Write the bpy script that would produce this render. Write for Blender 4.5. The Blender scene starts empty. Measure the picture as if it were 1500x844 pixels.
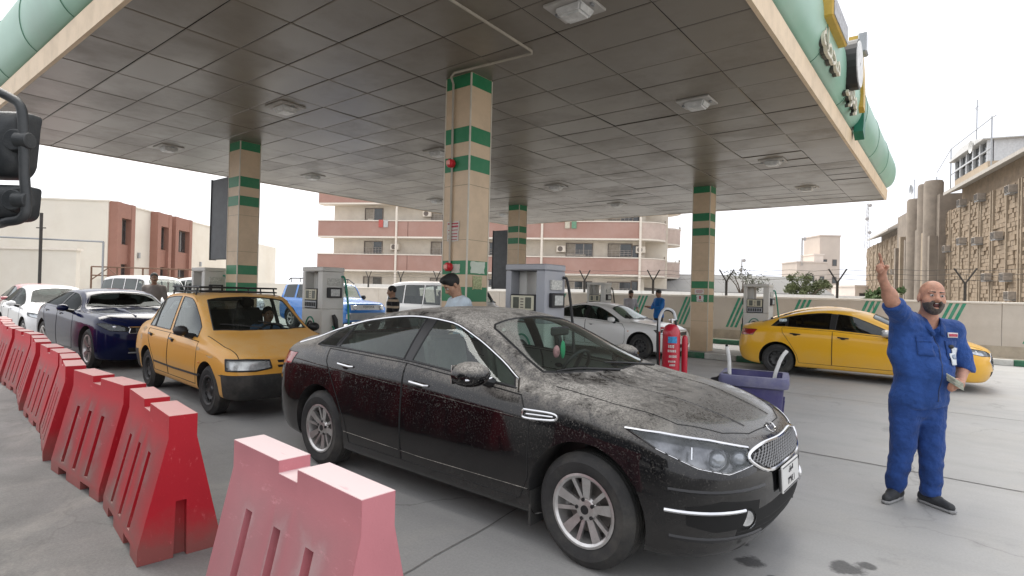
import bpy, bmesh, math, random
import numpy as np
from mathutils import Vector, Matrix

# ---------------------------------------------------------------- camera, sky, sun, exposure
S = bpy.context.scene
COL = S.collection
rad = math.radians
YA, PI_, RO = rad(38.3), rad(0.39), rad(1.42)      # camera yaw against the canopy axes, pitch, roll

def set_camera():
    fw = Vector((0, math.cos(PI_), math.sin(PI_))); up = Vector((0, -math.sin(PI_), math.cos(PI_))); rt = Vector((1, 0, 0))
    r2 = math.cos(RO) * rt + math.sin(RO) * up
    u2 = -math.sin(RO) * rt + math.cos(RO) * up
    m = Matrix((r2, u2, -fw)).transposed()
    m = Matrix.Rotation(YA, 3, 'Z') @ m
    cd = bpy.data.cameras.new('camera'); co = bpy.data.objects.new('camera', cd); COL.objects.link(co)
    cd.sensor_width = 36; cd.lens = 36 * 824 / 1500; cd.clip_start = 0.05; cd.clip_end = 2000
    co.matrix_world = Matrix.Translation((0, 0, 1.609)) @ m.to_4x4()
    S.camera = co
set_camera()

SUN_EL, SUN_AZ = rad(58), rad(150)                 # sun direction: azimuth measured from +X, counter-clockwise
def set_light():
    w = bpy.data.worlds.new('World'); S.world = w; w.use_nodes = True
    nt = w.node_tree; nt.nodes.clear()
    out = nt.nodes.new('ShaderNodeOutputWorld'); bg = nt.nodes.new('ShaderNodeBackground')
    sky = nt.nodes.new('ShaderNodeTexSky'); sky.sky_type = 'NISHITA'; sky.sun_disc = False
    sky.sun_elevation = SUN_EL; sky.sun_rotation = math.pi / 2 - SUN_AZ
    sky.air_density = 1.0; sky.dust_density = 6.0; sky.ozone_density = 1.0; sky.altitude = 0
    # overcast veil of dust and thin cloud: the clear sky is mixed into an even white
    mx = nt.nodes.new('ShaderNodeMix'); mx.data_type = 'RGBA'; mx.inputs[0].default_value = 0.88
    nt.links.new(sky.outputs[0], mx.inputs[6])
    tc = nt.nodes.new('ShaderNodeTexCoord'); nz = nt.nodes.new('ShaderNodeTexNoise')
    nz.inputs['Scale'].default_value = 2.2; nz.inputs['Detail'].default_value = 4
    nt.links.new(tc.outputs['Generated'], nz.inputs['Vector'])
    rp = nt.nodes.new('ShaderNodeValToRGB')
    rp.color_ramp.elements[0].position = .3; rp.color_ramp.elements[0].color = (8.2, 8.45, 9.3, 1)
    rp.color_ramp.elements[1].position = .7; rp.color_ramp.elements[1].color = (10.8, 10.8, 10.9, 1)
    nt.links.new(nz.outputs[0], rp.inputs[0]); nt.links.new(rp.outputs[0], mx.inputs[7])
    nt.links.new(mx.outputs[2], bg.inputs[0]); bg.inputs[1].default_value = 0.046
    nt.links.new(bg.outputs[0], out.inputs[0])
    sd = bpy.data.lights.new('sun', 'SUN'); sd.energy = 1.5; sd.angle = rad(65); sd.color = (1, .95, .87)
    so = bpy.data.objects.new('sun', sd); COL.objects.link(so)
    d = Vector((math.cos(SUN_EL) * math.cos(SUN_AZ), math.cos(SUN_EL) * math.sin(SUN_AZ), math.sin(SUN_EL)))
    so.rotation_euler = d.to_track_quat('Z', 'Y').to_euler(); so.location = d * 60
set_light()
S.view_settings.view_transform = 'Standard'; S.view_settings.look = 'None'
S.view_settings.exposure = 1.78; S.view_settings.gamma = 1.0; S.view_settings.use_curve_mapping = False

# ---------------------------------------------------------------- helpers
rnd = random.Random(7)

class MB:
    """collects geometry, builds ONE mesh object"""
    def __init__(s): s.v = []; s.f = []
    def add(s, vs, fs):
        o = len(s.v); s.v += [tuple(p) for p in vs]; s.f += [tuple(i + o for i in f) for f in fs]; return s
    def box(s, c, d, rz=0, rx=0, ry=0, taper=1.0):
        x, y, z = d[0] / 2, d[1] / 2, d[2] / 2
        vs = [(-x, -y, -z), (x, -y, -z), (x, y, -z), (-x, y, -z)] + [(a * x * taper, b * y * taper, z) for a, b in ((-1, -1), (1, -1), (1, 1), (-1, 1))]
        m = Matrix.Rotation(rz, 3, 'Z') @ Matrix.Rotation(ry, 3, 'Y') @ Matrix.Rotation(rx, 3, 'X')
        vs = [m @ Vector(p) + Vector(c) for p in vs]
        return s.add(vs, [(3, 2, 1, 0), (4, 5, 6, 7), (0, 1, 5, 4), (1, 2, 6, 5), (2, 3, 7, 6), (3, 0, 4, 7)])
    def bx(s, x0, x1, y0, y1, z0, z1): return s.box(((x0 + x1) / 2, (y0 + y1) / 2, (z0 + z1) / 2), (abs(x1 - x0), abs(y1 - y0), abs(z1 - z0)))
    def prism(s, poly, lo, hi, ax='y'):
        """poly 2D extruded along an axis: 'y' -> (x,z), 'x' -> (y,z), 'z' -> (x,y)"""
        g = {'y': lambda a, b, t: (a, t, b), 'x': lambda a, b, t: (t, a, b), 'z': lambda a, b, t: (a, b, t)}[ax]
        n = len(poly); vs = [g(a, b, lo) for a, b in poly] + [g(a, b, hi) for a, b in poly]
        return s.add(vs, [tuple(range(n))[::-1], tuple(range(n, 2 * n))] + [(i, (i + 1) % n, (i + 1) % n + n, i + n) for i in range(n)])
    def tube(s, pts, r, n=8, caps=True):
        pts = [Vector(p) for p in pts]; m = len(pts)
        rs = r if isinstance(r, (list, tuple)) else [r] * m
        vs = []; prev = None
        for i, p in enumerate(pts):
            t = (pts[min(i + 1, m - 1)] - pts[max(i - 1, 0)])
            t = t.normalized() if t.length > 1e-9 else Vector((0, 0, 1))
            if prev is None:
                a = Vector((0, 0, 1)) if abs(t.z) < .9 else Vector((1, 0, 0))
                u = t.cross(a).normalized()
            else:
                u = (prev - t * prev.dot(t)); u = u.normalized() if u.length > 1e-6 else t.orthogonal().normalized()
            prev = u; w = t.cross(u)
            vs += [p + (u * math.cos(2 * math.pi * k / n) + w * math.sin(2 * math.pi * k / n)) * rs[i] for k in range(n)]
        fs = [(i * n + k, i * n + (k + 1) % n, (i + 1) * n + (k + 1) % n, (i + 1) * n + k) for i in range(m - 1) for k in range(n)]
        if caps: fs += [tuple(range(n))[::-1], tuple(range((m - 1) * n, m * n))]
        return s.add(vs, fs)
    def lathe(s, prof, n=24, ax='z', c=(0, 0, 0), closed=False, arc=2 * math.pi):
        """prof: list of (r, h) along the axis"""
        vs = []; m = len(prof)
        for k in range(n):
            a = arc * k / n
            for r, hh in prof:
                p = (r * math.cos(a), r * math.sin(a), hh)
                if ax == 'y': p = (p[0], p[2], p[1])
                elif ax == 'x': p = (p[2], p[0], p[1])
                vs.append((p[0] + c[0], p[1] + c[1], p[2] + c[2]))
        fs = []
        for k in range(n):
            k2 = (k + 1) % n
            for i in range(m if closed else m - 1):
                j = (i + 1) % m
                q = (k * m + i, k2 * m + i, k2 * m + j, k * m + j)
                fs.append(q if ax != 'y' else q[::-1])
        return s.add(vs, fs)
    def ell(s, c, r, n=16, m=10):
        prof = [(max(1e-4, math.sin(math.pi * i / m)), -math.cos(math.pi * i / m)) for i in range(m + 1)]
        t = MB().lathe(prof, n); return s.add([(p[0] * r[0] + c[0], p[1] * r[1] + c[1], p[2] * r[2] + c[2]) for p in t.v], t.f)
    def grid(s, P):
        """P: list of rows of points"""
        R, C = len(P), len(P[0])
        return s.add([p for r in P for p in r], [(i * C + j, i * C + j + 1, (i + 1) * C + j + 1, (i + 1) * C + j) for i in range(R - 1) for j in range(C - 1)])
    def build(s, name, mat, parent=None, smooth=True, angle=35, bevel=0, seg=1, loc=None, rot=None, recalc=True):
        me = bpy.data.meshes.new(name); me.from_pydata(s.v, [], s.f)
        bm = bmesh.new(); bm.from_mesh(me)
        if recalc: bmesh.ops.recalc_face_normals(bm, faces=bm.faces)
        if bevel:
            es = [e for e in bm.edges if len(e.link_faces) == 2 and e.calc_face_angle(0) > rad(28)]
            bmesh.ops.bevel(bm, geom=es, offset=bevel, segments=seg, affect='EDGES', clamp_overlap=True)
        bm.to_mesh(me); bm.free()
        return finish(name, me, mat, parent, smooth, angle, loc, rot)

def finish(name, me, mat, parent=None, smooth=True, angle=35, loc=None, rot=None):
    if mat is not None:
        if isinstance(mat, (list, tuple)):
            for m_ in mat: me.materials.append(m_)
        else: me.materials.append(mat)
    if smooth:
        me.polygons.foreach_set('use_smooth', [True] * len(me.polygons))
        if angle < 180: me.set_sharp_from_angle(angle=rad(angle))
    o = bpy.data.objects.new(name, me); COL.objects.link(o)
    if parent is not None: o.parent = parent
    if loc is not None: o.location = loc
    if rot is not None: o.rotation_euler = rot
    return o

def tag(o, label=None, cat=None, group=None, kind=None):
    if label: o['label'] = label
    if cat: o['category'] = cat
    if group: o['group'] = group
    if kind: o['kind'] = kind
    return o
def thing(name, label, cat, loc=(0, 0, 0), rz=0, group=None):
    o = bpy.data.objects.new(name, None); COL.objects.link(o); o.location = loc; o.rotation_euler = (0, 0, rz)
    o.empty_display_size = .2
    return tag(o, label, cat, group)
def copy_tree(o, parent=None):
    c = o.copy(); COL.objects.link(c); c.parent = parent
    for ch in list(o.children): copy_tree(ch, c)
    return c
def share(name, src, parent, loc=(0, 0, 0), rot=(0, 0, 0), scale=(1, 1, 1)):
    o = bpy.data.objects.new(name, src.data if hasattr(src, 'data') else src); COL.objects.link(o)
    o.parent = parent; o.location = loc; o.rotation_euler = rot; o.scale = scale
    return o
def cw(r, d, z=0):
    """camera-aligned ground offset (right, forward) to world"""
    return Vector((r * math.cos(YA) - d * math.sin(YA), r * math.sin(YA) + d * math.cos(YA), z))

# ---------------------------------------------------------------- materials
MATS = {}
def srgb(r, g, b):
    f = lambda c: (c / 255 / 12.92) if c / 255 <= .04045 else ((c / 255 + .055) / 1.055) ** 2.4
    return (f(r), f(g), f(b))
def mat(name, col, rough=.6, metal=0., var=.12, scale=6., bump=0., bscale=40., spec=.5, coat=0., dirt=None, dirt_amt=0., dscale=3., trans=0., alpha=1., emit=0, detail=5, sheen=0, bdist=.01, sss=0, world=False):
    """principled with noise-driven colour variation, optional dirt patches and fine relief"""
    if name in MATS: return MATS[name]
    m = bpy.data.materials.new(name); MATS[name] = m; m.use_nodes = True
    nt = m.node_tree; N = nt.nodes; L = nt.links; b = N['Principled BSDF']
    b.inputs['Roughness'].default_value = rough; b.inputs['Metallic'].default_value = metal
    b.inputs['Specular IOR Level'].default_value = spec; b.inputs['Coat Weight'].default_value = coat
    b.inputs['Coat Roughness'].default_value = .06
    b.inputs['Transmission Weight'].default_value = trans; b.inputs['Alpha'].default_value = alpha
    if sss: b.inputs['Subsurface Weight'].default_value = sss; b.inputs['Subsurface Radius'].default_value = (.012, .005, .003)
    if sheen: b.inputs['Sheen Weight'].default_value = sheen
    tc = N.new('ShaderNodeTexCoord'); CO = N.new('ShaderNodeNewGeometry').outputs['Position'] if world else tc.outputs['Object']
    nz = N.new('ShaderNodeTexNoise'); nz.inputs['Scale'].default_value = scale; nz.inputs['Detail'].default_value = detail; nz.inputs['Roughness'].default_value = .6
    L.new(CO, nz.inputs['Vector'])
    rp = N.new('ShaderNodeValToRGB'); e = rp.color_ramp.elements
    e[0].position = .3; e[1].position = .7
    e[0].color = tuple(c * (1 - var) for c in col) + (1,); e[1].color = tuple(min(1, c * (1 + var)) for c in col) + (1,)
    L.new(nz.outputs[0], rp.inputs[0]); last = rp.outputs[0]
    if dirt is not None:
        n2 = N.new('ShaderNodeTexNoise'); n2.inputs['Scale'].default_value = dscale; n2.inputs['Detail'].default_value = 8; n2.inputs['Roughness'].default_value = .7
        L.new(CO, n2.inputs['Vector'])
        r2 = N.new('ShaderNodeValToRGB'); r2.color_ramp.elements[0].position = .45; r2.color_ramp.elements[1].position = .75
        r2.color_ramp.elements[0].color = (0, 0, 0, 1); r2.color_ramp.elements[1].color = (dirt_amt,) * 3 + (1,)
        L.new(n2.outputs[0], r2.inputs[0])
        mx = N.new('ShaderNodeMix'); mx.data_type = 'RGBA'; L.new(r2.outputs[0], mx.inputs[0]); L.new(last, mx.inputs[6]); mx.inputs[7].default_value = tuple(dirt) + (1,)
        last = mx.outputs[2]
        ra = N.new('ShaderNodeMath'); ra.operation = 'MULTIPLY_ADD'; L.new(r2.outputs[0], ra.inputs[0]); ra.inputs[1].default_value = .5 * (1 - rough); ra.inputs[2].default_value = rough
        L.new(ra.outputs[0], b.inputs['Roughness'])
    L.new(last, b.inputs['Base Color'])
    if bump:
        n3 = N.new('ShaderNodeTexNoise'); n3.inputs['Scale'].default_value = bscale; n3.inputs['Detail'].default_value = 6
        L.new(tc.outputs['Object'], n3.inputs['Vector'])
        bp = N.new('ShaderNodeBump'); bp.inputs['Strength'].default_value = bump; bp.inputs['Distance'].default_value = bdist
        L.new(n3.outputs[0], bp.inputs['Height']); L.new(bp.outputs[0], b.inputs['Normal'])
    if emit: b.inputs['Emission Color'].default_value = tuple(col) + (1,); b.inputs['Emission Strength'].default_value = emit
    return m

def glass(name, tint=(.75, .82, .8), rough=.02, dark=.5, film=0., ior=1.5, gmax=.92):
    """thin sheet of tinted glass: part clear, part mirror"""
    if name in MATS: return MATS[name]
    m = bpy.data.materials.new(name); MATS[name] = m; m.use_nodes = True
    nt = m.node_tree; N = nt.nodes; L = nt.links; N.clear()
    out = N.new('ShaderNodeOutputMaterial'); tr = N.new('ShaderNodeBsdfTransparent'); gl = N.new('ShaderNodeBsdfGlossy')
    tr.inputs[0].default_value = tuple(t * (1 - dark) for t in tint) + (1,); gl.inputs[0].default_value = (.9, .95, .95, 1); gl.inputs['Roughness'].default_value = rough
    # Schlick reflectance, the same from both sides of the thin sheet
    ge = N.new('ShaderNodeNewGeometry'); dt = N.new('ShaderNodeVectorMath'); dt.operation = 'DOT_PRODUCT'; L.new(ge.outputs['Normal'], dt.inputs[0]); L.new(ge.outputs['Incoming'], dt.inputs[1])
    ab = N.new('ShaderNodeMath'); ab.operation = 'ABSOLUTE'; L.new(dt.outputs['Value'], ab.inputs[0])
    om = N.new('ShaderNodeMath'); om.operation = 'SUBTRACT'; om.inputs[0].default_value = 1.0; L.new(ab.outputs[0], om.inputs[1])
    pw = N.new('ShaderNodeMath'); pw.operation = 'POWER'; L.new(om.outputs[0], pw.inputs[0]); pw.inputs[1].default_value = 5.0
    f0 = 1.6 * ((ior - 1) / (ior + 1)) ** 2
    ad = N.new('ShaderNodeMath'); ad.operation = 'MULTIPLY_ADD'; ad.inputs[1].default_value = gmax - f0; ad.inputs[2].default_value = f0
    L.new(pw.outputs[0], ad.inputs[0])
    mx = N.new('ShaderNodeMixShader'); L.new(ad.outputs[0], mx.inputs[0]); L.new(tr.outputs[0], mx.inputs[1]); L.new(gl.outputs[0], mx.inputs[2])
    last = mx.outputs[0]
    if film:                                       # thin dust on the sheet, its paleness also standing in for reflected sky
        df = N.new('ShaderNodeBsdfDiffuse'); df.inputs[0].default_value = (.42, .41, .38, 1); m2 = N.new('ShaderNodeMixShader')
        tc = N.new('ShaderNodeTexCoord'); nz = N.new('ShaderNodeTexNoise'); nz.inputs['Scale'].default_value = 5; nz.inputs['Detail'].default_value = 8; L.new(tc.outputs['Object'], nz.inputs['Vector'])
        mr = N.new('ShaderNodeMapRange'); mr.inputs[1].default_value = .3; mr.inputs[2].default_value = .7; mr.inputs[3].default_value = film * .5; mr.inputs[4].default_value = film * 1.5; L.new(nz.outputs[0], mr.inputs[0])
        L.new(mr.outputs[0], m2.inputs[0]); L.new(last, m2.inputs[1]); L.new(df.outputs[0], m2.inputs[2]); last = m2.outputs[0]
    L.new(last, out.inputs[0])
    return m

M_BLACK = mat('black_plastic', (.018, .018, .019), .5, var=.2, bump=.15, bscale=200)
M_RUBBER = mat('rubber', (.03, .03, .03), .8, var=.25, bump=.3, bscale=90, dirt=(.13, .12, .1), dirt_amt=.5, dscale=5)
M_CHROME = mat('chrome', (.75, .75, .76), .12, 1., var=.04)
M_DARK = mat('dark_void', (.008, .008, .008), .9, var=.1)
M_STEEL = mat('steel_grey', (.33, .34, .35), .4, .6, var=.1)
M_WHITE = mat('white_paint', (.72, .72, .70), .45, var=.06, dirt=(.4, .36, .3), dirt_amt=.35)

# ---------------------------------------------------------------- ground
def ground_material():
    m = bpy.data.materials.new('forecourt_concrete'); m.use_nodes = True
    nt = m.node_tree; N = nt.nodes; L = nt.links; b = N['Principled BSDF']
    tc = N.new('ShaderNodeTexCoord')
    def noise(sc, det=8, rough=.6, dist=0):
        n = N.new('ShaderNodeTexNoise'); n.inputs['Scale'].default_value = sc; n.inputs['Detail'].default_value = det; n.inputs['Roughness'].default_value = rough; n.inputs['Distortion'].default_value = dist
        L.new(tc.outputs['Object'], n.inputs['Vector']); return n.outputs[0]
    def ramp(src, p0, p1, c0, c1):
        r = N.new('ShaderNodeValToRGB'); r.color_ramp.elements[0].position = p0; r.color_ramp.elements[1].position = p1
        r.color_ramp.elements[0].color = c0 + (1,); r.color_ramp.elements[1].color = c1 + (1,); L.new(src, r.inputs[0]); return r.outputs[0]
    def mix(f, a, bb, mode='MIX'):
        x = N.new('ShaderNodeMix'); x.data_type = 'RGBA'; x.blend_type = mode
        if isinstance(f, float): x.inputs[0].default_value = f
        else: L.new(f, x.inputs[0])
        for s_, i in ((a, 6), (bb, 7)):
            if isinstance(s_, tuple): x.inputs[i].default_value = s_ + (1,)
            else: L.new(s_, x.inputs[i])
        return x.outputs[2]
    base = ramp(noise(.5, 6), .3, .7, (.325, .324, .318), (.395, .39, .38))
    # worn asphalt beside the barriers (lower Y side), its edge uneven; darkened further to carry canopy shade
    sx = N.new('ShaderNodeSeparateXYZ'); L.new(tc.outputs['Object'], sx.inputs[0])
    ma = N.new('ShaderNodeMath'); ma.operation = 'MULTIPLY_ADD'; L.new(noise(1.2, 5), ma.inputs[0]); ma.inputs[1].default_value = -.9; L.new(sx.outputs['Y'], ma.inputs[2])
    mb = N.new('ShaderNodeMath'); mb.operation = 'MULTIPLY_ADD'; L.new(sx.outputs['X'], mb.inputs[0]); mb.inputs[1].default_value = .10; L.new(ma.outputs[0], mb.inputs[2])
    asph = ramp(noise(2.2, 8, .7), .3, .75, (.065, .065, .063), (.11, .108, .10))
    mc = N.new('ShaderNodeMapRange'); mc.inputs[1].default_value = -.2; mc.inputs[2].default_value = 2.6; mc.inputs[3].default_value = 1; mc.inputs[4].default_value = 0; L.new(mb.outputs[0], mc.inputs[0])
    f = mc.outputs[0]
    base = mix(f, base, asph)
    dust = ramp(noise(.9, 9, .72, .6), .5, .8, (0, 0, 0), (.55, .55, .55))
    base = mix(dust, base, (.40, .375, .33))
    oil = ramp(noise(1.6, 9, .65, .3), .62, .78, (0, 0, 0), (.5, .5, .5))
    base = mix(oil, base, (.09, .09, .088))
    # tyre streaks along the lanes, hairline cracks, soaked-in spots
    mp = N.new('ShaderNodeMapping'); mp.inputs['Scale'].default_value = (.12, 2.4, 1); L.new(tc.outputs['Object'], mp.inputs[0])
    st = N.new('ShaderNodeTexNoise'); st.inputs['Scale'].default_value = 1.0; st.inputs['Detail'].default_value = 7; st.inputs['Roughness'].default_value = .65; L.new(mp.outputs[0], st.inputs['Vector'])
    base = mix(ramp(st.outputs[0], .5, .72, (0, 0, 0), (.2, .2, .2)), base, (.14, .14, .138))
    vo = N.new('ShaderNodeTexVoronoi'); vo.feature = 'DISTANCE_TO_EDGE'; vo.inputs['Scale'].default_value = .33; L.new(tc.outputs['Object'], vo.inputs['Vector'])
    md = N.new('ShaderNodeVectorMath'); md.operation = 'ADD'; nv = N.new('ShaderNodeTexNoise'); nv.inputs['Scale'].default_value = 1.6; nv.inputs['Detail'].default_value = 6; L.new(tc.outputs['Object'], nv.inputs['Vector']); L.new(tc.outputs['Object'], md.inputs[0]); L.new(nv.outputs['Color'], md.inputs[1]); L.new(md.outputs[0], vo.inputs['Vector'])
    ck = N.new('ShaderNodeMath'); ck.operation = 'MULTIPLY'; L.new(ramp(vo.outputs['Distance'], .0, .006, (1, 1, 1), (0, 0, 0)), ck.inputs[0]); L.new(ramp(noise(.25, 3), .45, .6, (0, 0, 0), (.7, .7, .7)), ck.inputs[1])
    base = mix(ck.outputs[0], base, (.08, .078, .072))
    spot = None; ns = noise(9, 4)
    for (sx_, sy_, sr) in ((-.96, 3.62, .085), (-.50, 3.93, .11), (-1.08, 3.86, .05), (-1.2, 3.72, .035), (-.40, 4.05, .05), (-.8, 3.5, .035), (.6, 5.2, .12), (.9, 4.4, .05), (-.5, 8.5, .25), (1.2, 7.6, .18), (-3.2, 9.8, .3), (-.2, 2.6, .06)):
        dn = N.new('ShaderNodeVectorMath'); dn.operation = 'DISTANCE'; L.new(tc.outputs['Object'], dn.inputs[0]); dn.inputs[1].default_value = (sx_, sy_, 0)
        ad = N.new('ShaderNodeMath'); ad.operation = 'MULTIPLY_ADD'; L.new(ns, ad.inputs[0]); ad.inputs[1].default_value = sr * 2.2; L.new(dn.outputs['Value'], ad.inputs[2])
        mr_ = N.new('ShaderNodeMapRange'); mr_.inputs[1].default_value = sr * 1.75; mr_.inputs[2].default_value = sr * 2.15; mr_.inputs[3].default_value = .85 if sr < .115 else .35; mr_.inputs[4].default_value = 0; L.new(ad.outputs[0], mr_.inputs[0])
        if spot is None: spot = mr_.outputs[0]
        else:
            mm = N.new('ShaderNodeMath'); mm.operation = 'MAXIMUM'; L.new(spot, mm.inputs[0]); L.new(mr_.outputs[0], mm.inputs[1]); spot = mm.outputs[0]
    base = mix(spot, base, (.035, .035, .036))
    base = mix(.10, base, ramp(noise(60, 3, .8), .35, .65, (.14, .14, .14), (.6, .59, .57)))
    L.new(base, b.inputs['Base Color'])
    L.new(ramp(noise(1.4, 8, .7), .35, .7, (.5, .5, .5), (.82, .82, .82)), b.inputs['Roughness'])
    bp = N.new('ShaderNodeBump'); bp.inputs['Strength'].default_value = .35; bp.inputs['Distance'].default_value = .006
    L.new(noise(70, 6, .75), bp.inputs['Height']); L.new(bp.outputs[0], b.inputs['Normal'])
    return m
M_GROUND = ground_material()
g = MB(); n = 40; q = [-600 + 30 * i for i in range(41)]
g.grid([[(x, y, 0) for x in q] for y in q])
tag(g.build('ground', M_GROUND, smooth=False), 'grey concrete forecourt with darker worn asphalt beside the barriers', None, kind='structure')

M_JOINT = mat('joint_dark', (.17, .165, .155), .9, var=.3, scale=20)
def strip(name, pts, w, z, m, label=None):
    g = MB(); P = [Vector((p[0], p[1], 0)) for p in pts]; rows = []
    for i, p in enumerate(P):
        t = (P[min(i + 1, len(P) - 1)] - P[max(0, i - 1)]).normalized(); nn = Vector((-t.y, t.x, 0)) * w / 2
        rows.append([(p.x - nn.x, p.y - nn.y, z), (p.x + nn.x, p.y + nn.y, z)])
    g.grid(rows); return tag(g.build(name, m, smooth=False), label, None, kind='structure')
def wob(a, b, n=24, amp=.012):
    return [(a[0] + (b[0] - a[0]) * i / n + rnd.uniform(-amp, amp), a[1] + (b[1] - a[1]) * i / n + rnd.uniform(-amp, amp)) for i in range(n + 1)]
strip('paving_joint', wob((-1.6, 6.6), (8, 6.35)), .018, .004, M_JOINT)
strip('paving_joint', wob((-9, 10.6), (8, 10.4)), .014, .004, M_JOINT)
strip('paving_joint', wob((-2.35, 1.2), (-2.75, 6)), .012, .004, M_JOINT)
strip('paving_joint', wob((1.5, -2), (1.3, 18)), .014, .004, M_JOINT)
# ---------------------------------------------------------------- canopy
CX0, CX1, CY0, CY1, CZ = -15.75, -1.67, 2.08, 19.62, 4.58
M_TILE = mat('soffit_panel', (.205, .18, .147), .30, .0, var=.08, scale=.5, spec=.6, dirt=(.10, .078, .058), dirt_amt=.5, dscale=.55, world=True)
M_TILE_B = mat('soffit_panel_dusty', (.203, .178, .145), .32, .0, var=.08, scale=.5, spec=.6, dirt=(.10, .078, .058), dirt_amt=.55, dscale=.7, world=True)
M_BEIGE = mat('beige_cladding', (.66, .50, .335), .42, var=.08, scale=1.2, dirt=(.36, .28, .19), dirt_amt=.5, dscale=1.4)
M_GREEN = mat('green_band', (.02, .21, .085), .4, var=.1, scale=3, dirt=(.12, .2, .13), dirt_amt=.4)
M_FASCIA = mat('fascia_green', (.26, .46, .35), .38, var=.12, scale=.5, dirt=(.42, .5, .44), dirt_amt=.6, dscale=.6)
M_LENS = mat('prismatic_lens', (.62, .62, .6), .25, var=.18, scale=9, bump=.8, bscale=70, spec=.7)
M_STRIP = mat('fascia_strip', (.76, .59, .40), .5, var=.07, scale=1, dirt=(.4, .32, .22), dirt_amt=.4)

canopy = thing('petrol_station_canopy', 'large flat petrol station canopy with panelled soffit and rounded green edge', 'canopy', (0, 0, 0))
XL = [CX1] + [-2.47 - 1.155 * k for k in range(12)] + [CX0]
YL = [CY0, 2.73, 3.37, 4.0, 4.63, 5.3, 6.0, 6.78, 7.47, 8.17, 8.87, 9.58, 10.28] + [10.28 + .7 * k for k in range(1, 14)] + [CY1]
tile_meshes = []
for t in range(6):
    g = MB(); rr = random.Random(t); ax = [-.5, -.488, -.476, 0, .476, .488, .5]
    sag = rr.uniform(.0005, .003); tx = rr.uniform(-.003, .003); ty = rr.uniform(-.003, .003)
    g.grid([[(x, y, -(sag * (1 - 4 * x * x) * (1 - 3.4 * y * y)) + tx * x + ty * y - (.0 if abs(x) < .49 and abs(y) < .49 else -.006)) for x in ax] for y in ax])
    me = bpy.data.meshes.new('soffit_tile'); me.from_pydata(g.v, [], [f[::-1] for f in g.f]); me.materials.append(M_TILE if t % 2 == 0 else M_TILE_B)
    me.polygons.foreach_set('use_smooth', [True] * len(me.polygons)); tile_meshes.append(me)
far = MB()
for j in range(len(YL) - 1):
    for i in range(len(XL) - 1):
        x0, x1 = XL[i + 1], XL[i]; y0, y1 = YL[j], YL[j + 1]
        c = ((x0 + x1) / 2, (y0 + y1) / 2, CZ + rnd.uniform(-.003, .003)); s = (x1 - x0 - .010, y1 - y0 - .010, 1)
        k = rnd.randrange(6)
        q_ = 1.0 if x0 > -9 and y0 > 7 else .18; rt = (rnd.uniform(-.016, .012) * q_, rnd.uniform(-.004, .004) * q_, 0)
        if y1 < 14.0: share('soffit_tile', tile_meshes[k], canopy, c, rt, s)
        else:
            sg = rnd.uniform(.004, .014); tx = rnd.uniform(-.012, .012)
            P = [[(c[0] + a * s[0], c[1] + b * s[1], c[2] - sg * (1 - 4 * a * a) * (1 - 4 * b * b) + tx * b) for a in (-.5, 0, .5)] for b in (-.5, -.17, .17, .5)]
            far.grid(P)
tag(far.build('soffit_tile_field', M_TILE_B, canopy), kind='stuff')
MB().bx(CX0, CX1, CY0, CY1, CZ + .05, CZ + .4).build('roof_deck', M_DARK, canopy)
# edge: beige strip below, dark slot, rounded green bullnose above
def edge_loop(name, prof, m, smooth=True):
    """prof (outward offset, z); swept around the rectangle"""
    g = MB(); cs = ((CX0, CY0, -1, -1), (CX1, CY0, 1, -1), (CX1, CY1, 1, 1), (CX0, CY1, -1, 1))
    rows = []
    for (x, y, a, b) in cs + cs[:1]: rows.append([(x + a * o, y + b * o, z) for o, z in prof])
    g.grid(rows); return g.build(name, m, canopy, smooth)
edge_loop('fascia_strip', [(-.02, CZ - .012), (.03, CZ - .012), (.05, CZ + .27), (.0, CZ + .27)], M_STRIP, False)
edge_loop('shadow_slot', [(0, CZ + .26), (-.06, CZ + .27), (-.06, CZ + .34)], M_DARK, False)
BN = [(.02 + .21 * math.sin(math.pi * i / 16) ** .8, CZ + .33 + 1.0 * (i / 16 - .12 * math.sin(2 * math.pi * i / 16) / 2)) for i in range(17)]
edge_loop('bullnose_fascia', [(-.06, CZ + .33)] + BN + [(-.5, CZ + 1.35)], M_FASCIA)
# joints of the bullnose sheets
for k in range(1, 8):
    y = CY0 + (CY1 - CY0) * k / 8; x = CX0 + (CX1 - CX0) * k / 8; mj = mat('joint_green', (.1, .22, .15), .6)
    MB().tube([(CX1 + o + .003, y, z) for o, z in BN], .008, 5).build('fascia_joint', mj, canopy)
    MB().tube([(x, CY0 - o - .003, z) for o, z in BN], .008, 5).build('fascia_joint', mj, canopy)

# ceiling lights
lamp = None
for X in (-3.15, -8.75, -13.5):
    for Y in (4.92, 8.42, 12.95, 16.5):
        lab = '%s ceiling light from the barrier-side edge, in the row %s' % ({4.92: 'first', 8.42: 'second', 12.95: 'third', 16.5: 'fourth'}[Y], {-3.15: 'along the lettered edge', -8.75: 'down the middle of the soffit', -13.5: 'farthest from the lettered edge'}[X])
        if lamp is None:
            lamp = thing('ceiling_light', lab, 'ceiling light', (X, Y, CZ), 0, 'ceiling lights in the canopy soffit')
            g = MB(); g.box((0, 0, -.012), (.5, .44, .03)); g.build('housing', mat('lamp_housing', (.45, .43, .4), .5), lamp, bevel=.006)
            g = MB(); g.box((0, 0, -.07), (.34, .30, .09), rx=math.pi, taper=.74); d = g.build('diffuser', M_LENS, lamp, bevel=.02, seg=2)
            for s_ in (-1, 1): MB().box((s_ * .21, 0, -.035), (.03, .06, .03)).build('clip', M_STEEL, lamp, bevel=.004)
        else:
            c = copy_tree(lamp); c.location = (X, Y, CZ); c['label'] = lab
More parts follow.
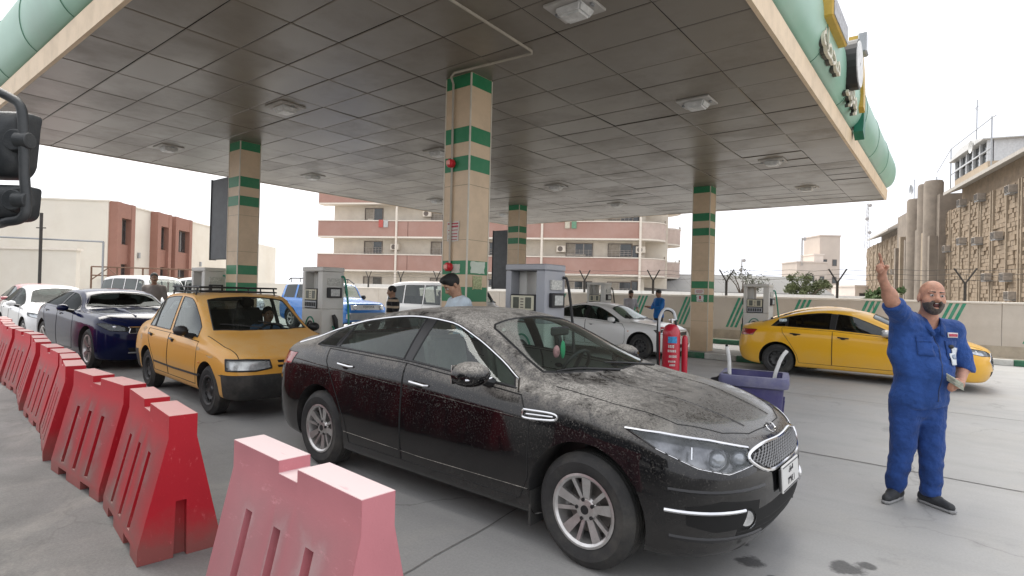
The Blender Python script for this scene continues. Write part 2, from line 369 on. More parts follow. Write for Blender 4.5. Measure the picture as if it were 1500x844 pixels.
# conduit on the soffit and down the column
g = MB(); g.tube([(-4.02, 2.1, 4.545), (-4.05, 4.0, 4.545), (-4.10, 5.46, 4.545), (-4.14, 5.52, 4.545), (-5.36, 5.42, 4.545), (-5.47, 5.47, 4.53), (-5.50, 5.545, 4.46), (-5.50, 5.56, 3.2), (-5.50, 5.56, 1.9)], .016, 8)
tag(g.build('conduit_pipe', mat('conduit', (.42, .38, .31), .5), None), 'thin beige conduit pipe along the soffit and down the banded column', 'pipe')

# columns
def column(x, y, label, extra=None):
    t = thing('canopy_column', label, 'column', (x, y, 0), 0, 'columns carrying the canopy')
    w, d = .235, .215
    MB().bx(-w, w, -d, d, .13, CZ + .02).build('shaft', M_BEIGE, t)
    for (z0, z1) in ((4.40, 4.575), (3.64, 3.85), (3.25, 3.45), (1.83, 2.02), (1.46, 1.66)):
        o = .004; MB().bx(-w - o, w + o, -d - o, d + o, z0, z1).build('green_band', M_GREEN, t)
    g = MB()
    for a in (-1, 1):
        for b in (-1, 1): g.bx(a * w - .012 * a, a * w + .007 * a, b * d - .012 * b, b * d + .007 * b, .14, CZ - .01)
    g.build('corner_trim', mat('corner_trim', (.62, .56, .46), .4), t)
    g = MB()
    for zz in (.95, 2.3, 3.05):
        g.bx(-w - .002, w + .002, -d - .002, d + .002, zz, zz + .006)
    g.build('panel_joint', mat('joint_brown', (.3, .24, .17), .7), t)
    return t
c1 = column(-5.435, 5.80, 'beige canopy column with green bands and red alarm boxes by a pump')
c2 = column(-11.80, 5.76, 'banded canopy column beside the tall dark signboard seen edge-on')
c3 = column(-5.42, 15.22, 'banded canopy column standing on the green and white kerb')
c4 = column(-11.90, 15.28, 'banded canopy column in front of the pink-banded apartment block')
# red boxes on the first column
M_RED = mat('signal_red', (.55, .02, .03), .35, var=.1)
for zz in (3.36, 1.93):
    t = thing('alarm_box', 'small round red alarm box on the banded column, ' + ('high up' if zz > 3 else 'at head height'), 'alarm', (-5.50, 5.565, zz), 0, 'red alarm boxes on the column')
    MB().lathe([(.001, -.075), (.045, -.075), (.06, -.06), (.06, 0), (.001, 0)], 16, 'y').build('housing', M_RED, t)
    MB().bx(-.03, .03, -.1, -.074, -.03, .03).build('glass', mat('alarm_face', (.75, .3, .25), .2), t, bevel=.006)
# peeled notices on the column
M_PAPER = mat('old_paper', (.62, .6, .52), .8, var=.15, scale=18, dirt=(.35, .33, .28), dirt_amt=.8, dscale=14)
def notice(x, y, z, w, h, ax, label, m=None, marks=None):
    """flat sticker on a column face; ax 'y' faces -Y, 'x' faces +X"""
    t = thing('notice', label, 'notice', (x, y, z), 0 if ax == 'y' else math.pi / 2)
    rr = random.Random(int(z * 100)); ring = []
    for i in range(24):
        a = 2 * math.pi * i / 24; c, s_ = math.cos(a), math.sin(a); k = 1 / max(abs(c), abs(s_)); j = rr.uniform(.86, 1.02)
        ring.append((w / 2 * c * k * j, h / 2 * s_ * k * j))
    MB().prism(ring, -.002, .001, 'y').build('sheet', m or M_PAPER, t, smooth=False)
    if marks:
        g = MB()
        for (a, b, ww, hh) in marks: g.bx(a - ww / 2, a + ww / 2, -.004, -.002, b - hh / 2, b + hh / 2)
        g.build('print', mat('notice_print', (.45, .08, .1), .8, var=.5, scale=60), t, smooth=False)
    return t
fy = 5.80 - .215 - .006; fx = -5.435 + .235 + .006
notice(-5.47, fy, 2.42, .24, .30, 'y', 'white notice with red lines on the banded column', mat('notice_white', (.6, .56, .5), .8, var=.12, scale=30),
       [(0, .11, .2, .02), (.02, .07, .16, .025), (0, .02, .18, .012), (0, -.03, .17, .012), (.01, -.07, .15, .012), (0, -.11, .16, .01)])
notice(fx, 5.80, 1.93, .30, .17, 'x', 'pale torn sticker across the green band of the column', mat('sticker_pale', (.6, .66, .56), .7, var=.1))
notice(-5.40, fy, 1.91, .16, .13, 'y', 'ragged torn sticker under the red alarm box')
notice(fx, 5.80, 1.72, .2, .19, 'x', 'olive printed sheet below the green band of the column', mat('sheet_olive', (.42, .45, .25), .8, var=.5, scale=40))
notice(-5.42, 15.0 - .004, 1.74, .26, .14, 'y', 'white sign sheet between green bands on the kerbside column', mat('sheet_white', (.66, .66, .62), .7, var=.1, scale=20), [(0, .03, .18, .012), (0, 0, .2, .012), (0, -.03, .15, .012)])
notice(-5.40, 15.0 - .004, 1.56, .2, .19, 'y', 'white square sheet on the lower band of the kerbside column', mat('sheet_white', (.66, .66, .62), .7), [(0, .02, .05, .09), (.0, -.06, .1, .012)])

# dark tall sign boards seen nearly edge-on beside two columns
M_BOARD = mat('board_grey', (.075, .08, .085), .5, var=.2)
for (x, y, z0, z1, lab) in ((-12.72, 5.72, 2.16, 3.93, 'tall dark grey signboard hanging edge-on beside the column by the roof rack'), (-12.55, 15.25, 1.7, 3.75, 'tall dark signboard beside the column before the apartment block')):
    t = thing('hanging_signboard', lab, 'signboard', (x, y, z0))
    MB().bx(-.35, .42, -.06, .06, 0, z1 - z0).build('panel', M_BOARD, t, bevel=.01)
    g = MB(); g.bx(-.37, -.35, -.075, .075, -.01, z1 - z0 + .01); g.bx(.42, .44, -.075, .075, -.01, z1 - z0 + .01); g.build('frame', M_BLACK, t)
    g = MB(); g.bx(.44, .72, -.02, .02, .3, .34); g.bx(.44, .72, -.02, .02, z1 - z0 - .34, z1 - z0 - .3); g.build('bracket', M_STEEL, t)

# raised islands with painted kerb
M_ISL = mat('island_concrete', (.33, .32, .30), .85, var=.15, scale=3, bump=.3, bscale=60, dirt=(.2, .18, .15), dirt_amt=.6)
M_KGREEN = mat('kerb_green', (.025, .13, .07), .6, var=.2, dirt=(.25, .26, .22), dirt_amt=.5, dscale=5)
M_KWHITE = mat('kerb_white', (.55, .55, .52), .7, var=.12, dirt=(.3, .28, .24), dirt_amt=.6, dscale=5)
def island(x0, x1, yc, w, label):
    t = thing('pump_island', label, 'kerb island', ((x0 + x1) / 2, yc, 0))
    hx = (x1 - x0) / 2
    MB().bx(-hx + .1, hx - .1, -w + .1, w - .1, 0, .146).build('slab', M_ISL, t, bevel=.01)
    k = 0; x = -hx
    while x < hx - .01:
        e = min(hx, x + .8)
        for s_ in (-1, 1): MB().bx(x + .004, e - .004, s_ * w, s_ * (w - .12), 0, .15).build('kerb_stone', (M_KGREEN, M_KWHITE)[k % 2], t, bevel=.012)
        k += 1; x = e
    for s_ in (-1, 1): MB().bx(s_ * hx, s_ * (hx + .1), -w, w, 0, .15).build('kerb_stone', M_KGREEN, t, bevel=.012)
    return t
island(-14.2, -2.9, 5.8, .55, 'pump island with green and white kerb behind the black sedan')
island(-13.9, -2.6, 15.3, .75, 'pump island with green and white kerb beside the yellow taxi')
# ---------------------------------------------------------------- boundary wall, kerb, fence posts
M_WALL = mat('painted_wall', (.56, .505, .44), .85, var=.07, scale=.6, bump=.25, bscale=30, dirt=(.36, .31, .25), dirt_amt=.55, dscale=.7)
M_WALLTOP = mat('wall_cap', (0.720, 0.672, 0.600), .85, var=.08)
M_STRIPE = mat('stripe_green', (.02, .25, .15), .6, var=.15, scale=8, dirt=(.3, .36, .3), dirt_amt=.5, dscale=6)
WY = 20.6
wall = thing('boundary_wall', 'long pale boundary wall with slanted green stripes behind the pumps', 'wall', (0, WY, 0))
x = -44.0; k = 0
while x < 14:
    MB().bx(x + .006, x + 2.994, 0, .22, 0, 1.60).build('wall_panel', M_WALL, wall, bevel=.004)
    MB().bx(x + .004, x + 2.996, -.03, .25, 1.603, 1.665).build('coping', M_WALLTOP, wall, bevel=.01)
    x += 3
for gx in [-15.4, -13.5, -11.6, -9.7, -7.8, -5.9, -3.95, -2.05, 0, 2.0, 4.0]:
    for i in range(3):
        a = gx + .15 * i - .15; L_ = 1.05; sl = .42
        MB().prism([(a, 1.595), (a + .085, 1.595), (a + .085 - sl, 1.595 - L_), (a - sl, 1.595 - L_)], -.004, .001, 'y').build('painted_stripe', M_STRIPE, wall, smooth=False)
MB().bx(-44, 14, -.012, .0, .0, .45).build('plinth', mat('plinth_render', (.40, .35, .28), .9, var=.2, scale=2, bump=.5, bscale=25, dirt=(.5, .44, .34), dirt_amt=.7, dscale=2), wall)
kerb = thing('roadside_kerb', 'green and white painted kerb along the foot of the boundary wall', 'kerb', (0, 19.55, 0))
x = -30.0; k = 0
while x < 14:
    MB().bx(x + .004, x + 1.296, 0, .16, 0, .16).build('kerb_stone', (M_KGREEN, M_KWHITE)[k % 2], kerb, bevel=.012); x += 1.3; k += 1
g = MB(); g.bx(-44, 14, 19.72, WY, 0, .13); tag(g.build('verge', mat('verge_dust', (.36, .32, .26), .95, var=.2, scale=2, bump=.6, bscale=20)), 'dusty verge between kerb and wall', None, kind='structure')
M_POST = mat('post_dark', (.05, .045, .04), .6, .3, var=.2)
post = None
for i, px in enumerate([-27.5, -24.6, -21.7, -18.6, -15.6, -12.6, -9.45, -6.6, -3.05, .2, 3.4, 6.5, 9.5]):
    if post is None:
        post = thing('fence_post', 'first forked fence post counted from the minivan end of the wall', 'fence post', (px, 21.0, 0), 0, 'forked fence posts behind the wall')
        MB().bx(-.035, .035, -.035, .035, 0, 2.2).build('upright', M_POST, post)
        for s_ in (-1, 1):
            g = MB(); g.tube([(0, 0, 2.17), (s_ * .26, 0, 2.62)], .026, 6); g.build('fork_arm', M_POST, post)
    else:
        c = copy_tree(post); c.location = (px, 21.0, 0)
        c['label'] = '%s forked fence post counted from the minivan end of the wall' % ('first second third fourth fifth sixth seventh eighth ninth tenth eleventh twelfth thirteenth'.split()[i])
g = MB()
for dx, zz in ((0, 2.6), (0, 2.45), (0, 2.3)):
    g.tube([(xx, 21.0, zz - .05 * math.sin((xx * 2.1)) ** 2) for xx in np.arange(-27, 9.6, .75)], .006, 4)
tag(g.build('barbed_wire', M_POST), 'thin wires strung between the forked fence posts', 'wire')

# ---------------------------------------------------------------- far setting, placed in camera-aligned ground offsets
def far_thing(name, label, cat, r, d, ang=0, group=None):
    """ang: heading of local +x, 0 = to the camera's right"""
    return thing(name, label, cat, cw(r, d, 0), YA + ang, group)
M_FRAME = mat('window_frame', (.16, .13, .11), .5, var=.1)
M_PANE = mat('window_pane', (.035, .04, .042), .08, var=.5, scale=1.5, spec=.8)
M_CURTAIN = mat('window_blind', (.34, .30, .25), .7, var=.2)

def window(parent, x, z, w, h, y=0, mull=1, rail=False, m=None, depth=.14):
    """window recess in a facade facing local -y: frame, panes, mullions; part > sub-parts"""
    f = MB(); t = .07
    f.bx(x - w / 2, x + w / 2, y - .03, y + depth, z, z + t); f.bx(x - w / 2, x + w / 2, y - .03, y + depth, z + h - t, z + h)
    f.bx(x - w / 2, x - w / 2 + t, y - .03, y + depth, z + t, z + h - t); f.bx(x + w / 2 - t, x + w / 2, y - .03, y + depth, z + t, z + h - t)
    o = f.build('window', M_FRAME, parent, smooth=False)
    iw = w - 2 * t; n = mull + 1
    for i in range(n):
        a = x - iw / 2 + iw * i / n; MB().bx(a + .02, a + iw / n - .02, y + .02, y + .06, z + t, z + h - t).build('pane', (m or M_PANE) if (i + int(x * 3)) % 3 else M_CURTAIN, o, smooth=False)
    g = MB()
    for i in range(1, n): a = x - iw / 2 + iw * i / n; g.bx(a - .03, a + .03, y - .01, y + .08, z + t, z + h - t)
    if rail:
        for q in range(4): g.bx(x - w / 2, x + w / 2, y - .09, y - .06, z + .08 + q * .17, z + .105 + q * .17)
        for q in range(7): xx = x - w / 2 + w * q / 6; g.bx(xx - .012, xx + .012, y - .09, y - .06, z, z + .66)
    if g.v: g.build('grille_bars' if rail else 'mullion', mat('bar_pale', (.5, .45, .4), .6), o, smooth=False)
    return o

# pink-banded apartment block ----------------------------------------------------------
pr0 = Vector((-18.8, 56.3)); pr1 = Vector((13.2, 51.0)); pdir = (pr1 - pr0); PLEN = pdir.length
apt = far_thing('apartment_block', 'cream tiled apartment block with pink balcony bands and rounded corner balconies', 'building', pr0.x, pr0.y, math.atan2(pdir.y, pdir.x))
M_CREAMT = mat('cream_tile', (.66, .60, .51), .75, var=.08, scale=1.2, dirt=(.45, .38, .30), dirt_amt=.5, dscale=.5)
M_PINK = mat('balcony_pink', (.40, .235, .19), .8, var=.07, scale=.5, dirt=(.5, .36, .31), dirt_amt=.5, dscale=.4)
M_PINKL = mat('balcony_pale', (.56, .45, .39), .8, var=.08, scale=.6, dirt=(.42, .3, .26), dirt_amt=.5)
M_TRIM = mat('trim_cream', (0.792, 0.720, 0.624), .7, var=.06)
FH = 3.25
MB().bx(.9, PLEN - 1.2, 0, 14, -.2, 14.6).build('wall', M_CREAMT, apt, smooth=False)
# cladding sheets: vertical courses standing slightly proud
rr = random.Random(3)
cl = MB()
for fl in range(4):
    z0 = .2 + fl * FH + 1.35 if fl else .2
    x = .95
    while x < PLEN - 1.9:
        w = .58
        for q in range(2):
            cl.bx(x + .012, x + w - .012, -.03 - rr.uniform(0, .012), .0, fl * FH + .05 + q * .98, fl * FH + .05 + (q + 1) * .98 - .03)
        x += w
tag(cl.build('cladding_sheets', M_CREAMT, apt, smooth=False), kind='stuff')
for fl in range(1, 5):
    zb = fl * FH + .15
    segs = ((-.2, 9.0), (9.05, 21.9), (21.95, PLEN - 1.6)) if fl < 4 else ((-.2, PLEN - 1.6),)
    for (a, b) in segs:
        MB().bx(a, b, -1.15, -1.0, zb, zb + 1.45).build('balcony_band', M_PINK, apt, smooth=False)
    MB().bx(-.2, PLEN - 1.6, -1.2, 0, zb - .16, zb - .01).build('balcony_slab', M_TRIM, apt, smooth=False)
    MB().bx(-.22, PLEN - 1.6, -1.22, -.96, zb + 1.455, zb + 1.54).build('rail_cap', M_TRIM, apt, smooth=False)
for (x, w) in ((5.1, 1.9), (12.0, 2.0), (17.2, 2.6), (25.3, 2.5), (29.0, 2.2)):
    for fl in range(0, 4):
        window(apt, x, fl * FH + 1.0 + .02 + (.5 if fl == 0 else .75), w, 1.25, -.06, 1 if w < 2.3 else 2, fl % 2 == 1 or x > 11)
for x in (7.9, 14.4, 21.92, PLEN - 1.7):
    g = MB(); g.tube([(x, -1.24, 0), (x, -1.24, 14.4)], .11 if x != 14.4 else .07, 8); g.build('drain_pipe', M_TRIM, apt)
for (x, fl) in ((7.0, 1), (10.2, 2), (14.9, 1), (19.6, 2), (23.2, 1), (27.3, 2), (30.4, 1), (9.2, 3)):
    a_ = MB().bx(x, x + .85, -.42, -.05, fl * FH + 2.15, fl * FH + 2.75).build('air_conditioner', M_TRIM, apt, bevel=.03)
    MB().lathe([(.001, -.43), (.2, -.43), (.24, -.42)], 16, 'y', (x + .35, 0, fl * FH + 2.45)).build('fan_grille', M_FRAME, a_)
for (x, fl, c_) in ((6.1, 2, (.5, .12, .1)), (6.6, 2, (.5, .5, .48)), (16.2, 1, (.1, .18, .34)), (24.0, 2, (.55, .5, .4)), (24.6, 2, (.16, .3, .2))):
    MB().bx(x, x + .45, -1.24, -1.225, fl * FH + 1.0, fl * FH + 1.72).build('washing', mat('washing_%d' % int(x * 10), c_, .9), apt, smooth=False)
# rounded corner balconies on the right end
for fl in range(1, 5):
    zb = fl * FH + .15
    for (cx, cy, R, mm) in ((PLEN - 1.6, 1.2, 2.35, M_PINKL), (PLEN + .1, 5.6, 2.5, M_PINKL)):
        arc = [(cx + R * math.cos(a), cy + R * math.sin(a)) for a in np.linspace(-math.pi / 2, math.pi / 2, 13)]
        inner = [(cx + (R - .14) * math.cos(a), cy + (R - .14) * math.sin(a)) for a in np.linspace(-math.pi / 2, math.pi / 2, 13)]
        g = MB()
        for i in range(12):
            g.prism([arc[i], arc[i + 1], inner[i + 1], inner[i]], zb, zb + 1.4, 'z')
        g.build('curved_balcony', mm, apt, smooth=False)
        MB().prism(arc + [(cx - .5, cy + R), (cx - .5, cy - R)], zb - .16, zb - .01, 'z').build('balcony_slab', M_TRIM, apt, smooth=False)
        g = MB(); g.tube([(p[0], p[1], zb + 1.46) for p in arc], .05, 6); g.build('rail_cap', M_TRIM, apt)
        # things on the sill
        for a in (-.4, .1, .5): MB().box((cx + R * math.cos(a), cy + R * math.sin(a), zb + 1.62), (.12, .12, .25)).build('pot', mat('pot', (.3, .25, .2), .8), apt, bevel=.03)
MB().bx(PLEN - 1.2, PLEN + .9, 1.0, 13, -.2, 14.4).build('end_wall', M_CREAMT, apt, smooth=False)
for fl in range(0, 4):
    o = MB().bx(PLEN + .9, PLEN + .96, 2.0, 3.4, fl * FH + 1.0, fl * FH + 3.0).build('balcony_door', M_FRAME, apt, smooth=False)
    MB().bx(PLEN + .96, PLEN + .98, 2.1, 3.3, fl * FH + 1.1, fl * FH + 2.9).build('pane', M_PANE, o, smooth=False)
    o = MB().bx(PLEN - 2.4, PLEN - 1.7, -.05, .0, fl * FH + 1.0, fl * FH + 2.9).build('balcony_door', M_FRAME, apt, smooth=False)
    MB().bx(PLEN - 2.3, PLEN - 1.8, -.07, -.05, fl * FH + 1.1, fl * FH + 2.8).build('pane', M_PANE, o, smooth=False)

# cream building with brown window strips (left) ---------------------------------------
M_CREAMB = mat('cream_render', (.74, .69, .60), .85, var=.05, scale=.3, bump=.1, bscale=20, dirt=(.56, .47, .36), dirt_amt=.4, dscale=.25)
M_BROWN = mat('brown_strip', (.31, .155, .115), .8, var=.08, scale=.6, dirt=(.36, .2, .15), dirt_amt=.4)
ANG = math.atan2(.996, -.087)
crm = far_thing('office_building', 'windowless cream building with brown vertical window strips', 'building', -30.3, 42, ANG)   # local +x runs along the receding face, local -y faces right
MB().bx(0, 24, 0, 22, -.2, 7.6).build('wall', M_CREAMB, crm, smooth=False)
MB().bx(24.01, 36, -.6, 20, -.2, 6.9).build('rear_wing', M_CREAMB, crm, smooth=False)
MB().bx(-.06, 24.06, -.06, 22, 7.6, 7.72).build('parapet_cap', M_CREAMB, crm, smooth=False)
for (a, b) in ((.1, 2.4), (5.7, 8.0), (8.7, 11.8)):
    w = b - a
    st = MB().bx(a, a + .55, -.62, .0, -.1, 7.66).build('window_strip', M_BROWN, crm, smooth=False)
    MB().bx(b - .5, b, -.62, .0, -.1, 7.66).build('fin', M_BROWN, st, smooth=False)
    MB().bx(a + .55, b - .5, -.60, .0, 6.5, 7.64).build('head_panel', M_BROWN, st, smooth=False)
    MB().bx(a + .55, b - .5, -.40, .0, 3.0, 4.5).build('spandrel', M_BROWN, st, smooth=False)
    MB().bx(a + .55, b - .5, -.40, .0, -.1, 1.2).build('spandrel', M_BROWN, st, smooth=False)
    for (z0, z1) in ((4.5, 6.5), (1.2, 3.0)):
        MB().bx(a + .55, b - .5, -.2, -.02, z0, z1).build('window_frame', M_FRAME, st, smooth=False)
        MB().bx(a + .65, b - .6, -.23, -.2, z0 + .1, z1 - .1).build('pane', M_PANE, st, smooth=False)
        MB().bx((a + b) / 2 - .08, (a + b) / 2 + .08, -.27, -.23, z0 + .1, z1 - .1).build('mullion', M_FRAME, st, smooth=False)
for (xx, zz) in ((3.9, 3.6), (9.9, 3.4), (14.8, 3.4)):
    MB().bx(xx, xx + .25, -.12, 0, zz, zz + .45).build('wall_lamp', M_STEEL, crm)
# low walls, railings, poles in front of it
lw = far_thing('yard_wall', 'low cream yard wall with coping before the cream building', 'wall', -37, 33)
MB().bx(0, 11.4, 0, .3, 0, 3.4).build('wall', M_CREAMB, lw, smooth=False); MB().bx(-.1, 11.5, -.1, .4, 3.4, 3.52).build('coping', M_TRIM, lw, smooth=False)
lw = far_thing('side_wall', 'low cream wall with rusty rail beside the office building', 'wall', -22.9, 31)
MB().bx(0, 11.0, 0, .25, 0, 1.75).build('wall', M_CREAMB, lw, smooth=False); MB().bx(4.6, 6.2, -.06, .0, .6, 1.85).build('green_gate', mat('gate_green', (.03, .16, .11), .6), lw)
M_RUST = mat('rusty_rail', (.17, .095, .06), .75, var=.3, scale=10)
rl = far_thing('roof_railing', 'rusty tube railing before the cream office building', 'railing', -22.9, 30.6)
for xx in np.linspace(0, 5.6, 5):
    g = MB(); g.tube([(xx, 0, 0), (xx, 0, 2.42)], .045, 6); g.build('post', M_RUST, rl)
for zz in (2.42, 1.95):
    g = MB(); g.tube([(0, 0, zz), (5.6, 0, zz - .05)], .04, 6); g.build('rail', M_RUST, rl)
g = MB(); g.tube([(0, 0, 1.7), (.9, 0, 2.35), (1.4, 0, 1.95)], .03, 6); g.build('brace', M_RUST, rl)
for (r, d, hh, lab) in ((-25.2, 30, 5.2, 'thin dark pole standing before the blank cream wall'), (-29.4, 30.5, 5.9, 'thin pole beside the truck mirror against the cream wall')):
    p = far_thing('pole', lab, 'pole', r, d); g = MB(); g.tube([(0, 0, 0), (0, 0, hh)], .075, 8); g.build('shaft', M_POST, p)
    g = MB(); g.tube([(-.25, 0, hh - .8), (.25, 0, hh - .8)], .03, 6); g.build('crossarm', M_POST, p)
fr = far_thing('pipe_frame', 'grey goalpost pipe frame before the cream wall', 'pipe frame', -28.6, 30.2)
g = MB(); g.tube([(0, 0, 0), (0, 0, 3.9)], .05, 6); g.build('upright', M_STEEL, fr)
g = MB(); g.tube([(6.6, 0, 0), (6.6, 0, 3.75)], .05, 6); g.build('upright', M_STEEL, fr)
g = MB(); g.tube([(0, 0, 3.9), (6.6, 0, 3.75)], .05, 6); g.build('crossbar', M_STEEL, fr)

# grey-roofed warehouse and white wall behind the boundary wall ------------------------
wh = far_thing('warehouse', 'long low warehouse with dull grey sheet roof behind the wall', 'warehouse', 11, 52)
M_ROOFG = mat('sheet_roof', (.17, .17, .165), .7, var=.1, scale=.4, dirt=(.25, .24, .22), dirt_amt=.6, dscale=.3)
MB().bx(0, 18, 0, 10, 0, 2.0).build('wall', mat('pale_wall', (0.744, 0.720, 0.672), .85, var=.05), wh, smooth=False)
for i in range(12):
    a = -.5 + i * 1.58; MB().add([(a, -.6, 2.0), (a + 1.565, -.6, 2.0), (a + 1.565, 4.6, 3.75), (a, 4.6, 3.75), (a, -.6, 2.06), (a + 1.565, -.6, 2.06), (a + 1.565, 4.6, 3.81), (a, 4.6, 3.81)], [(0, 1, 2, 3), (4, 5, 6, 7), (0, 1, 5, 4), (1, 2, 6, 5), (2, 3, 7, 6), (3, 0, 4, 7)]).build('roof_sheet', M_ROOFG, wh, smooth=False)
ww = far_thing('white_yard_wall', 'long white wall between the boundary wall and the apartment block', 'wall', -14, 40)
for i in range(14):
    MB().bx(i * 2.9, i * 2.9 + 2.88, 0, .3, 0, 1.92).build('wall_panel', mat('pale_wall', (0.744, 0.720, 0.672), .85), ww, smooth=False)

# trees: trunk, limbs and many small leaves
M_BARK = mat('bark', (.10, .075, .055), .9, var=.25, bump=.5, bscale=15)
def tree(label, r, d, hh, R, leafcol, nleaf, seed, group=None):
    t = far_thing('tree', label, 'tree', r, d, 0, group); rr = random.Random(seed)
    g = MB(); g.tube([(0, 0, 0), (.06, .03, hh * .3), (-.05, .05, hh * .55)], [.16, .13, .08], 8)
    tips = []
    for i in range(9):
        a = rr.uniform(0, 6.28); l = R * rr.uniform(.5, .95); zz = hh * rr.uniform(.55, .95)
        b0 = (0, 0, hh * rr.uniform(.3, .5)); tp = (l * math.cos(a), l * math.sin(a), zz)
        g.tube([b0, ((b0[0] + tp[0]) * .45, (b0[1] + tp[1]) * .45, (b0[2] + tp[2]) * .55), tp], [.07, .045, .015], 6); tips.append(Vector(tp))
    g.build('trunk', M_BARK, t)
    lf = MB(); cl = [(tp + Vector((rr.gauss(0, .3), rr.gauss(0, .3), rr.gauss(0, .25))), rr.uniform(.35, .75) * R * .55) for tp in tips for _ in range(3)]
    for i in range(nleaf):
        c, s_ = rr.choice(cl); v = Vector((rr.gauss(0, 1), rr.gauss(0, 1), rr.gauss(0, .8))).normalized() * s_ * rr.random() ** .4; p = c + v
        a = Vector((rr.gauss(0, 1), rr.gauss(0, 1), rr.gauss(0, 1))).normalized() * rr.uniform(.07, .13); b = a.cross(Vector((rr.gauss(0, 1), rr.gauss(0, 1), rr.gauss(0, 1)))).normalized() * .05
        lf.add([p - a, p + b, p + a, p - b], [(0, 1, 2, 3)])
    lf.build('crown', mat('leaf_' + str(seed), leafcol, .7, var=.45, scale=2.5), t, smooth=False, recalc=False)
    return t
tree('small dusty green tree beside the grey warehouse roof', 24.3, 46, 3.4, 1.4, (.11, .13, .055), 4200, 11)
tree('thin leafless-looking tree over the end of the warehouse', 20.5, 50, 4.3, 1.6, (.12, .125, .09), 700, 12)
tree('dark palm-like bush beside the white villa', 29.6, 58, 3.6, 1.6, (.05, .07, .035), 2200, 13)
# low green bush at the foot of the stone building
tree('low green bush at the foot of the stone building', 17.9, 27.2, 1.95, .62, (.06, .10, .03), 1800, 14)

# far blocks at the right
M_FARB = mat('far_block', (0.528, 0.456, 0.396), .85, var=.08, scale=.3)
M_FARB2 = mat('far_block_pale', (0.672, 0.600, 0.540), .85, var=.08, scale=.3)
fb = 0
for (r, d, w, dp, hh, m_, lab) in ((60, 110, 4.0, 6, 14.0, M_FARB, 'square grey stone tower beyond the white villa'), (54.6, 108, 5.8, 6, 8.6, M_FARB, 'low grey block left of the far stone tower'), (58.4, 109, 1.8, 5, 10.2, M_FARB2, 'narrow pale block against the far stone tower'), (50, 82, 7, 6, 3.6, M_FARB2, 'white flat-roofed villa at the far end of the wall')):
    t = far_thing('far_building', lab, 'building', r, d)
    MB().bx(0, w, 0, dp, 0, hh).build('wall', m_, t, smooth=False)
    MB().bx(-.15, w + .15, -.15, dp, hh, hh + .25).build('parapet', m_, t, smooth=False)
    for q in range(int(w // 1.9)):
        for fl in range(1 if hh < 5 else int(hh // 4)):
            o = MB().bx(.6 + q * 1.9, 1.5 + q * 1.9, -.04, .0, 1.4 + fl * 3.4, 2.7 + fl * 3.4).build('window', M_FRAME, t, smooth=False)
            MB().bx(.7 + q * 1.9, 1.4 + q * 1.9, -.06, -.04, 1.5 + fl * 3.4, 2.6 + fl * 3.4).build('pane', M_PANE, o, smooth=False)
def mast(lab, r, d, z0, z1, w=.35, dots=3):
    t = far_thing('antenna_mast', lab, 'mast', r, d); g = MB()
    for a in range(3):
        x0, y0 = w * math.cos(a * 2.1), w * math.sin(a * 2.1); g.tube([(x0, y0, z0), (x0 * .3, y0 * .3, z1)], .05, 5)
    n = 12
    for i in range(n):
        za = z0 + (z1 - z0) * i / n; k = 1 - .7 * i / n
        g.tube([(w * k, 0, za), (-w * .5 * k, w * .8 * k, za + (z1 - z0) / n)], .03, 4); g.tube([(-w * .5 * k, -w * .8 * k, za), (w * k, 0, za + (z1 - z0) / n)], .03, 4)
    g.build('lattice', mat('mast_grey', (.4, .39, .38), .6), t)
    g = MB()
    for i in range(dots): g.lathe([(.001, -.15), (.32, -.12), (.36, 0), (.32, .12), (.001, .15)], 10, 'y', (.3 * (-1) ** i, -.3, z1 - (z1 - z0) * (.05 + .3 * i)))
    g.build('dish', mat('dish_grey', (.35, .33, .32), .6), t)
mast('tall lattice antenna mast above the far stone tower', 70.5, 112, 12, 21, .5)
mast('faint thin mast rising left of the far tower', 55.5, 108, 8, 13.4, .25, 1)
mast('slim mast seen past the banded column', 44, 108, 3, 9.0, .2, 2)

# stone-clad building at the right -----------------------------------------------------
u = Vector((.4, .9165)); base = Vector((31, 34)); SA = math.atan2(u.y, u.x)
stn = far_thing('stone_building', 'long tan stone building with vertical ribs and air conditioners in its wall', 'building', base.x, base.y, SA)   # local +x recedes, local +y towards the street (left)
M_STONE = mat('rough_stone', (.27, .21, .15), .9, var=.22, scale=2.2, bump=.8, bscale=12, dirt=(.26, .19, .125), dirt_amt=.6, dscale=.9)
M_STONE2 = mat('rib_stone', (.31, .25, .185), .9, var=.16, scale=1.5, bump=.5, bscale=14, dirt=(.3, .23, .16), dirt_amt=.5, dscale=.8)
M_STONE3 = mat('grey_stone', (.22, .185, .15), .9, var=.2, scale=1.2, bump=.6, bscale=10, dirt=(.2, .17, .14), dirt_amt=.6, dscale=.7)
MB().bx(-9, 52, -16, 0, -.2, 9.4).build('wall', M_STONE, stn, smooth=False)
rr = random.Random(5); st = MB(); nst = 0
xx = -9.0
while xx < 51.8:                                   # rough stone courses between the ribs
    w = 2.3 if xx < 15 else 2.9
    z = 1.2
    while z < 9.2:
        hh = rr.uniform(.24, .34) if xx < 15 else .42
        n = 2 if xx < 15 else 2
        cuts = sorted([0] + [rr.uniform(.15, .4), rr.uniform(.45, .6), rr.uniform(.65, .85)] + [1])
        for a, b in zip(cuts[:-1], cuts[1:]):
            o = rr.uniform(.01, .13)
            st.bx(xx + .13 + a * (w - .13) + .015, xx + .13 + b * (w - .13) - .015, 0, o, z + .012, min(9.3, z + hh) - .012)
        z += hh
    xx += w
tag(st.build('stone_courses', M_STONE, stn, smooth=False), kind='stuff')
xx = -9.0
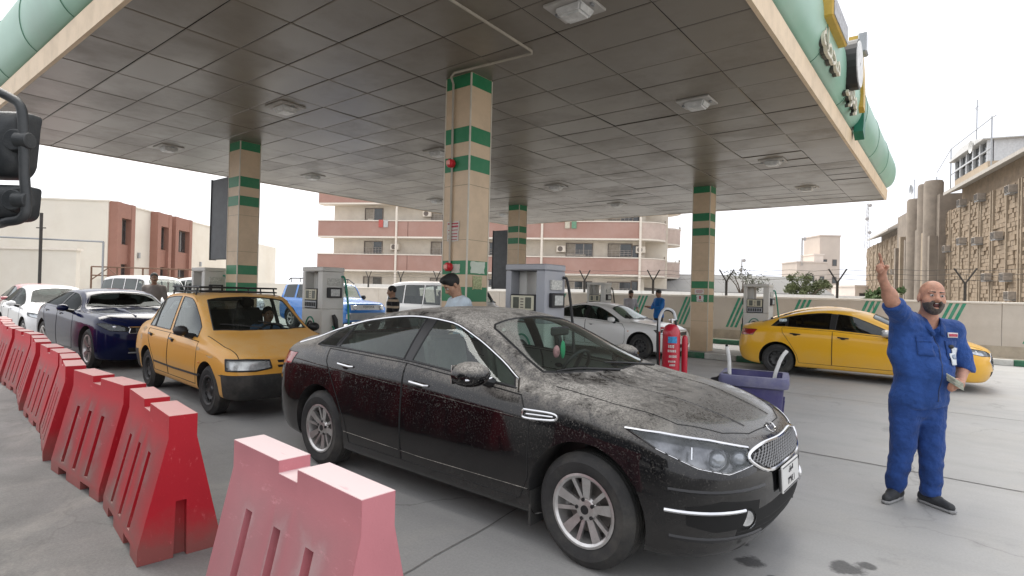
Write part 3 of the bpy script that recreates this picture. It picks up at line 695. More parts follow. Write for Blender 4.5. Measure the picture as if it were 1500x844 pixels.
while xx < 52:
    w = 2.3 if xx < 15 else 2.9
    for q in ((0, .42) if int(xx * 10) % 3 else (0,)):
        MB().bx(xx + q, xx + q + .13, 0, .17, 0, 9.38).build('rib', M_STONE2, stn, smooth=False)
    xx += w
# ledge roof over the near part
MB().add([(-9.5, -3, 11.9), (13.2, -3, 11.9), (13.2, .9, 10.45), (-9.5, .9, 10.45), (-9.5, -3, 12.2), (13.2, -3, 12.2), (13.2, .9, 10.7), (-9.5, .9, 10.7)], [(3, 2, 1, 0), (4, 5, 6, 7), (0, 1, 5, 4), (1, 2, 6, 5), (2, 3, 7, 6), (3, 0, 4, 7)]).build('sloping_roof', mat('roof_slab', (0.396, 0.372, 0.336), .8, var=.12), stn, smooth=False)
MB().bx(-9, 12.8, -3, -.25, 9.4, 11.2).build('attic_wall', M_STONE, stn, smooth=False)
MB().add([(33, -2.5, 11.0), (46, -2.5, 11.0), (46, 1.2, 9.75), (33, 1.2, 9.75), (33, -2.5, 11.25), (46, -2.5, 11.25), (46, 1.2, 9.95), (33, 1.2, 9.95)], [(3, 2, 1, 0), (4, 5, 6, 7), (0, 1, 5, 4), (1, 2, 6, 5), (2, 3, 7, 6), (3, 0, 4, 7)]).build('far_roof', mat('roof_slab', (0.396, 0.372, 0.336), .8), stn, smooth=False)
MB().bx(34, 45.5, -2.5, -.3, 9.4, 10.9).build('far_attic', M_STONE3, stn, smooth=False)
# tower mass with round turrets
MB().bx(15.6, 31.5, -9, .55, 0, 11.0).build('tower_block', M_STONE3, stn, smooth=False)
for (tx, R, hh) in ((17.2, .72, 12.2), (19.4, .7, 12.3), (23.0, .8, 11.5)):
    g = MB(); g.lathe([(R, 0), (R * 1.02, hh), (R * .9, hh + .2), (.01, hh + .2)], 20, 'z', (tx, .62, 0)); g.build('round_turret', M_STONE3, stn)
for i in range(7):
    xx = 15.9 + i * 2.2; MB().bx(xx, xx + .6, .5, 1.15, 0, 7.4 + (i % 3) * .5).build('buttress', (M_STONE3, M_STONE2)[i % 2], stn, smooth=False)
for (xx, w, z0, z1) in ((18.2, .5, 4.3, 6.6), (23.0, .5, 3.6, 6.0), (27.2, .4, 5, 7)):
    MB().bx(xx, xx + w, .55, .62, z0, z1).build('slit_window', M_DARK, stn, smooth=False)
# glazed penthouse
pent = MB().bx(11.2, 19.2, -6, -1.4, 11.9, 12.7).build('penthouse', mat('pent_base', (.42, .34, .25), .8), stn, smooth=False)
M_PENT = mat('pent_frame', (.55, .56, .57), .5, .2)
for i in range(5):
    a = 11.2 + i * 1.6
    MB().bx(a, a + .22, -1.7, -1.38, 12.7, 14.4).build('mullion', M_PENT, pent, smooth=False)
    MB().bx(a + .24, a + 1.58, -1.62, -1.55, 12.75, 14.35).build('pane', M_PANE, pent, smooth=False)
MB().bx(19.0, 19.22, -1.7, -1.38, 12.7, 14.4).build('mullion', M_PENT, pent, smooth=False)
MB().bx(11.2, 19.22, -1.5, -1.37, 13.5, 13.62).build('transom', M_PENT, pent, smooth=False)
MB().bx(11.3, 19.1, -5.9, -1.8, 12.7, 14.4).build('core', M_PENT, pent, smooth=False)
g = MB()
for i in range(8):
    a0 = 10.9 + i * 1.08; zc = lambda q: 14.45 + .55 * math.sin(math.pi * (q - 10.9) / 8.64)
    g.add([(a0, -6.2, zc(a0)), (a0 + 1.08, -6.2, zc(a0 + 1.08)), (a0 + 1.08, -1.0, zc(a0 + 1.08)), (a0, -1.0, zc(a0)), (a0, -6.2, 14.38), (a0 + 1.08, -6.2, 14.38), (a0 + 1.08, -1.0, 14.38), (a0, -1.0, 14.38)], [(3, 2, 1, 0), (4, 5, 6, 7), (0, 1, 5, 4), (2, 3, 7, 6), (3, 0, 4, 7), (1, 2, 6, 5)])
g.build('curved_roof', mat('pent_roof', (.5, .5, .49), .5), pent, smooth=False)
rg = MB()
for (a, z0, z1) in ((9.8, 11.2, 15.8), (19.6, 11.9, 15.7), (24.0, 11.4, 14.0)):
    rg.tube([(a, -1.2, z0), (a, -1.2, z1)], .05, 6)
rg.tube([(9, -1.2, 15.65), (9.8, -1.2, 15.7), (19.6, -1.2, 15.7)], .04, 6); rg.tube([(19.6, -1.2, 15.7), (24, -1.2, 14.4)], .03, 6)
rg.tube([(9.8, -1.2, 13.4), (19.6, -1.2, 13.3)], .04, 6)
rg.build('roof_pipe_frame', M_STEEL, stn)
g = MB(); g.tube([(13.4, -1.3, 14.8), (13.4, -1.3, 18.2)], .04, 6); g.tube([(13.0, -1.3, 17.6), (13.8, -1.3, 17.6)], .03, 5); g.tube([(13.1, -1.3, 17.3), (13.7, -1.3, 17.5)], .03, 5); g.build('aerial', M_STEEL, stn)
g = MB(); g.lathe([(.02, 0), (.35, .08), (.5, .22)], 16, 'y', (12.6, -.9, 14.2)); g.build('dish', mat('dish_white', (.62, .62, .6), .5), stn)
g = MB(); g.tube([(27, 0, 12), (27, 0, 14.4)], .04, 5); g.lathe([(.02, 0), (.4, .1), (.6, .25)], 14, 'y', (26.4, .2, 13.2)); g.build('roof_dish', M_STEEL, stn)
# air conditioners in the wall: each a part with its grille
M_AC = mat('ac_body', (.30, .26, .22), .7, var=.2)
for (xx, zz) in ((1.0, 8.6), (6.5, 9.0), (10.4, 9.2), (3.2, 5.9), (6.9, 5.9), (10.3, 6.2), (14.0, 5.9), (1.6, 3.1), (4.8, 3.2), (.8, 1.9), (34, 4.8), (38.2, 5.0), (20, 5.2), (-2.2, 5.4), (-3.4, 8.4), (41, 6.3)):
    b_ = MB().bx(xx, xx + .75, .05, .55, zz, zz + .5).build('air_conditioner', M_AC, stn, bevel=.02)
    g = MB()
    for q in range(5): g.bx(xx + .06, xx + .69, .55, .57, zz + .06 + q * .085, zz + .1 + q * .085)
    g.build('grille', M_DARK, b_, smooth=False)
    MB().bx(xx - .05, xx + .8, .05, .5, zz - .06, zz - .012).build('bracket', M_STEEL, b_, smooth=False)
# ---------------------------------------------------------------- boolean helper
def evaluated(o, name='mesh'):
    dg = bpy.context.evaluated_depsgraph_get(); dg.update()
    return bpy.data.meshes.new_from_object(o.evaluated_get(dg))
def carve(body, cutters, m, name, bevel=.012, seg=2):
    o = body.build(name + '_tmp', None, bevel=bevel, seg=seg); tmp = [o]
    for c in cutters:
        q = c.build('cut_tmp', None); tmp.append(q); md = o.modifiers.new('b', 'BOOLEAN'); md.operation = 'DIFFERENCE'; md.object = q; md.solver = 'EXACT'
    me = evaluated(o); me.name = name
    for t in tmp:
        d = t.data; bpy.data.objects.remove(t); bpy.data.meshes.remove(d)
    me.materials.clear(); me.materials.append(m)
    me.polygons.foreach_set('use_smooth', [True] * len(me.polygons)); me.set_sharp_from_angle(angle=rad(32))
    return me

# ---------------------------------------------------------------- plastic barriers
def plastic(name, col, fade, dust, amt):
    return mat(name, col, .5, var=.1, scale=2.5, bump=.12, bscale=120, spec=.35, dirt=dust, dirt_amt=amt, dscale=2.2)
def dusty_plastic(name, col, top, dust, slope_shade):
    """coloured plastic, bleached and dusty on faces that look up, dirty low down; sloped faces dusty and darkened as if shaded"""
    m = bpy.data.materials.new(name); m.use_nodes = True; nt = m.node_tree; N = nt.nodes; L = nt.links; b = N['Principled BSDF']
    tc = N.new('ShaderNodeTexCoord'); ge = N.new('ShaderNodeNewGeometry'); sx = N.new('ShaderNodeSeparateXYZ'); L.new(ge.outputs['Normal'], sx.inputs[0])
    nz = N.new('ShaderNodeTexNoise'); nz.inputs['Scale'].default_value = 3.5; nz.inputs['Detail'].default_value = 9; nz.inputs['Roughness'].default_value = .68; ob_ = N.new('ShaderNodeNewGeometry'); L.new(ob_.outputs['Position'], nz.inputs['Vector'])
    n2 = N.new('ShaderNodeTexNoise'); n2.inputs['Scale'].default_value = 1.3; n2.inputs['Detail'].default_value = 4; L.new(tc.outputs['Object'], n2.inputs['Vector'])
    r0 = N.new('ShaderNodeValToRGB'); r0.color_ramp.elements[0].color = tuple(c * .88 for c in col) + (1,); r0.color_ramp.elements[1].color = tuple(min(1, c * 1.12) for c in col) + (1,); r0.color_ramp.elements[0].position = .35; r0.color_ramp.elements[1].position = .65
    L.new(n2.outputs[0], r0.inputs[0])
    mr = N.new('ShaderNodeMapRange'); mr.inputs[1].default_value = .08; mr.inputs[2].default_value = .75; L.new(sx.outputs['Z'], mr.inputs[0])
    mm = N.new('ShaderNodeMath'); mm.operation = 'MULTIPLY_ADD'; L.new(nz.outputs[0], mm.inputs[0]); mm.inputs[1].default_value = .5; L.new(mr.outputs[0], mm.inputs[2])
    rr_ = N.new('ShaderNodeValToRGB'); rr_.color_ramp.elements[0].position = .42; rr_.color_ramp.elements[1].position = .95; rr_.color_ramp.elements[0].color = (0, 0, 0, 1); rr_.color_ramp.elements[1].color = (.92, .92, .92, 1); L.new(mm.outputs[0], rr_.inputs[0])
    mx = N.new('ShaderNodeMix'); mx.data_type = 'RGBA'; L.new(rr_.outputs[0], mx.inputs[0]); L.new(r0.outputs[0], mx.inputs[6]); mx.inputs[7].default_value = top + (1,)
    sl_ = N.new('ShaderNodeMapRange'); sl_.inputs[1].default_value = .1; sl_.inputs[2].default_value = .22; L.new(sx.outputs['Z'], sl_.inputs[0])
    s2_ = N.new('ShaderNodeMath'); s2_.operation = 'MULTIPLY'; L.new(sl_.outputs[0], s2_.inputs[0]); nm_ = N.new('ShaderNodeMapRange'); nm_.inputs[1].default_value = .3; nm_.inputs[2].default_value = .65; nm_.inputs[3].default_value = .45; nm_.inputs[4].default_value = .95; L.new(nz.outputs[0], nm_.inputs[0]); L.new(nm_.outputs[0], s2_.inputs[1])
    ms_ = N.new('ShaderNodeMix'); ms_.data_type = 'RGBA'; L.new(s2_.outputs[0], ms_.inputs[0]); L.new(r0.outputs[0], ms_.inputs[6]); ms_.inputs[7].default_value = slope_shade + (1,); L.new(ms_.outputs[2], mx.inputs[6])  # brownish dust on the slopes, its colour darkened to stand in for shade
    # splash dirt towards the foot
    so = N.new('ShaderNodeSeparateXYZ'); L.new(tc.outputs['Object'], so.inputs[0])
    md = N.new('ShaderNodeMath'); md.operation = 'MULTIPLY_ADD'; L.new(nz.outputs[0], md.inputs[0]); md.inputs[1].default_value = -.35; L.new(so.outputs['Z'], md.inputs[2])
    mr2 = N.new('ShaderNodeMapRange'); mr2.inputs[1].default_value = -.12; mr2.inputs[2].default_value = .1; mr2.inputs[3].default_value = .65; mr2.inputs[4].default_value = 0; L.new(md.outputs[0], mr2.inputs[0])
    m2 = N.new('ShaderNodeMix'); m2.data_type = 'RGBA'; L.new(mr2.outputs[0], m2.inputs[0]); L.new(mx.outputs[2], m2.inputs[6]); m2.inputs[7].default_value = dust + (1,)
    mpz = N.new('ShaderNodeMapping'); mpz.inputs['Scale'].default_value = (3, 20, 9); mpz.inputs['Rotation'].default_value = (.5, .2, .1); oi = N.new('ShaderNodeObjectInfo'); av = N.new('ShaderNodeVectorMath'); av.operation = 'ADD'; L.new(tc.outputs['Object'], av.inputs[0]); L.new(oi.outputs['Location'], av.inputs[1]); L.new(av.outputs[0], mpz.inputs[0])
    sc_ = N.new('ShaderNodeTexNoise'); sc_.inputs['Scale'].default_value = 1.6; sc_.inputs['Detail'].default_value = 10; sc_.inputs['Roughness'].default_value = .75; L.new(mpz.outputs[0], sc_.inputs['Vector'])
    for (lo_, hi_, amt, cc) in ((.60, .68, .55, tuple(min(1, c * 1.1 + .14) for c in col)), (.36, .30, .5, tuple(c * .45 + .02 for c in col))):
        ms = N.new('ShaderNodeMapRange'); ms.inputs[1].default_value = lo_; ms.inputs[2].default_value = hi_; ms.inputs[3].default_value = 0; ms.inputs[4].default_value = amt; L.new(sc_.outputs[0], ms.inputs[0])
        m3 = N.new('ShaderNodeMix'); m3.data_type = 'RGBA'; L.new(ms.outputs[0], m3.inputs[0]); L.new(m2.outputs[2], m3.inputs[6]); m3.inputs[7].default_value = cc + (1,); m2 = m3
    L.new(m2.outputs[2], b.inputs['Base Color']); b.inputs['Roughness'].default_value = .55; b.inputs['Specular IOR Level'].default_value = .35
    bp = N.new('ShaderNodeBump'); bp.inputs['Strength'].default_value = .12; bp.inputs['Distance'].default_value = .004
    n3 = N.new('ShaderNodeTexNoise'); n3.inputs['Scale'].default_value = 90; L.new(tc.outputs['Object'], n3.inputs['Vector']); L.new(n3.outputs[0], bp.inputs['Height']); L.new(bp.outputs[0], b.inputs['Normal'])
    return m
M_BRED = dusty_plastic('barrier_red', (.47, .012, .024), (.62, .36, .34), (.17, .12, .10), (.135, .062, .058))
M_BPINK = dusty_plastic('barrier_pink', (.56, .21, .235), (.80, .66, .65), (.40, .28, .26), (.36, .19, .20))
def barrier_mesh(m, name):
    Lh, H = .57, .835
    def sec(x, zt):
        return [(x, -.215, 0), (x, -.215, .09), (x, -.075, .70), (x, -.075, zt), (x, .075, zt), (x, .075, .70), (x, .215, .09), (x, .215, 0)]
    g = MB(); xs = [(-Lh, H), (-.085, H), (-.084, H - .055), (.084, H - .055), (.085, H), (Lh, H)]; vs = []; fs = []
    for x, zt in xs: vs += sec(x, zt)
    for i in range(len(xs) - 1):
        for k in range(8): fs.append((i * 8 + k, i * 8 + (k + 1) % 8, (i + 1) * 8 + (k + 1) % 8, (i + 1) * 8 + k))
    fs += [tuple(range(8))[::-1], tuple(range(40, 48))]
    g.add(vs, fs); cut = []
    ang = math.atan2(.14, .61)
    for s_ in (-1, 1):
        for x in (-.30, -.02, .26):
            c = MB(); c.box((x, s_ * .158, .34), (.066, .11, .46), rx=s_ * ang); cut.append(c)
        for x in (-.27, .27):
            c = MB(); c.box((x, s_ * .2, .0), (.2, .12, .13)); cut.append(c)
        c = MB(); c.prism([(-.035, -.01), (.035, -.01), (.028, .33), (-.028, .33)], s_ * (Lh - .05), s_ * (Lh + .05), 'x'); cut.append(c)
    me = carve(g, cut, m, name, .02, 3)
    return me
me_red, me_pink = barrier_mesh(M_BRED, 'red_shell'), barrier_mesh(M_BPINK, 'pink_shell')
rim = MB(); rim.lathe([(.038, 0), (.038, .022), (.028, .022), (.028, .004)], 16).build('filler_rim_src', M_BRED)
rim_src = bpy.data.objects['filler_rim_src']
BS = 1.609 - .835; BS /= 1.609 - .865
BAR = [((-1.615, 1.31), (-2.72, 1.385)), ((-3.44, 1.37), (-4.52, 1.52)), ((-4.68, 1.535), (-5.805, 1.51)), ((-6.035, 1.515), (-7.16, 1.73)), ((-7.27, 1.74), (-8.315, 1.82)), ((-8.61, 1.835), (-9.73, 2.015)), ((-9.945, 2.045), (-11.015, 2.08)), ((-11.2, 2.08), (-12.3, 2.16)), ((-12.5, 2.2), (-13.6, 2.34)), ((-13.8, 2.4), (-14.9, 2.5))]
ordn = ['first', 'second', 'third', 'fourth', 'fifth', 'sixth', 'seventh', 'eighth', 'ninth']
for i, (a, b) in enumerate(BAR):
    a = Vector(a) * BS; b = Vector(b) * BS; c = (a + b) / 2; an = math.atan2(a.y - b.y, a.x - b.x)
    lab = 'faded pink plastic road barrier beside the black sedan' if i == 0 else '%s red plastic road barrier in the row counted from the pink one' % ordn[i - 1]
    t = thing('road_barrier', lab, 'barrier', (c.x, c.y, 0), an, 'plastic barriers along the queue')
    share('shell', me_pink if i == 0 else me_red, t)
    r_ = share('filler_rim', rim_src.data, t, (.05, .03, .78)) if i else MB().lathe([(.038, 0), (.038, .022), (.028, .022), (.028, .004)], 16).build('filler_rim', M_BPINK, t, loc=(.05, .03, .78))
d_ = rim_src.data; bpy.data.objects.remove(rim_src)

# ---------------------------------------------------------------- fuel pumps
M_PUMP = mat('pump_white', (.62, .61, .57), .45, var=.07, dirt=(.4, .36, .3), dirt_amt=.5, dscale=3)
M_PUMPG = mat('pump_grey', (.36, .37, .40), .45, .2, var=.08, dirt=(.3, .28, .25), dirt_amt=.4)
M_CREAM = mat('pump_cream', (.60, .57, .43), .5, var=.06)
M_LCD = mat('lcd', (.10, .105, .08), .25, var=.2)
M_GHOSE = mat('green_hose', (.02, .22, .14), .5)
def pump(name, label, x, y, rz=0, m=None, flip=False, sc=1.0):
    t = thing(name, label, 'fuel pump', (x, y, .146), rz, 'fuel pumps on the islands'); t.scale = (sc, sc, sc)
    fm = m or M_PUMP
    MB().bx(-.31, .31, -.22, .22, 0, 1.08).build('cabinet', M_PUMP, t, bevel=.012)
    MB().bx(-.31, -.225, -.22, .22, 1.082, 1.733).build('post', fm, t, bevel=.01)
    MB().bx(.17, .31, -.22, .22, 1.082, 1.733).build('post', fm, t, bevel=.01)
    MB().bx(-.315, .315, -.225, .225, 1.736, 1.815).build('head_beam', fm, t, bevel=.012)
    MB().bx(-.225, -.10, -.05, .20, 1.40, 1.735).build('vapour_box', M_PUMP, t, bevel=.01)
    for s_ in (-1, 1):
        h_ = MB().bx(-.225, .17, s_ * .05, s_ * .225, 1.085, 1.435).build('display_head', M_BLACK, t, bevel=.012)
        MB().bx(-.205, .15, s_ * .224, s_ * .236, 1.24, 1.42).build('bezel', M_CREAM, h_, bevel=.004)
        for q in (-.12, .07):
            MB().bx(q - .045, q + .045, s_ * .235, s_ * .240, 1.262, 1.40).build('screen', M_LCD, h_)
        g = MB()
        for a in range(4):
            g.bx(-.05 + 0, -.005, s_ * .235, s_ * .239, 1.265 + a * .035, 1.28 + a * .035)
        g.build('print', M_FRAME, h_, smooth=False)
        k_ = MB().bx(-.205, .15, s_ * .224, s_ * .236, 1.10, 1.22).build('keypad_panel', M_STEEL, h_, bevel=.004)
        g = MB()
        for a in range(6): g.bx(-.18 + a * .055, -.145 + a * .055, s_ * .235, s_ * .242, 1.125, 1.195)
        g.build('key', M_BLACK, h_)
        # arched emblem on the cabinet
        g = MB(); g.tube([(.11 * math.cos(a) - .03, s_ * .226, .66 + .2 * math.sin(a)) for a in np.linspace(0, math.pi, 14)], .018, 6); g.build('emblem_arch', M_BLACK, t)
        g = MB(); g.tube([(.15 * math.cos(a) - .03, s_ * .226, .70 + .24 * math.sin(a)) for a in np.linspace(.3, math.pi - .3, 14)], .012, 6); g.build('emblem_arc', M_GHOSE, t)
        MB().bx(-.28, .28, s_ * .215, s_ * .226, .05, .5).build('service_door', M_PUMP, t, bevel=.006)
    # meter box, nozzle, sticker on the ends
    for s_ in (-1, 1):
        MB().bx(s_ * .31, s_ * .335, -.12, .12, 1.50, 1.62).build('info_plate', mat('info_plate', (.5, .5, .46), .6, var=.4, scale=50), t)
        b_ = MB().bx(s_ * .30, s_ * .36, -.13, .15, 1.28, 1.46).build('meter_box', M_BLACK, t, bevel=.01)
        MB().bx(s_ * .36, s_ * .364, -.08, .1, 1.31, 1.43).build('meter_screen', mat('meter_screen', (.45, .46, .44), .3, var=.3, scale=30), b_)
        g = MB(); g.tube([(s_ * .33, .0, .98), (s_ * .36, .02, .9), (s_ * .36, .05, .72), (s_ * .34, .06, .62)], [.03, .045, .04, .02], 8); nz_ = g.build('nozzle', M_BLACK, t)
        g = MB(); g.tube([(s_ * .34, -.02, .78), (s_ * .40, -.03, .76), (s_ * .40, -.03, .62), (s_ * .34, -.02, .6)], .014, 6); g.build('trigger_guard', M_GHOSE, nz_)
        pts = [(s_ * .35, .05, .66), (s_ * .45, .1, .35), (s_ * .50, .16, .2), (s_ * .48, .22, .45), (s_ * .42, .24, 1.1), (s_ * .36, .2, 1.6), (s_ * .31, .16, 1.66)]
        g = MB(); g.tube(smooth_pts(pts, 6), .018, 8); g.build('hose', M_GHOSE if not flip else M_BLACK, t)
    return t
def smooth_pts(pts, n=5):
    P = [Vector(p) for p in pts]; P = [2 * P[0] - P[1]] + P + [2 * P[-1] - P[-2]]; out = []
    for i in range(1, len(P) - 2):
        for k in range(n):
            t = k / n; a, b, c, d = P[i - 1], P[i], P[i + 1], P[i + 2]
            out.append(.5 * ((2 * b) + (c - a) * t + (2 * a - 5 * b + 4 * c - d) * t * t + (3 * b - a - 3 * c + d) * t ** 3))
    out.append(P[-2]); return out
pump('fuel_pump', 'white fuel pump between the orange taxi and the black sedan', -8.88, 5.80)
pump('fuel_pump', 'grey-framed fuel pump behind the black sedan roof by the banded column', -4.22, 5.82, m=M_PUMPG, flip=True, sc=1.0)
pump('fuel_pump', 'fuel pump above the roof of the white sedan', -8.68, 15.35, flip=True)
pump('fuel_pump', 'fuel pump beside the tail of the yellow taxi', -3.98, 15.25)
pump('fuel_pump', 'fuel pump beside the far column over the orange taxi roof', -12.62, 5.45)

# ---------------------------------------------------------------- wheeled fire extinguisher
def extinguisher():
    c = cw((985 - 750) / 824 * 9.5, 9.5)
    t = thing('wheeled_fire_extinguisher', 'big red wheeled fire extinguisher beyond the black bonnet', 'extinguisher', c, rad(40))
    MB().lathe([(.001, .14), (.11, .14), (.14, .18), (.145, .3), (.145, .95), (.14, 1.02), (.10, 1.10), (.05, 1.13), (.001, 1.135)], 28).build('cylinder', mat('extinguisher_red', (.50, .012, .035), .3, var=.06, coat=.4), t)
    MB().lathe([(.001, .22), (.045, .22), (.05, .25), (.05, .85), (.04, .93), (.001, .95)], 14, 'z', (.225, -.02, 0)).build('gas_bottle', mat('extinguisher_red', (.5, .012, .035), .3), t)
    g = MB(); g.tube([(0, 0, 1.15), (0, 0, 1.22)], .03, 10); g.tube([(-.05, 0, 1.2), (.06, 0, 1.2)], .014, 8); g.build('valve', M_CHROME, t)
    # label sheets wrapped on the cylinder
    def wrap(a0, a1, z0, z1, m_, nm, rr_=.1475):
        g = MB(); A = np.linspace(a0, a1, 10); g.grid([[(rr_ * math.cos(a), rr_ * math.sin(a), z) for a in A] for z in (z0, z1)]); return g.build(nm, m_, t, recalc=False)
    wrap(-2.25, -1.2, .82, .93, mat('label_blue', (.04, .25, .5), .5, var=.4, scale=30), 'label')
    for i, (z0, z1, a0, a1) in enumerate(((.74, .79, -2.2, -1.5), (.67, .71, -2.25, -1.25), (.58, .62, -2.1, -1.2), (.5, .53, -2.15, -1.3), (.44, .47, -2.0, -1.35))):
        n = 4 + i % 3
        for q in range(n):
            b0 = a0 + (a1 - a0) * q / n; wrap(b0, b0 + (a1 - a0) / n * .7, z0, z1, mat('label_white', (.62, .58, .55), .6, var=.3, scale=40), 'lettering')
    g = MB(); g.tube(smooth_pts([(-.2, .05, .35), (-.22, .05, .9), (-.2, .06, 1.2), (-.1, .08, 1.36), (.04, .08, 1.33), (.09, .06, 1.15), (.06, .02, 1.06)], 6), .022, 10); g.build('hose', M_BLACK, t)
    g = MB(); g.tube(smooth_pts([(-.2, .05, 1.0), (-.19, .06, 1.22), (-.1, .08, 1.375), (.04, .08, 1.345), (.09, .06, 1.2)], 6), .026, 10); g.build('hose_sleeve', mat('sleeve_white', (.6, .62, .63), .5), t)
    g = MB()
    for s_ in (-1, 1): g.tube([(s_ * .15, .17, .12), (s_ * .15, .17, 1.0), (s_ * .12, .22, 1.05)], .015, 8)
    g.tube([(-.12, .22, 1.05), (.12, .22, 1.05)], .015, 8); g.tube([(-.26, .17, .15), (.26, .17, .15)], .015, 8); g.build('trolley_frame', M_RED, t)
    for s_ in (-1, 1): MB().lathe([(.03, -.03), (.12, -.03), (.15, -.02), (.15, .02), (.12, .03), (.03, .03)], 20, 'x', (s_ * .26, .17, .15), closed=True).build('wheel', M_RUBBER, t)
    MB().bx(-.1, .1, -.1, .1, .0, .14).build('foot', M_RED, t)
extinguisher()
# white helmet-like disc behind it (spare lamp cover hanging on the trolley)

# ---------------------------------------------------------------- purple bin
def bin_():
    c = cw((1108 - 750) / 824 * 5.25, 5.25)
    t = thing('rubbish_bin', 'dark purple plastic wheelie bin without lid beside the black bonnet', 'bin', c, rad(12))
    M_ = mat('bin_purple', (.05, .045, .155), .5, var=.1, scale=4, dirt=(.16, .15, .2), dirt_amt=.5, dscale=4)
    MR = mat('bin_rim', (.12, .12, .22), .55, var=.12, dirt=(.3, .29, .32), dirt_amt=.7, dscale=5)
    def sec(hx, hy, z, r=.05):
        return [(sx * (hx - r) + r * math.cos(a), sy * (hy - r) + r * math.sin(a), z) for sx, sy, a0 in ((1, 1, 0), (-1, 1, 90), (-1, -1, 180), (1, -1, 270)) for a in [rad(a0 + q * 30) for q in range(4)]]
    rows = [sec(.20, .19, .05), sec(.21, .2, .2), sec(.245, .235, .72), sec(.25, .24, .80), sec(.25, .24, .90)]
    inner = [sec(.235, .225, .90), sec(.19, .18, .12)]
    g = MB(); g.grid([r + r[:1] for r in rows]); g.add(rows[0], [tuple(range(16))]); g.grid([r + r[:1] for r in inner]); g.add(inner[1], [tuple(range(16))]); g.build('body', M_, t, angle=40)
    g = MB(); P = [sec(.25, .24, .80), sec(.285, .275, .815), sec(.295, .285, .86), sec(.285, .275, .905), sec(.235, .225, .905)]; g.grid([r + r[:1] for r in P]); g.build('rim', MR, t, angle=40)
    g = MB()
    for s_ in (-.1, .1): g.box((.225, s_, .45), (.03, .02, .5), ry=.08)
    g.build('rib', M_, t, bevel=.004)
    MB().box((.12, -.2405, .62), (.085, .004, .07), rx=-.06).build('sticker', mat('bin_sticker', (.6, .6, .66), .6, var=.15, scale=30), t)
    g = MB(); g.tube([(-.17, .0, .25), (-.17, .0, .1)], .02, 6)
    for s_ in (-1, 1): g.lathe([(.02, -.03), (.08, -.03), (.1, -.015), (.1, .015), (.08, .03), (.02, .03)], 16, 'x', (s_ * .2, .17, .1), closed=True)
    g.build('wheels', M_BLACK, t)
    # two white curved hose ends standing in the bin: things of their own
    for (a, b, lab, pts) in ((-.21, -.1, 'thin white pipe standing upright in the purple bin', [(0, 0, .15), (0, 0, .85), (-.01, 0, 1.05), (-.03, .0, 1.15)]), (.16, .1, 'bent white pipe leaning over the edge of the purple bin', [(-.05, 0, .15), (0, 0, .8), (.04, 0, .98), (.08, .0, 1.07), (.12, 0, 1.12)])):
        o = thing('white_pipe', lab, 'pipe', Vector(c) + Matrix.Rotation(rad(12), 3, 'Z') @ Vector((a, b, 0)), YA)
        g = MB(); g.tube(smooth_pts(pts, 6), .017, 10); g.build('tube', mat('pipe_white', (.68, .68, .66), .45), o)
        g = MB(); g.tube([pts[-1], tuple(np.array(pts[-1]) + (np.array(pts[-1]) - np.array(pts[-2])) * .15)], .0125, 8); g.build('end_hole', M_DARK, o)
    # crumpled black bag hanging over the side
    g = MB(); rr = random.Random(4); V = []
    g.ell((0, 0, 0), (.10, .09, .17), 18, 14)
    g.v = [(x * (1 + .25 * math.sin(9 * z * 5 + x * 30)) , y * (1 + .25 * math.cos(7 * z * 5 + y * 26)), z + .02 * math.sin(40 * x)) for x, y, z in g.v]
    o = g.build('plastic_bag', mat('bag_black', (.02, .02, .022), .28, bump=.6, bscale=18), None, loc=Vector(c) + cw(-.33, -.02, .74), rot=(0, .15, .4))
    tag(o, 'crumpled black plastic bag hanging on the side of the purple bin', 'bag')
bin_()

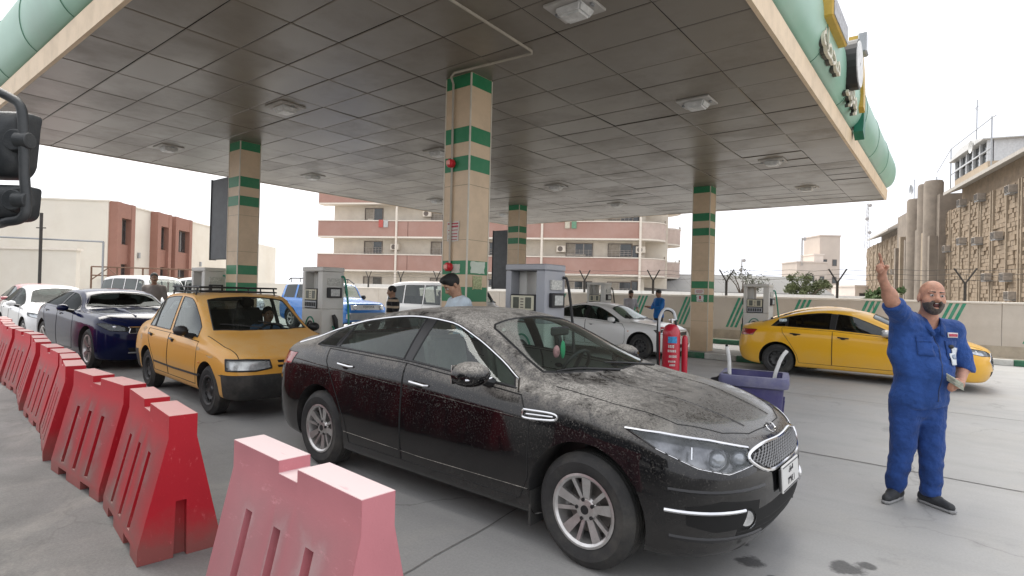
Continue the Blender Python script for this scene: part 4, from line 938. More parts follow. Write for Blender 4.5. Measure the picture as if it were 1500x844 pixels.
# ---------------------------------------------------------------- truck mirrors at the left
def mirrors(lorry_t):
    D = 2.4
    P = lambda px, py, dd=0: Vector(((px - 750) / 824 * D, dd, (428 + .0248 * (px - 750) - py) / 824 * D))
    Mm = mat('mirror_plastic', (.03, .034, .037), .42, var=.15, bump=.2, bscale=160, dirt=(.1, .1, .095), dirt_amt=.5, dscale=6)
    g = MB(); g.tube(smooth_pts([P(-80, 112) + Vector((-.50, -.6, .02)), P(-80, 112), P(-40, 122), P(5, 142), P(22, 156), P(27, 185), P(31, 255), P(35, 300), P(31, 318), P(10, 325), P(-60, 328), P(-60, 328) + Vector((-.55, -.6, -.02))], 8), .019, 12); t = g.build('mirror_bar', Mm, lorry_t, loc=(4.05, 1.5, 1.609))
    for (x0, x1, y0, y1, tw, nm) in ((-30, 45, 158, 258, 5, 'upper'), (-40, 50, 268, 322, 3, 'lower')):
        c = (P(x0, y0) + P(x1, y1)) / 2 + Vector((-.075, 0, 0)); w = (x1 - x0) / 824 * D; hh = (y1 - y0) / 824 * D
        # shell: rounded box, back bulging towards the camera
        rows = []
        for k, (s_, dy) in enumerate(((1.0, .06), (1.0, .02), (.97, -.015), (.88, -.035), (.6, -.05), (.2, -.055))):
            ring = []
            for i in range(32):
                a = 2 * math.pi * i / 32; cx_, sx_ = math.cos(a), math.sin(a); e = .32
                ring.append((w / 2 * s_ * math.copysign(abs(cx_) ** e, cx_) + .006 * tw * sx_ * s_, dy + .05, hh / 2 * s_ * math.copysign(abs(sx_) ** e, sx_)))
            rows.append([Vector(q) + c for q in ring])
        g = MB(); g.grid([r + r[:1] for r in rows]); g.add(rows[-1], [tuple(range(32))]); g.build('mirror_shell', Mm, t, angle=50)
        g = MB(); g.add([Vector((q.x, q.y - .005, q.z)) for q in rows[0]], [tuple(range(32))]); g.build('mirror_glass', M_CHROME, t)
        yc = y0 + (y1 - y0) * .48; pb = P(29, yc); g = MB(); g.tube([pb + Vector((-.03, -.0, .0)), pb + Vector((.028, 0, -.0))], [.034, .034], 14)
        g.tube([pb + Vector((-.035, .03, 0)), pb + Vector((-.035, -.015, 0))], [.055, .045], 16); g.build('clamp', Mm, t, bevel=.003)

# ---------------------------------------------------------------- the lorry whose mirrors show at the left
def lorry():
    t = far_thing('lorry', 'dark lorry with a pair of black door mirrors on a bent bar', 'lorry', -4.05, .9, rad(0))
    body = mat('lorry_paint', (.10, .11, .12), .4, var=.1, coat=.3, dirt=(.2, .18, .15), dirt_amt=.5)
    MB().prism([(-1.0, .75), (1.0, .75), (1.15, 1.0), (1.15, 1.75), (.85, 2.75), (.6, 2.95), (-1.0, 2.95)], -1.2, 1.2, 'x').build('cab', body, t, bevel=.06, seg=2)
    MB().bx(-1.15, 1.15, 1.0, 1.25, .4, .85).build('bumper', M_BLACK, t, bevel=.04)
    o = MB().prism([(-1.05, 1.85), (1.05, 1.85), (.95, 2.65), (-.95, 2.65)], 1.0, 1.16, 'y').build('windshield', M_PANE, t, bevel=.02)
    MB().bx(-1.2, 1.2, -7.0, -1.1, .9, 3.1).build('cargo_box', mat('cargo_grey', (.16, .16, .155), .6, var=.15, dirt=(.25, .22, .18), dirt_amt=.5), t, bevel=.04)
    MB().bx(-.5, .5, -6.8, .9, .55, .8).build('chassis', M_BLACK, t)
    for (x, y) in ((-1.0, .35), (1.0, .35), (-1.0, -4.8), (1.0, -4.8)):
        w = MB().lathe([(.25, -.13), (.45, -.14), (.5, -.1), (.5, .1), (.45, .14), (.25, .13)], 32, 'x', (x, y, .5), closed=True).build('wheel', M_RUBBER, t)
        MB().lathe([(.001, -.05), (.2, -.08), (.26, -.12), (.26, .12), (.2, .08), (.001, .05)], 24, 'x', (x, y, .5)).build('rim', M_STEEL, w)
    return t
mirrors(lorry())
# ---------------------------------------------------------------- cars
from mathutils.bvhtree import BVHTree
def pchip(pts):
    P = sorted(pts); X = np.array([p[0] for p in P], float); Y = np.array([p[1] for p in P], float)
    h = np.diff(X); dl = np.diff(Y) / h; d = np.zeros(len(X))
    for i in range(1, len(X) - 1):
        if dl[i - 1] * dl[i] > 0:
            w1, w2 = 2 * h[i] + h[i - 1], h[i] + 2 * h[i - 1]; d[i] = (w1 + w2) / (w1 / dl[i - 1] + w2 / dl[i])
    d[0], d[-1] = dl[0], dl[-1]
    def f(x):
        x = min(max(x, X[0]), X[-1]); i = min(max(int(np.searchsorted(X, x)) - 1, 0), len(h) - 1); t = (x - X[i]) / h[i]
        return float((1 + 2 * t) * (1 - t) ** 2 * Y[i] + t * (1 - t) ** 2 * h[i] * d[i] + t * t * (3 - 2 * t) * Y[i + 1] + t * t * (t - 1) * h[i] * d[i + 1])
    return f
def hull(pts):
    P = sorted(set((round(a, 5), round(b, 5)) for a, b in pts))
    def half(Q):
        o = []
        for p in Q:
            while len(o) >= 2 and (o[-1][0] - o[-2][0]) * (p[1] - o[-2][1]) - (o[-1][1] - o[-2][1]) * (p[0] - o[-2][0]) <= 0: o.pop()
            o.append(p)
        return o
    a = half(P); b = half(P[::-1]); return a[:-1] + b[:-1]

def car_paint(name, col, dust=(.42, .39, .34), up=.5, side=.1, rough=.22, metal=.0, grit=240, low=.5, coat=.8, streak=0, spec=.4, nose=None, shoulder=None):
    """lacquered paint with dust that has settled on faces looking up, specks on the sides, and road dirt low down; dark lining inside"""
    m = bpy.data.materials.new(name); m.use_nodes = True; nt = m.node_tree; N = nt.nodes; L = nt.links; b = N['Principled BSDF']
    tc = N.new('ShaderNodeTexCoord'); ge = N.new('ShaderNodeNewGeometry')
    sn = N.new('ShaderNodeSeparateXYZ'); L.new(ge.outputs['Normal'], sn.inputs[0]); so = N.new('ShaderNodeSeparateXYZ'); L.new(tc.outputs['Object'], so.inputs[0])
    def noise(sc, det=6, ro=.6, dist=0.):
        n = N.new('ShaderNodeTexNoise'); n.inputs['Scale'].default_value = sc; n.inputs['Detail'].default_value = det; n.inputs['Roughness'].default_value = ro; n.inputs['Distortion'].default_value = dist
        L.new(tc.outputs['Object'], n.inputs['Vector']); return n.outputs[0]
    def math_(op, a, bb=None, c=None, clamp=False):
        x = N.new('ShaderNodeMath'); x.operation = op; x.use_clamp = clamp
        for i, s_ in enumerate((a, bb, c)):
            if s_ is None: continue
            if isinstance(s_, (int, float)): x.inputs[i].default_value = s_
            else: L.new(s_, x.inputs[i])
        return x.outputs[0]
    def mr(src, a, bb, c, d):
        x = N.new('ShaderNodeMapRange'); L.new(src, x.inputs[0])
        for i, v in enumerate((a, bb, c, d)): x.inputs[i + 1].default_value = v
        return x.outputs[0]
    big = noise(2.3, 7, .62, .5); mid = noise(14, 6, .65, .8); fine = noise(grit, 3, .8)
    upf = mr(sn.outputs['Z'], .25, .8, 0., 1.)
    patch = mr(math_('ADD', math_('MULTIPLY', big, .7), math_('MULTIPLY', mid, .4)), .43, .60, .12, 1.)
    grain = mr(fine, .38, .58, .35, 1.)
    dtop = math_('MULTIPLY', math_('MULTIPLY', upf, patch), math_('MULTIPLY', grain, up))
    if nose: dtop = math_('MULTIPLY', dtop, mr(math_('MULTIPLY_ADD', big, .9, so.outputs['X']), nose[0] + .45, nose[1] + .45, 1., nose[2]))
    dside = math_('MULTIPLY', mr(fine, .56, .66, 0., 1.), math_('MULTIPLY', mr(mid, .35, .7, .2, 1.), side))
    if shoulder: dside = math_('MULTIPLY', dside, mr(so.outputs['Z'], shoulder[0], shoulder[1], .12, 1.))
    dlow = math_('MULTIPLY', mr(math_('MULTIPLY_ADD', big, -.5, so.outputs['Z']), -.05, .32, low, 0.), mr(mid, .3, .7, .5, 1.))
    tot = math_('MAXIMUM', math_('MAXIMUM', dtop, dside), dlow, clamp=True)
    mx = N.new('ShaderNodeMix'); mx.data_type = 'RGBA'; L.new(tot, mx.inputs[0]); mx.inputs[6].default_value = tuple(col) + (1,); mx.inputs[7].default_value = tuple(dust) + (1,)
    m2 = N.new('ShaderNodeMix'); m2.data_type = 'RGBA'; L.new(ge.outputs['Backfacing'], m2.inputs[0]); L.new(mx.outputs[2], m2.inputs[6]); m2.inputs[7].default_value = (.30, .29, .27, 1)
    L.new(m2.outputs[2], b.inputs['Base Color'])
    L.new(mr(tot, 0., .5, rough, .85), b.inputs['Roughness']); b.inputs['Metallic'].default_value = metal; b.inputs['Specular IOR Level'].default_value = spec
    L.new(math_('MULTIPLY', mr(tot, 0., .45, coat, 0.), mr(ge.outputs['Backfacing'], 0., 1., 1., 0.)), b.inputs['Coat Weight']); b.inputs['Coat Roughness'].default_value = .05
    return m

class Car:
    def __init__(s, name, label, loc, rz, P, paint, group=None, scale=1.):
        s.P = P; s.paint = paint
        s.t = thing(name, label, 'car', loc, rz, group); s.t.scale = (scale,) * 3
        s.top, s.edge, s.edgew, s.belt, s.beltw = (pchip(P[k]) for k in ('top', 'edge', 'edgew', 'belt', 'beltw'))
        s.hwf = pchip(P['width']); s.make()
    def section(s, x):
        P = s.P; hw = s.hwf(x); cl = P['clear']; zb = s.belt(x); yb = s.beltw(x); ze, ye, zt = s.edge(x), s.edgew(x), s.top(x)
        zm = P.get('zmid', .60); ye = min(ye, yb - .02)
        tb = P.get('bulge', .012)
        return [(hw - .13, cl), (hw - .045, cl + .025), (hw - .012, cl + .2), (hw, zm), (yb + (hw - yb) * .72, zm + (zb - zm) * .72), (yb, zb),
                (yb + (ye - yb) * .5 + tb, zb + (ze - zb) * .5), (ye, ze), (ye - .07, ze + (zt - ze) * .45), (ye * .55, ze + (zt - ze) * .85), (0, zt)]
    def make(s):
        P = s.P; xcr, xcf = P['xcr'], P['xcf']; NW = 16; K = 11
        rows = []
        def wrap(xc, prof, ex):
            sec = s.section(xc); out = []
            for i in range(1, NW + 1):
                t = i / NW; a = t * math.pi / 2; row = []
                for k in range(K):
                    e = 2 / (ex if k < 7 else max(2.0, ex - .4 * (k - 6)))
                    xx = xc + (prof[k][0] - xc) * math.sin(a) ** e; yy = sec[k][0] * max(0., math.cos(a)) ** e
                    if i == NW: yy = 0.
                    q = (math.sin(a) ** e) ** 1.3
                    row.append((xx, yy, sec[k][1] + (prof[k][1] - sec[k][1]) * q))
                out.append(row)
            return out
        rear = wrap(xcr, P['rear'], P.get('exr', 3.0))[::-1]
        n = max(24, int((xcf - xcr) / .05)); side = [[(x,) + p for p in s.section(x)] for x in np.linspace(xcr, xcf, n + 1)]
        front = wrap(xcf, P['front'], P.get('exf', 2.6)); rows = rear + side + front
        SUB = 4; dense = []
        for r in rows:
            Q = [Vector(p) for p in r]; out = []
            for i in range(K - 1):
                p0 = Q[i - 1] if i else 2 * Q[0] - Q[1]; p1, p2 = Q[i], Q[i + 1]; p3 = Q[i + 2] if i + 2 < K else Vector((Q[-2].x, -Q[-2].y, Q[-2].z))
                for k in range(SUB):
                    t = k / SUB; m1, m2 = (p2 - p0) * .42, (p3 - p1) * .42
                    out.append((2 * t ** 3 - 3 * t * t + 1) * p1 + (t ** 3 - 2 * t * t + t) * m1 + (-2 * t ** 3 + 3 * t * t) * p2 + (t ** 3 - t * t) * m2)
            out.append(Q[-1]); dense.append(out)
        for r in dense: r[-1].y = 0
        for r in (dense[0], dense[-1]):
            for p in r: p.y = 0
        bm = bmesh.new(); C = len(dense[0])
        for sg in (1, -1):
            V = [[bm.verts.new((p.x, sg * max(0, p.y), p.z)) for p in r] for r in dense]
            for i in range(len(V) - 1):
                for j in range(C - 1):
                    q = (V[i][j], V[i][j + 1], V[i + 1][j + 1], V[i + 1][j]); bm.faces.new(q if sg < 0 else q[::-1])
        bmesh.ops.remove_doubles(bm, verts=bm.verts, dist=.0008)
        bmesh.ops.dissolve_degenerate(bm, edges=bm.edges, dist=.0005)
        # outward normals
        bmesh.ops.recalc_face_normals(bm, faces=bm.faces)
        tf = max(bm.faces, key=lambda f: f.calc_center_median().z)
        if tf.normal.z < 0: bmesh.ops.reverse_faces(bm, faces=bm.faces)
        for f in bm.faces: f.smooth = True
        bm.normal_update(); s.bm = bm; s.bvh = BVHTree.FromBMesh(bm)
    # ---- projecting onto the skin
    def hit(s, o, d):
        r = s.bvh.ray_cast(Vector(o), Vector(d).normalized()); return (r[0], r[1]) if r[0] is not None else (None, None)
    def side_pt(s, x, z, sg=-1, off=0.):
        p, n_ = s.hit((x, sg * 2.5, z), (0, -sg, 0))
        if p is None: return Vector((x, sg * .8, z))
        if n_.dot(Vector((0, sg, 0))) < 0: n_ = -n_
        return p + n_ * off
    def proj(s, p, d, off=0.):
        d = Vector(d).normalized(); q, n_ = s.hit(Vector(p) - d * 2, d)
        if q is None: return Vector(p)
        if n_.dot(d) > 0: n_ = -n_
        return q + n_ * off
    # ---- cutting regions out of the skin
    def region(s, pts, d, filt):
        bm = s.bm; d = Vector(d).normalized(); P = [Vector(p) for p in pts]
        c = sum(P, Vector()) / len(P); rad_ = max((p - c - d * (p - c).dot(d)).length for p in P) + .12
        def near(f):
            q = f.calc_center_median(); v = q - c; v -= d * v.dot(d); return v.length < rad_ and filt(q, f.normal)
        planes = []
        for i in range(len(P)):
            a, b = P[i], P[(i + 1) % len(P)]; n_ = (b - a).cross(d)
            if n_.length < 1e-6: continue
            n_.normalize()
            if (c - a).dot(n_) < 0: n_ = -n_
            planes.append((a, n_))
        fs = [f for f in bm.faces if near(f)]
        for a, n_ in planes:
            if not fs: return []
            es = set(e for f in fs for e in f.edges); vs = set(v for f in fs for v in f.verts)
            r = bmesh.ops.bisect_plane(bm, geom=fs + list(es) + list(vs), dist=1e-5, plane_co=a, plane_no=n_)
            fs = [e for e in r['geom'] if isinstance(e, bmesh.types.BMFace)]
            fs = [f for f in fs if (f.calc_center_median() - a).dot(n_) > -1e-6]
        return fs
    def take(s, faces):
        """remove faces from the skin and return them as MB plus boundary loops"""
        g = MB(); idx = {}
        cnt = {}
        for f in faces:
            q = []
            for v in f.verts:
                if v not in idx: idx[v] = len(g.v); g.v.append(tuple(v.co))
                q.append(idx[v])
            g.f.append(tuple(q))
            for e in f.edges: cnt[e] = cnt.get(e, 0) + 1
        bd = [e for e, k in cnt.items() if k == 1]; nb = {}
        for e in bd:
            a, b = e.verts; nb.setdefault(a, []).append(b); nb.setdefault(b, []).append(a)
        loops = []; seen = set()
        for v in list(nb):
            if v in seen: continue
            lp = [v]; seen.add(v); cur = v
            while True:
                nx = [w for w in nb[cur] if w not in seen]
                if not nx: break
                cur = nx[0]; seen.add(cur); lp.append(cur)
            if len(lp) > 3: loops.append([w.co.copy() for w in lp])
        bmesh.ops.delete(s.bm, geom=faces, context='FACES')
        return g, loops
    def piece(s, name, pts, d, filt, m, parent=None, off=0, border=0, bm_mat=None, angle=60):
        fs = s.region(pts, d, filt)
        if not fs: return None
        g, loops = s.take(fs)
        o = g.build(name, m, parent or s.t, angle=angle, recalc=False)
        if border:
            b = MB()
            for lp in loops: b.tube(lp + lp[:1], border, 5, caps=False)
            if b.v: b.build('seal', bm_mat or M_BLACK, o)
        o['loops'] = 0; del o['loops']; o_loops = loops; s.last = loops; s.lastg = g
        return o
    def line(s, pts, d, r=.0035, m=None, name='panel_seam', off=0., parent=None, n=10, sides=5):
        """tube laid on the skin along a polyline"""
        out = []
        for i in range(len(pts) - 1):
            a, b = Vector(pts[i]), Vector(pts[i + 1])
            for k in range(n + (i == len(pts) - 2)): out.append(s.proj(a.lerp(b, k / n), d, off))
        g = MB(); g.tube(out, r, sides); return g.build(name, m or M_SEAM, parent or s.t)
    def lathe_arch(s, xw, zw, R, m=None):
        for sg in (-1, 1):
            pts = [(xw + R * math.cos(a), sg * 1.0, zw + R * math.sin(a)) for a in [2 * math.pi * i / 28 for i in range(28)]]
            fs = s.region(pts, (0, 1, 0), lambda q, n_, sg=sg: q.y * sg > .45 and q.z < 1.0)
            if fs: s.take(fs)
            # lip and liner
            out = []
            for i in range(33):
                a = rad(-22) + rad(224) * i / 32; x, z = xw + R * math.cos(a), zw + R * math.sin(a)
                if z > s.P['clear']: out.append(s.side_pt(x + .004 * math.cos(a), z + .004 * math.sin(a), sg))
            if len(out) > 3:
                inn = [Vector((p.x, sg * (abs(p.y) - .10), p.z)) for p in out]; inn2 = [Vector((p.x, sg * .42, p.z)) for p in out]
                g = MB(); g.grid([out, inn, inn2]); g.add([tuple(p) for p in inn2] + [(xw, sg * .42, zw - .1)], [(i, i + 1, len(inn2)) for i in range(len(inn2) - 1)])
                g.build('wheel_liner', m or M_LINER, s.t)
    def finish_body(s, name='body'):
        me = bpy.data.meshes.new(name); s.bm.to_mesh(me); s.bm.free()
        o = finish(name, me, s.paint, s.t, True, 50); return o

M_SEAM = mat('panel_gap', (.012, .012, .012), .8)
M_LINER = mat('arch_liner', (.02, .02, .02), .9, var=.3, dirt=(.1, .09, .08), dirt_amt=.6)
M_TRIMB = mat('trim_black', (.015, .015, .016), .3, var=.2)
M_SEAT = mat('seat_fabric', (.06, .055, .05), .9, var=.2)
M_SEATG = mat('seat_grey', (.16, .15, .14), .9, var=.2)
G_TINT = glass('glass_tint', (.62, .78, .74), dark=.30)
G_DARK = glass('glass_dark', (.5, .55, .55), dark=.72)
G_LENS = glass('lens_clear', (.95, .96, .97), dark=.02)
M_REFL = mat('lamp_reflector', (.55, .56, .57), .22, .9, var=.35, scale=14)
M_TAIL = mat('tail_red', (.32, .01, .015), .12, var=.2, scale=20, coat=.6)
M_AMBER = mat('amber', (.6, .2, .02), .2)
M_RIM = mat('alloy', (.62, .61, .60), .28, .8, var=.12, scale=20, dirt=(.24, .21, .17), dirt_amt=.45, dscale=7)
M_RIMD = mat('rim_dark', (.06, .06, .06), .5, .4, var=.3, scale=12)
M_DISC = mat('brake_disc', (.16, .15, .14), .5, .7)
M_PLATE = mat('plate_white', (.68, .68, .66), .5, var=.05, dirt=(.45, .42, .37), dirt_amt=.5)
M_INK = mat('plate_ink', (.02, .02, .025), .6)

WHEELS = {}
def wheel_meshes(style, R, rr, w):
    key = (style, R, rr, w)
    if key in WHEELS: return WHEELS[key]
    h = w / 2
    tyre = MB(); tyre.lathe([(rr - .012, -h * .72), (rr + .006, -h * .86), (rr + .02, -h * .93), (rr + .05, -h * 1.0), ((rr + R) / 2 + .01, -h * 1.04), (R - .045, -h * .98), (R - .02, -h * .86), (R - .006, -h * .70)] +
                            [q for k in range(-2, 3) for q in ((R, k * h * .27 - h * .10), (R, k * h * .27 + h * .10), (R - .007, k * h * .27 + h * .105), (R - .007, (k + 1) * h * .27 - h * .105))][:-2] +
                            [(R - .006, h * .70), (R - .02, h * .86), (R - .05, h), (rr + .03, h), (rr - .012, h * .72)], 48, 'y')
    tb = tyre.build('t', M_RUBBER, angle=28); me_t = tb.data; bpy.data.objects.remove(tb)
    g = MB(); y = -h
    g.lathe([(rr + .004, y * .86), (rr + .008, y * .93), (rr - .006, y * .95), (rr - .02, y * .84), (rr - .03, y * .4), (rr - .04, h * .7)], 48, 'y')
    def spoke(a, r0, r1, w0, w1, d0, d1, th=.03):
        ca, sa = math.cos(a), math.sin(a); vs = []
        for r_, ww, dd in ((r0, w0, d0), (r1, w1, d1)):
            for e, z_ in ((-1, 0), (1, 0), (.8, th), (-.8, th)):
                vs.append((r_ * ca - e * ww * sa, dd + z_, r_ * sa + e * ww * ca))
        g.add(vs, [(0, 1, 2, 3), (7, 6, 5, 4), (0, 4, 5, 1), (1, 5, 6, 2), (2, 6, 7, 3), (3, 7, 4, 0)])
    if style == 'twin5':
        for k in range(5):
            a = 2 * math.pi * k / 5 + math.pi / 2 + .12
            spoke(a, .045, rr - .012, .020, .032, y * .62, y * .86, .03)
            spoke(a + .52, .055, rr - .012, .011, .013, y * .58, y * .84, .028)
        g.lathe([(.001, y * .72), (.028, y * .72), (.062, y * .66), (.075, y * .5), (.075, 0)], 24, 'y')
    elif style == 'five':
        for k in range(5):
            a = 2 * math.pi * k / 5 + .3
            spoke(a + .12, .05, rr - .012, .02, .02, y * .6, y * .86); spoke(a - .12, .05, rr - .012, .02, .02, y * .6, y * .86)
        g.lathe([(.001, y * .7), (.03, y * .7), (.06, y * .6), (.06, 0)], 20, 'y')
    elif style == 'steel':
        g.lathe([(.001, y * .55), (.03, y * .55), (.045, y * .42), (.08, y * .40), (rr * .62, y * .62), (rr * .8, y * .55), (rr - .02, y * .35)], 32, 'y')
        for k in range(4):
            pass
    elif style == 'cover':
        g.lathe([(.001, y * .74), (.05, y * .76), (rr * .55, y * .84), (rr * .9, y * .88), (rr - .005, y * .9)], 40, 'y')
    ro = g.build('r', M_RIM if style in ('twin5', 'five') else (M_RIMD if style == 'steel' else M_STEEL), angle=30); me_r = ro.data; bpy.data.objects.remove(ro)
    g = MB()
    if style in ('twin5', 'five'):
        g.lathe([(.06, y * .12), (rr * .72, y * .12), (rr * .72, y * .02), (.06, y * .02)], 32, 'y', closed=True); ro = g.build('d', M_DISC)
        for k in range(5):
            pass
    else:
        for k in range(10):
            a = 2 * math.pi * k / 10; g.lathe([(.001, y * .60), (.022, y * .60), (.022, y * .3)], 10, 'y', (rr * .72 * math.cos(a), -.004, rr * .72 * math.sin(a)))
        ro = g.build('d', M_DARK)
    me_d = ro.data; bpy.data.objects.remove(ro)
    g = MB()
    if style in ('twin5', 'five'):
        for k in range(5):
            a = 2 * math.pi * k / 5 + math.pi / 2 + .45; g.lathe([(.001, y * .60), (.011, y * .60), (.011, y * .3)], 10, 'y', (.058 * math.cos(a), -.002 - .012, .058 * math.sin(a)))
    g.lathe([(.001, y * .735), (.026, y * .735), (.027, y * .70)], 20, 'y', (0, -.002, 0)); ro = g.build('h', M_TRIMB); me_h = ro.data; bpy.data.objects.remove(ro)
    WHEELS[key] = (me_t, me_r, me_d, me_h); return WHEELS[key]
def add_wheels(car, style='twin5', R=.335, rr=.21, w=.21, inset=.03, steer=0., spin=(0, 0, 0, 0)):
    P = car.P; mt, mr_, md, mh = wheel_meshes(style, R, rr, w); i = 0
    for xw in (P['xw_f'], P['xw_r']):
        for sg in (-1, 1):
            y = sg * (car.hwf(xw) - inset - w / 2)
            o = bpy.data.objects.new('wheel', mt); COL.objects.link(o); o.parent = car.t; o.location = (xw, y, R)
            o.rotation_mode = 'ZYX'
            o.rotation_euler = (0, spin[i], (math.pi if sg > 0 else 0) + (steer if xw > 0 else 0))
            share('rim', mr_, o); bd = share('brake_disc' if style in ('twin5', 'five') else 'vent_hole', md, o); bd['kind'] = 'stuff'; share('hub_cap', mh, o); i += 1

def interior(car, x0=-1.5, x1=.95, zf=.38, wheel_y=.36, seat=None, belt=None, wid=.62):
    t = car.t; sm = seat or M_SEAT; zb = belt or car.belt(.5)
    MB().bx(x0 - .4, x1 + .5, -wid - .1, wid + .1, zf - .08, zf).build('floor', M_DARK, t)
    g = MB(); g.prism([(x1 - .1, zf), (x1 - .05, zb - .12), (x1 + .02, zb - .02), (x1 + .3, zb - .0), (x1 + .45, zb - .1), (x1 + .45, zf)], -wid - .08, wid + .08, 'y'); g.build('dashboard', M_TRIMB, t, bevel=.02)
    for y in (-.36, .36):
        g = MB(); xs = x1 - .98
        g.box((xs + .12, y, zf + .18), (.5, .46, .18)); g.box((xs - .18, y, zf + .52), (.14, .44, .62), ry=-.22); g.box((xs - .27, y, zf + .90), (.09, .22, .18), ry=-.15); g.build('seat', sm, t, bevel=.05, seg=3)
    g = MB(); g.box((x0 + .3, 0, zf + .16), (.5, 1.15, .2)); g.box((x0, 0, zf + .48), (.16, 1.15, .6), ry=-.3); g.build('rear_seat', sm, t, bevel=.05, seg=3)
    g = MB(); c = Vector((x1 - .36, wheel_y, zb - .03)); ax = Matrix.Rotation(rad(-62), 3, 'Y')
    g.tube([c + ax @ Vector((.185 * math.cos(a), .185 * math.sin(a), 0)) for a in np.linspace(0, 2 * math.pi, 25)], .016, 8, caps=False)
    g.tube([c + ax @ Vector((-.18, 0, 0)), c + ax @ Vector((.18, 0, 0))], .018, 6); g.tube([c + ax @ Vector((0, -.18, 0)), c + ax @ Vector((0, .18, 0))], .018, 6); g.tube([c, c + Vector((.3, 0, -.12))], .03, 8); g.build('steering_wheel', M_BLACK, t)
def mirror_pair(car, x, z, m, y0=None, size=(.11, .22, .15), cap=None):
    for sg in (-1, 1):
        p = car.side_pt(x, z - .05, sg); c = Vector((x - .02, p.y + sg * (.05 + size[1] / 2), z + .03))
        g = MB(); g.ell(c, (size[0], size[1] / 2, size[2] / 2), 16, 10); g.v = [(max(v[0], c.x - size[0] * .45), v[1], v[2]) for v in g.v]; o = g.build('door_mirror', m, car.t)
        MB().box(c + Vector((-size[0] * .45 - .003, 0, 0)), (.006, size[1] * .8, size[2] * .75)).build('mirror_glass', M_CHROME, o, bevel=.002)
        g = MB(); g.tube([p + Vector((0, -sg * .03, -.0)), Vector((x, p.y + sg * .08, z - .02)), c], [.04, .03, .03], 8); g.build('mirror_arm', M_TRIMB, o)
        if cap: g = MB(); g.tube([c + Vector((size[0] * .75, -sg * size[1] * .35, -.02)), c + Vector((size[0] * .9, 0, -.025)), c + Vector((size[0] * .5, sg * size[1] * .44, -.02))], .008, 6); g.build('mirror_trim', cap, o)
def handles(car, spots, m, doors=None, L_=.19):
    for sg in (-1, 1):
        for (x, z) in spots:
            p = car.side_pt(x, z, sg, .022); a = Vector((L_ / 2, 0, -.006))
            g = MB(); g.tube([p - a - Vector((0, sg * .024, 0)), p - a * .85, p, p + a * .85, p + a - Vector((0, sg * .024, 0))], [.010, .013, .014, .013, .010], 8); g.build('door_handle', m, car.t)
            q = car.side_pt(x, z - .012, sg, .001); g = MB(); g.ell(q, (.05, .006, .026), 14, 8); g.build('handle_cup', M_TRIMB, car.t)
def plate(car, c, n, w=.44, h=.15, text='', m=None, sub=''):
    """number plate facing direction n (mostly +-x)"""
    n = Vector(n).normalized(); o = thing_part('license_plate', car.t, c, n)
    MB().bx(-w / 2, w / 2, -.006, .006, -h / 2, h / 2).build('plate', m or M_PLATE, o, bevel=.004)
    g = MB(); b = .006
    for (x0, x1, z0, z1) in ((-w / 2 + .008, w / 2 - .008, h / 2 - .014, h / 2 - .009), (-w / 2 + .008, w / 2 - .008, -h / 2 + .009, -h / 2 + .014)): g.bx(x0, x1, -.008, -.006, z0, z1)
    g.build('border', M_INK, o)
    if text: text_mesh(text, o, (0, -.0075, -h * .3), h * .36, M_INK, name='plate_text')
    if sub: text_mesh(sub, o, (0, -.0075, h * .16), h * .26, M_INK, name='plate_text')
    return o
def thing_part(name, parent, c, n):
    """flat backing box used as parent frame; local -y looks along n"""
    g = MB(); g.bx(-.2, .2, .005, .012, -.06, .06); o = g.build(name, M_BLACK, parent)
    n = Vector(n); q = Vector((0, -1, 0)).rotation_difference(n); o.location = c; o.rotation_mode = 'QUATERNION'
    up = Vector((0, 0, 1)); y = -n; x = y.cross(up).normalized(); z = x.cross(y)
    o.rotation_quaternion = Matrix((x, y, z)).transposed().to_quaternion(); return o
def text_mesh(txt, parent, loc, size, m, name='lettering', align='CENTER', depth=.0015, rot=(math.pi / 2, 0, 0)):
    cu = bpy.data.curves.new('t', 'FONT'); cu.body = txt; cu.size = size; cu.align_x = align; cu.extrude = depth / 2; cu.resolution_u = 3
    o = bpy.data.objects.new('t', cu); COL.objects.link(o); me = evaluated(o); bpy.data.objects.remove(o); bpy.data.curves.remove(cu)
    me.materials.clear(); r = finish(name, me, m, parent, False); r.location = loc; r.rotation_euler = rot; return r

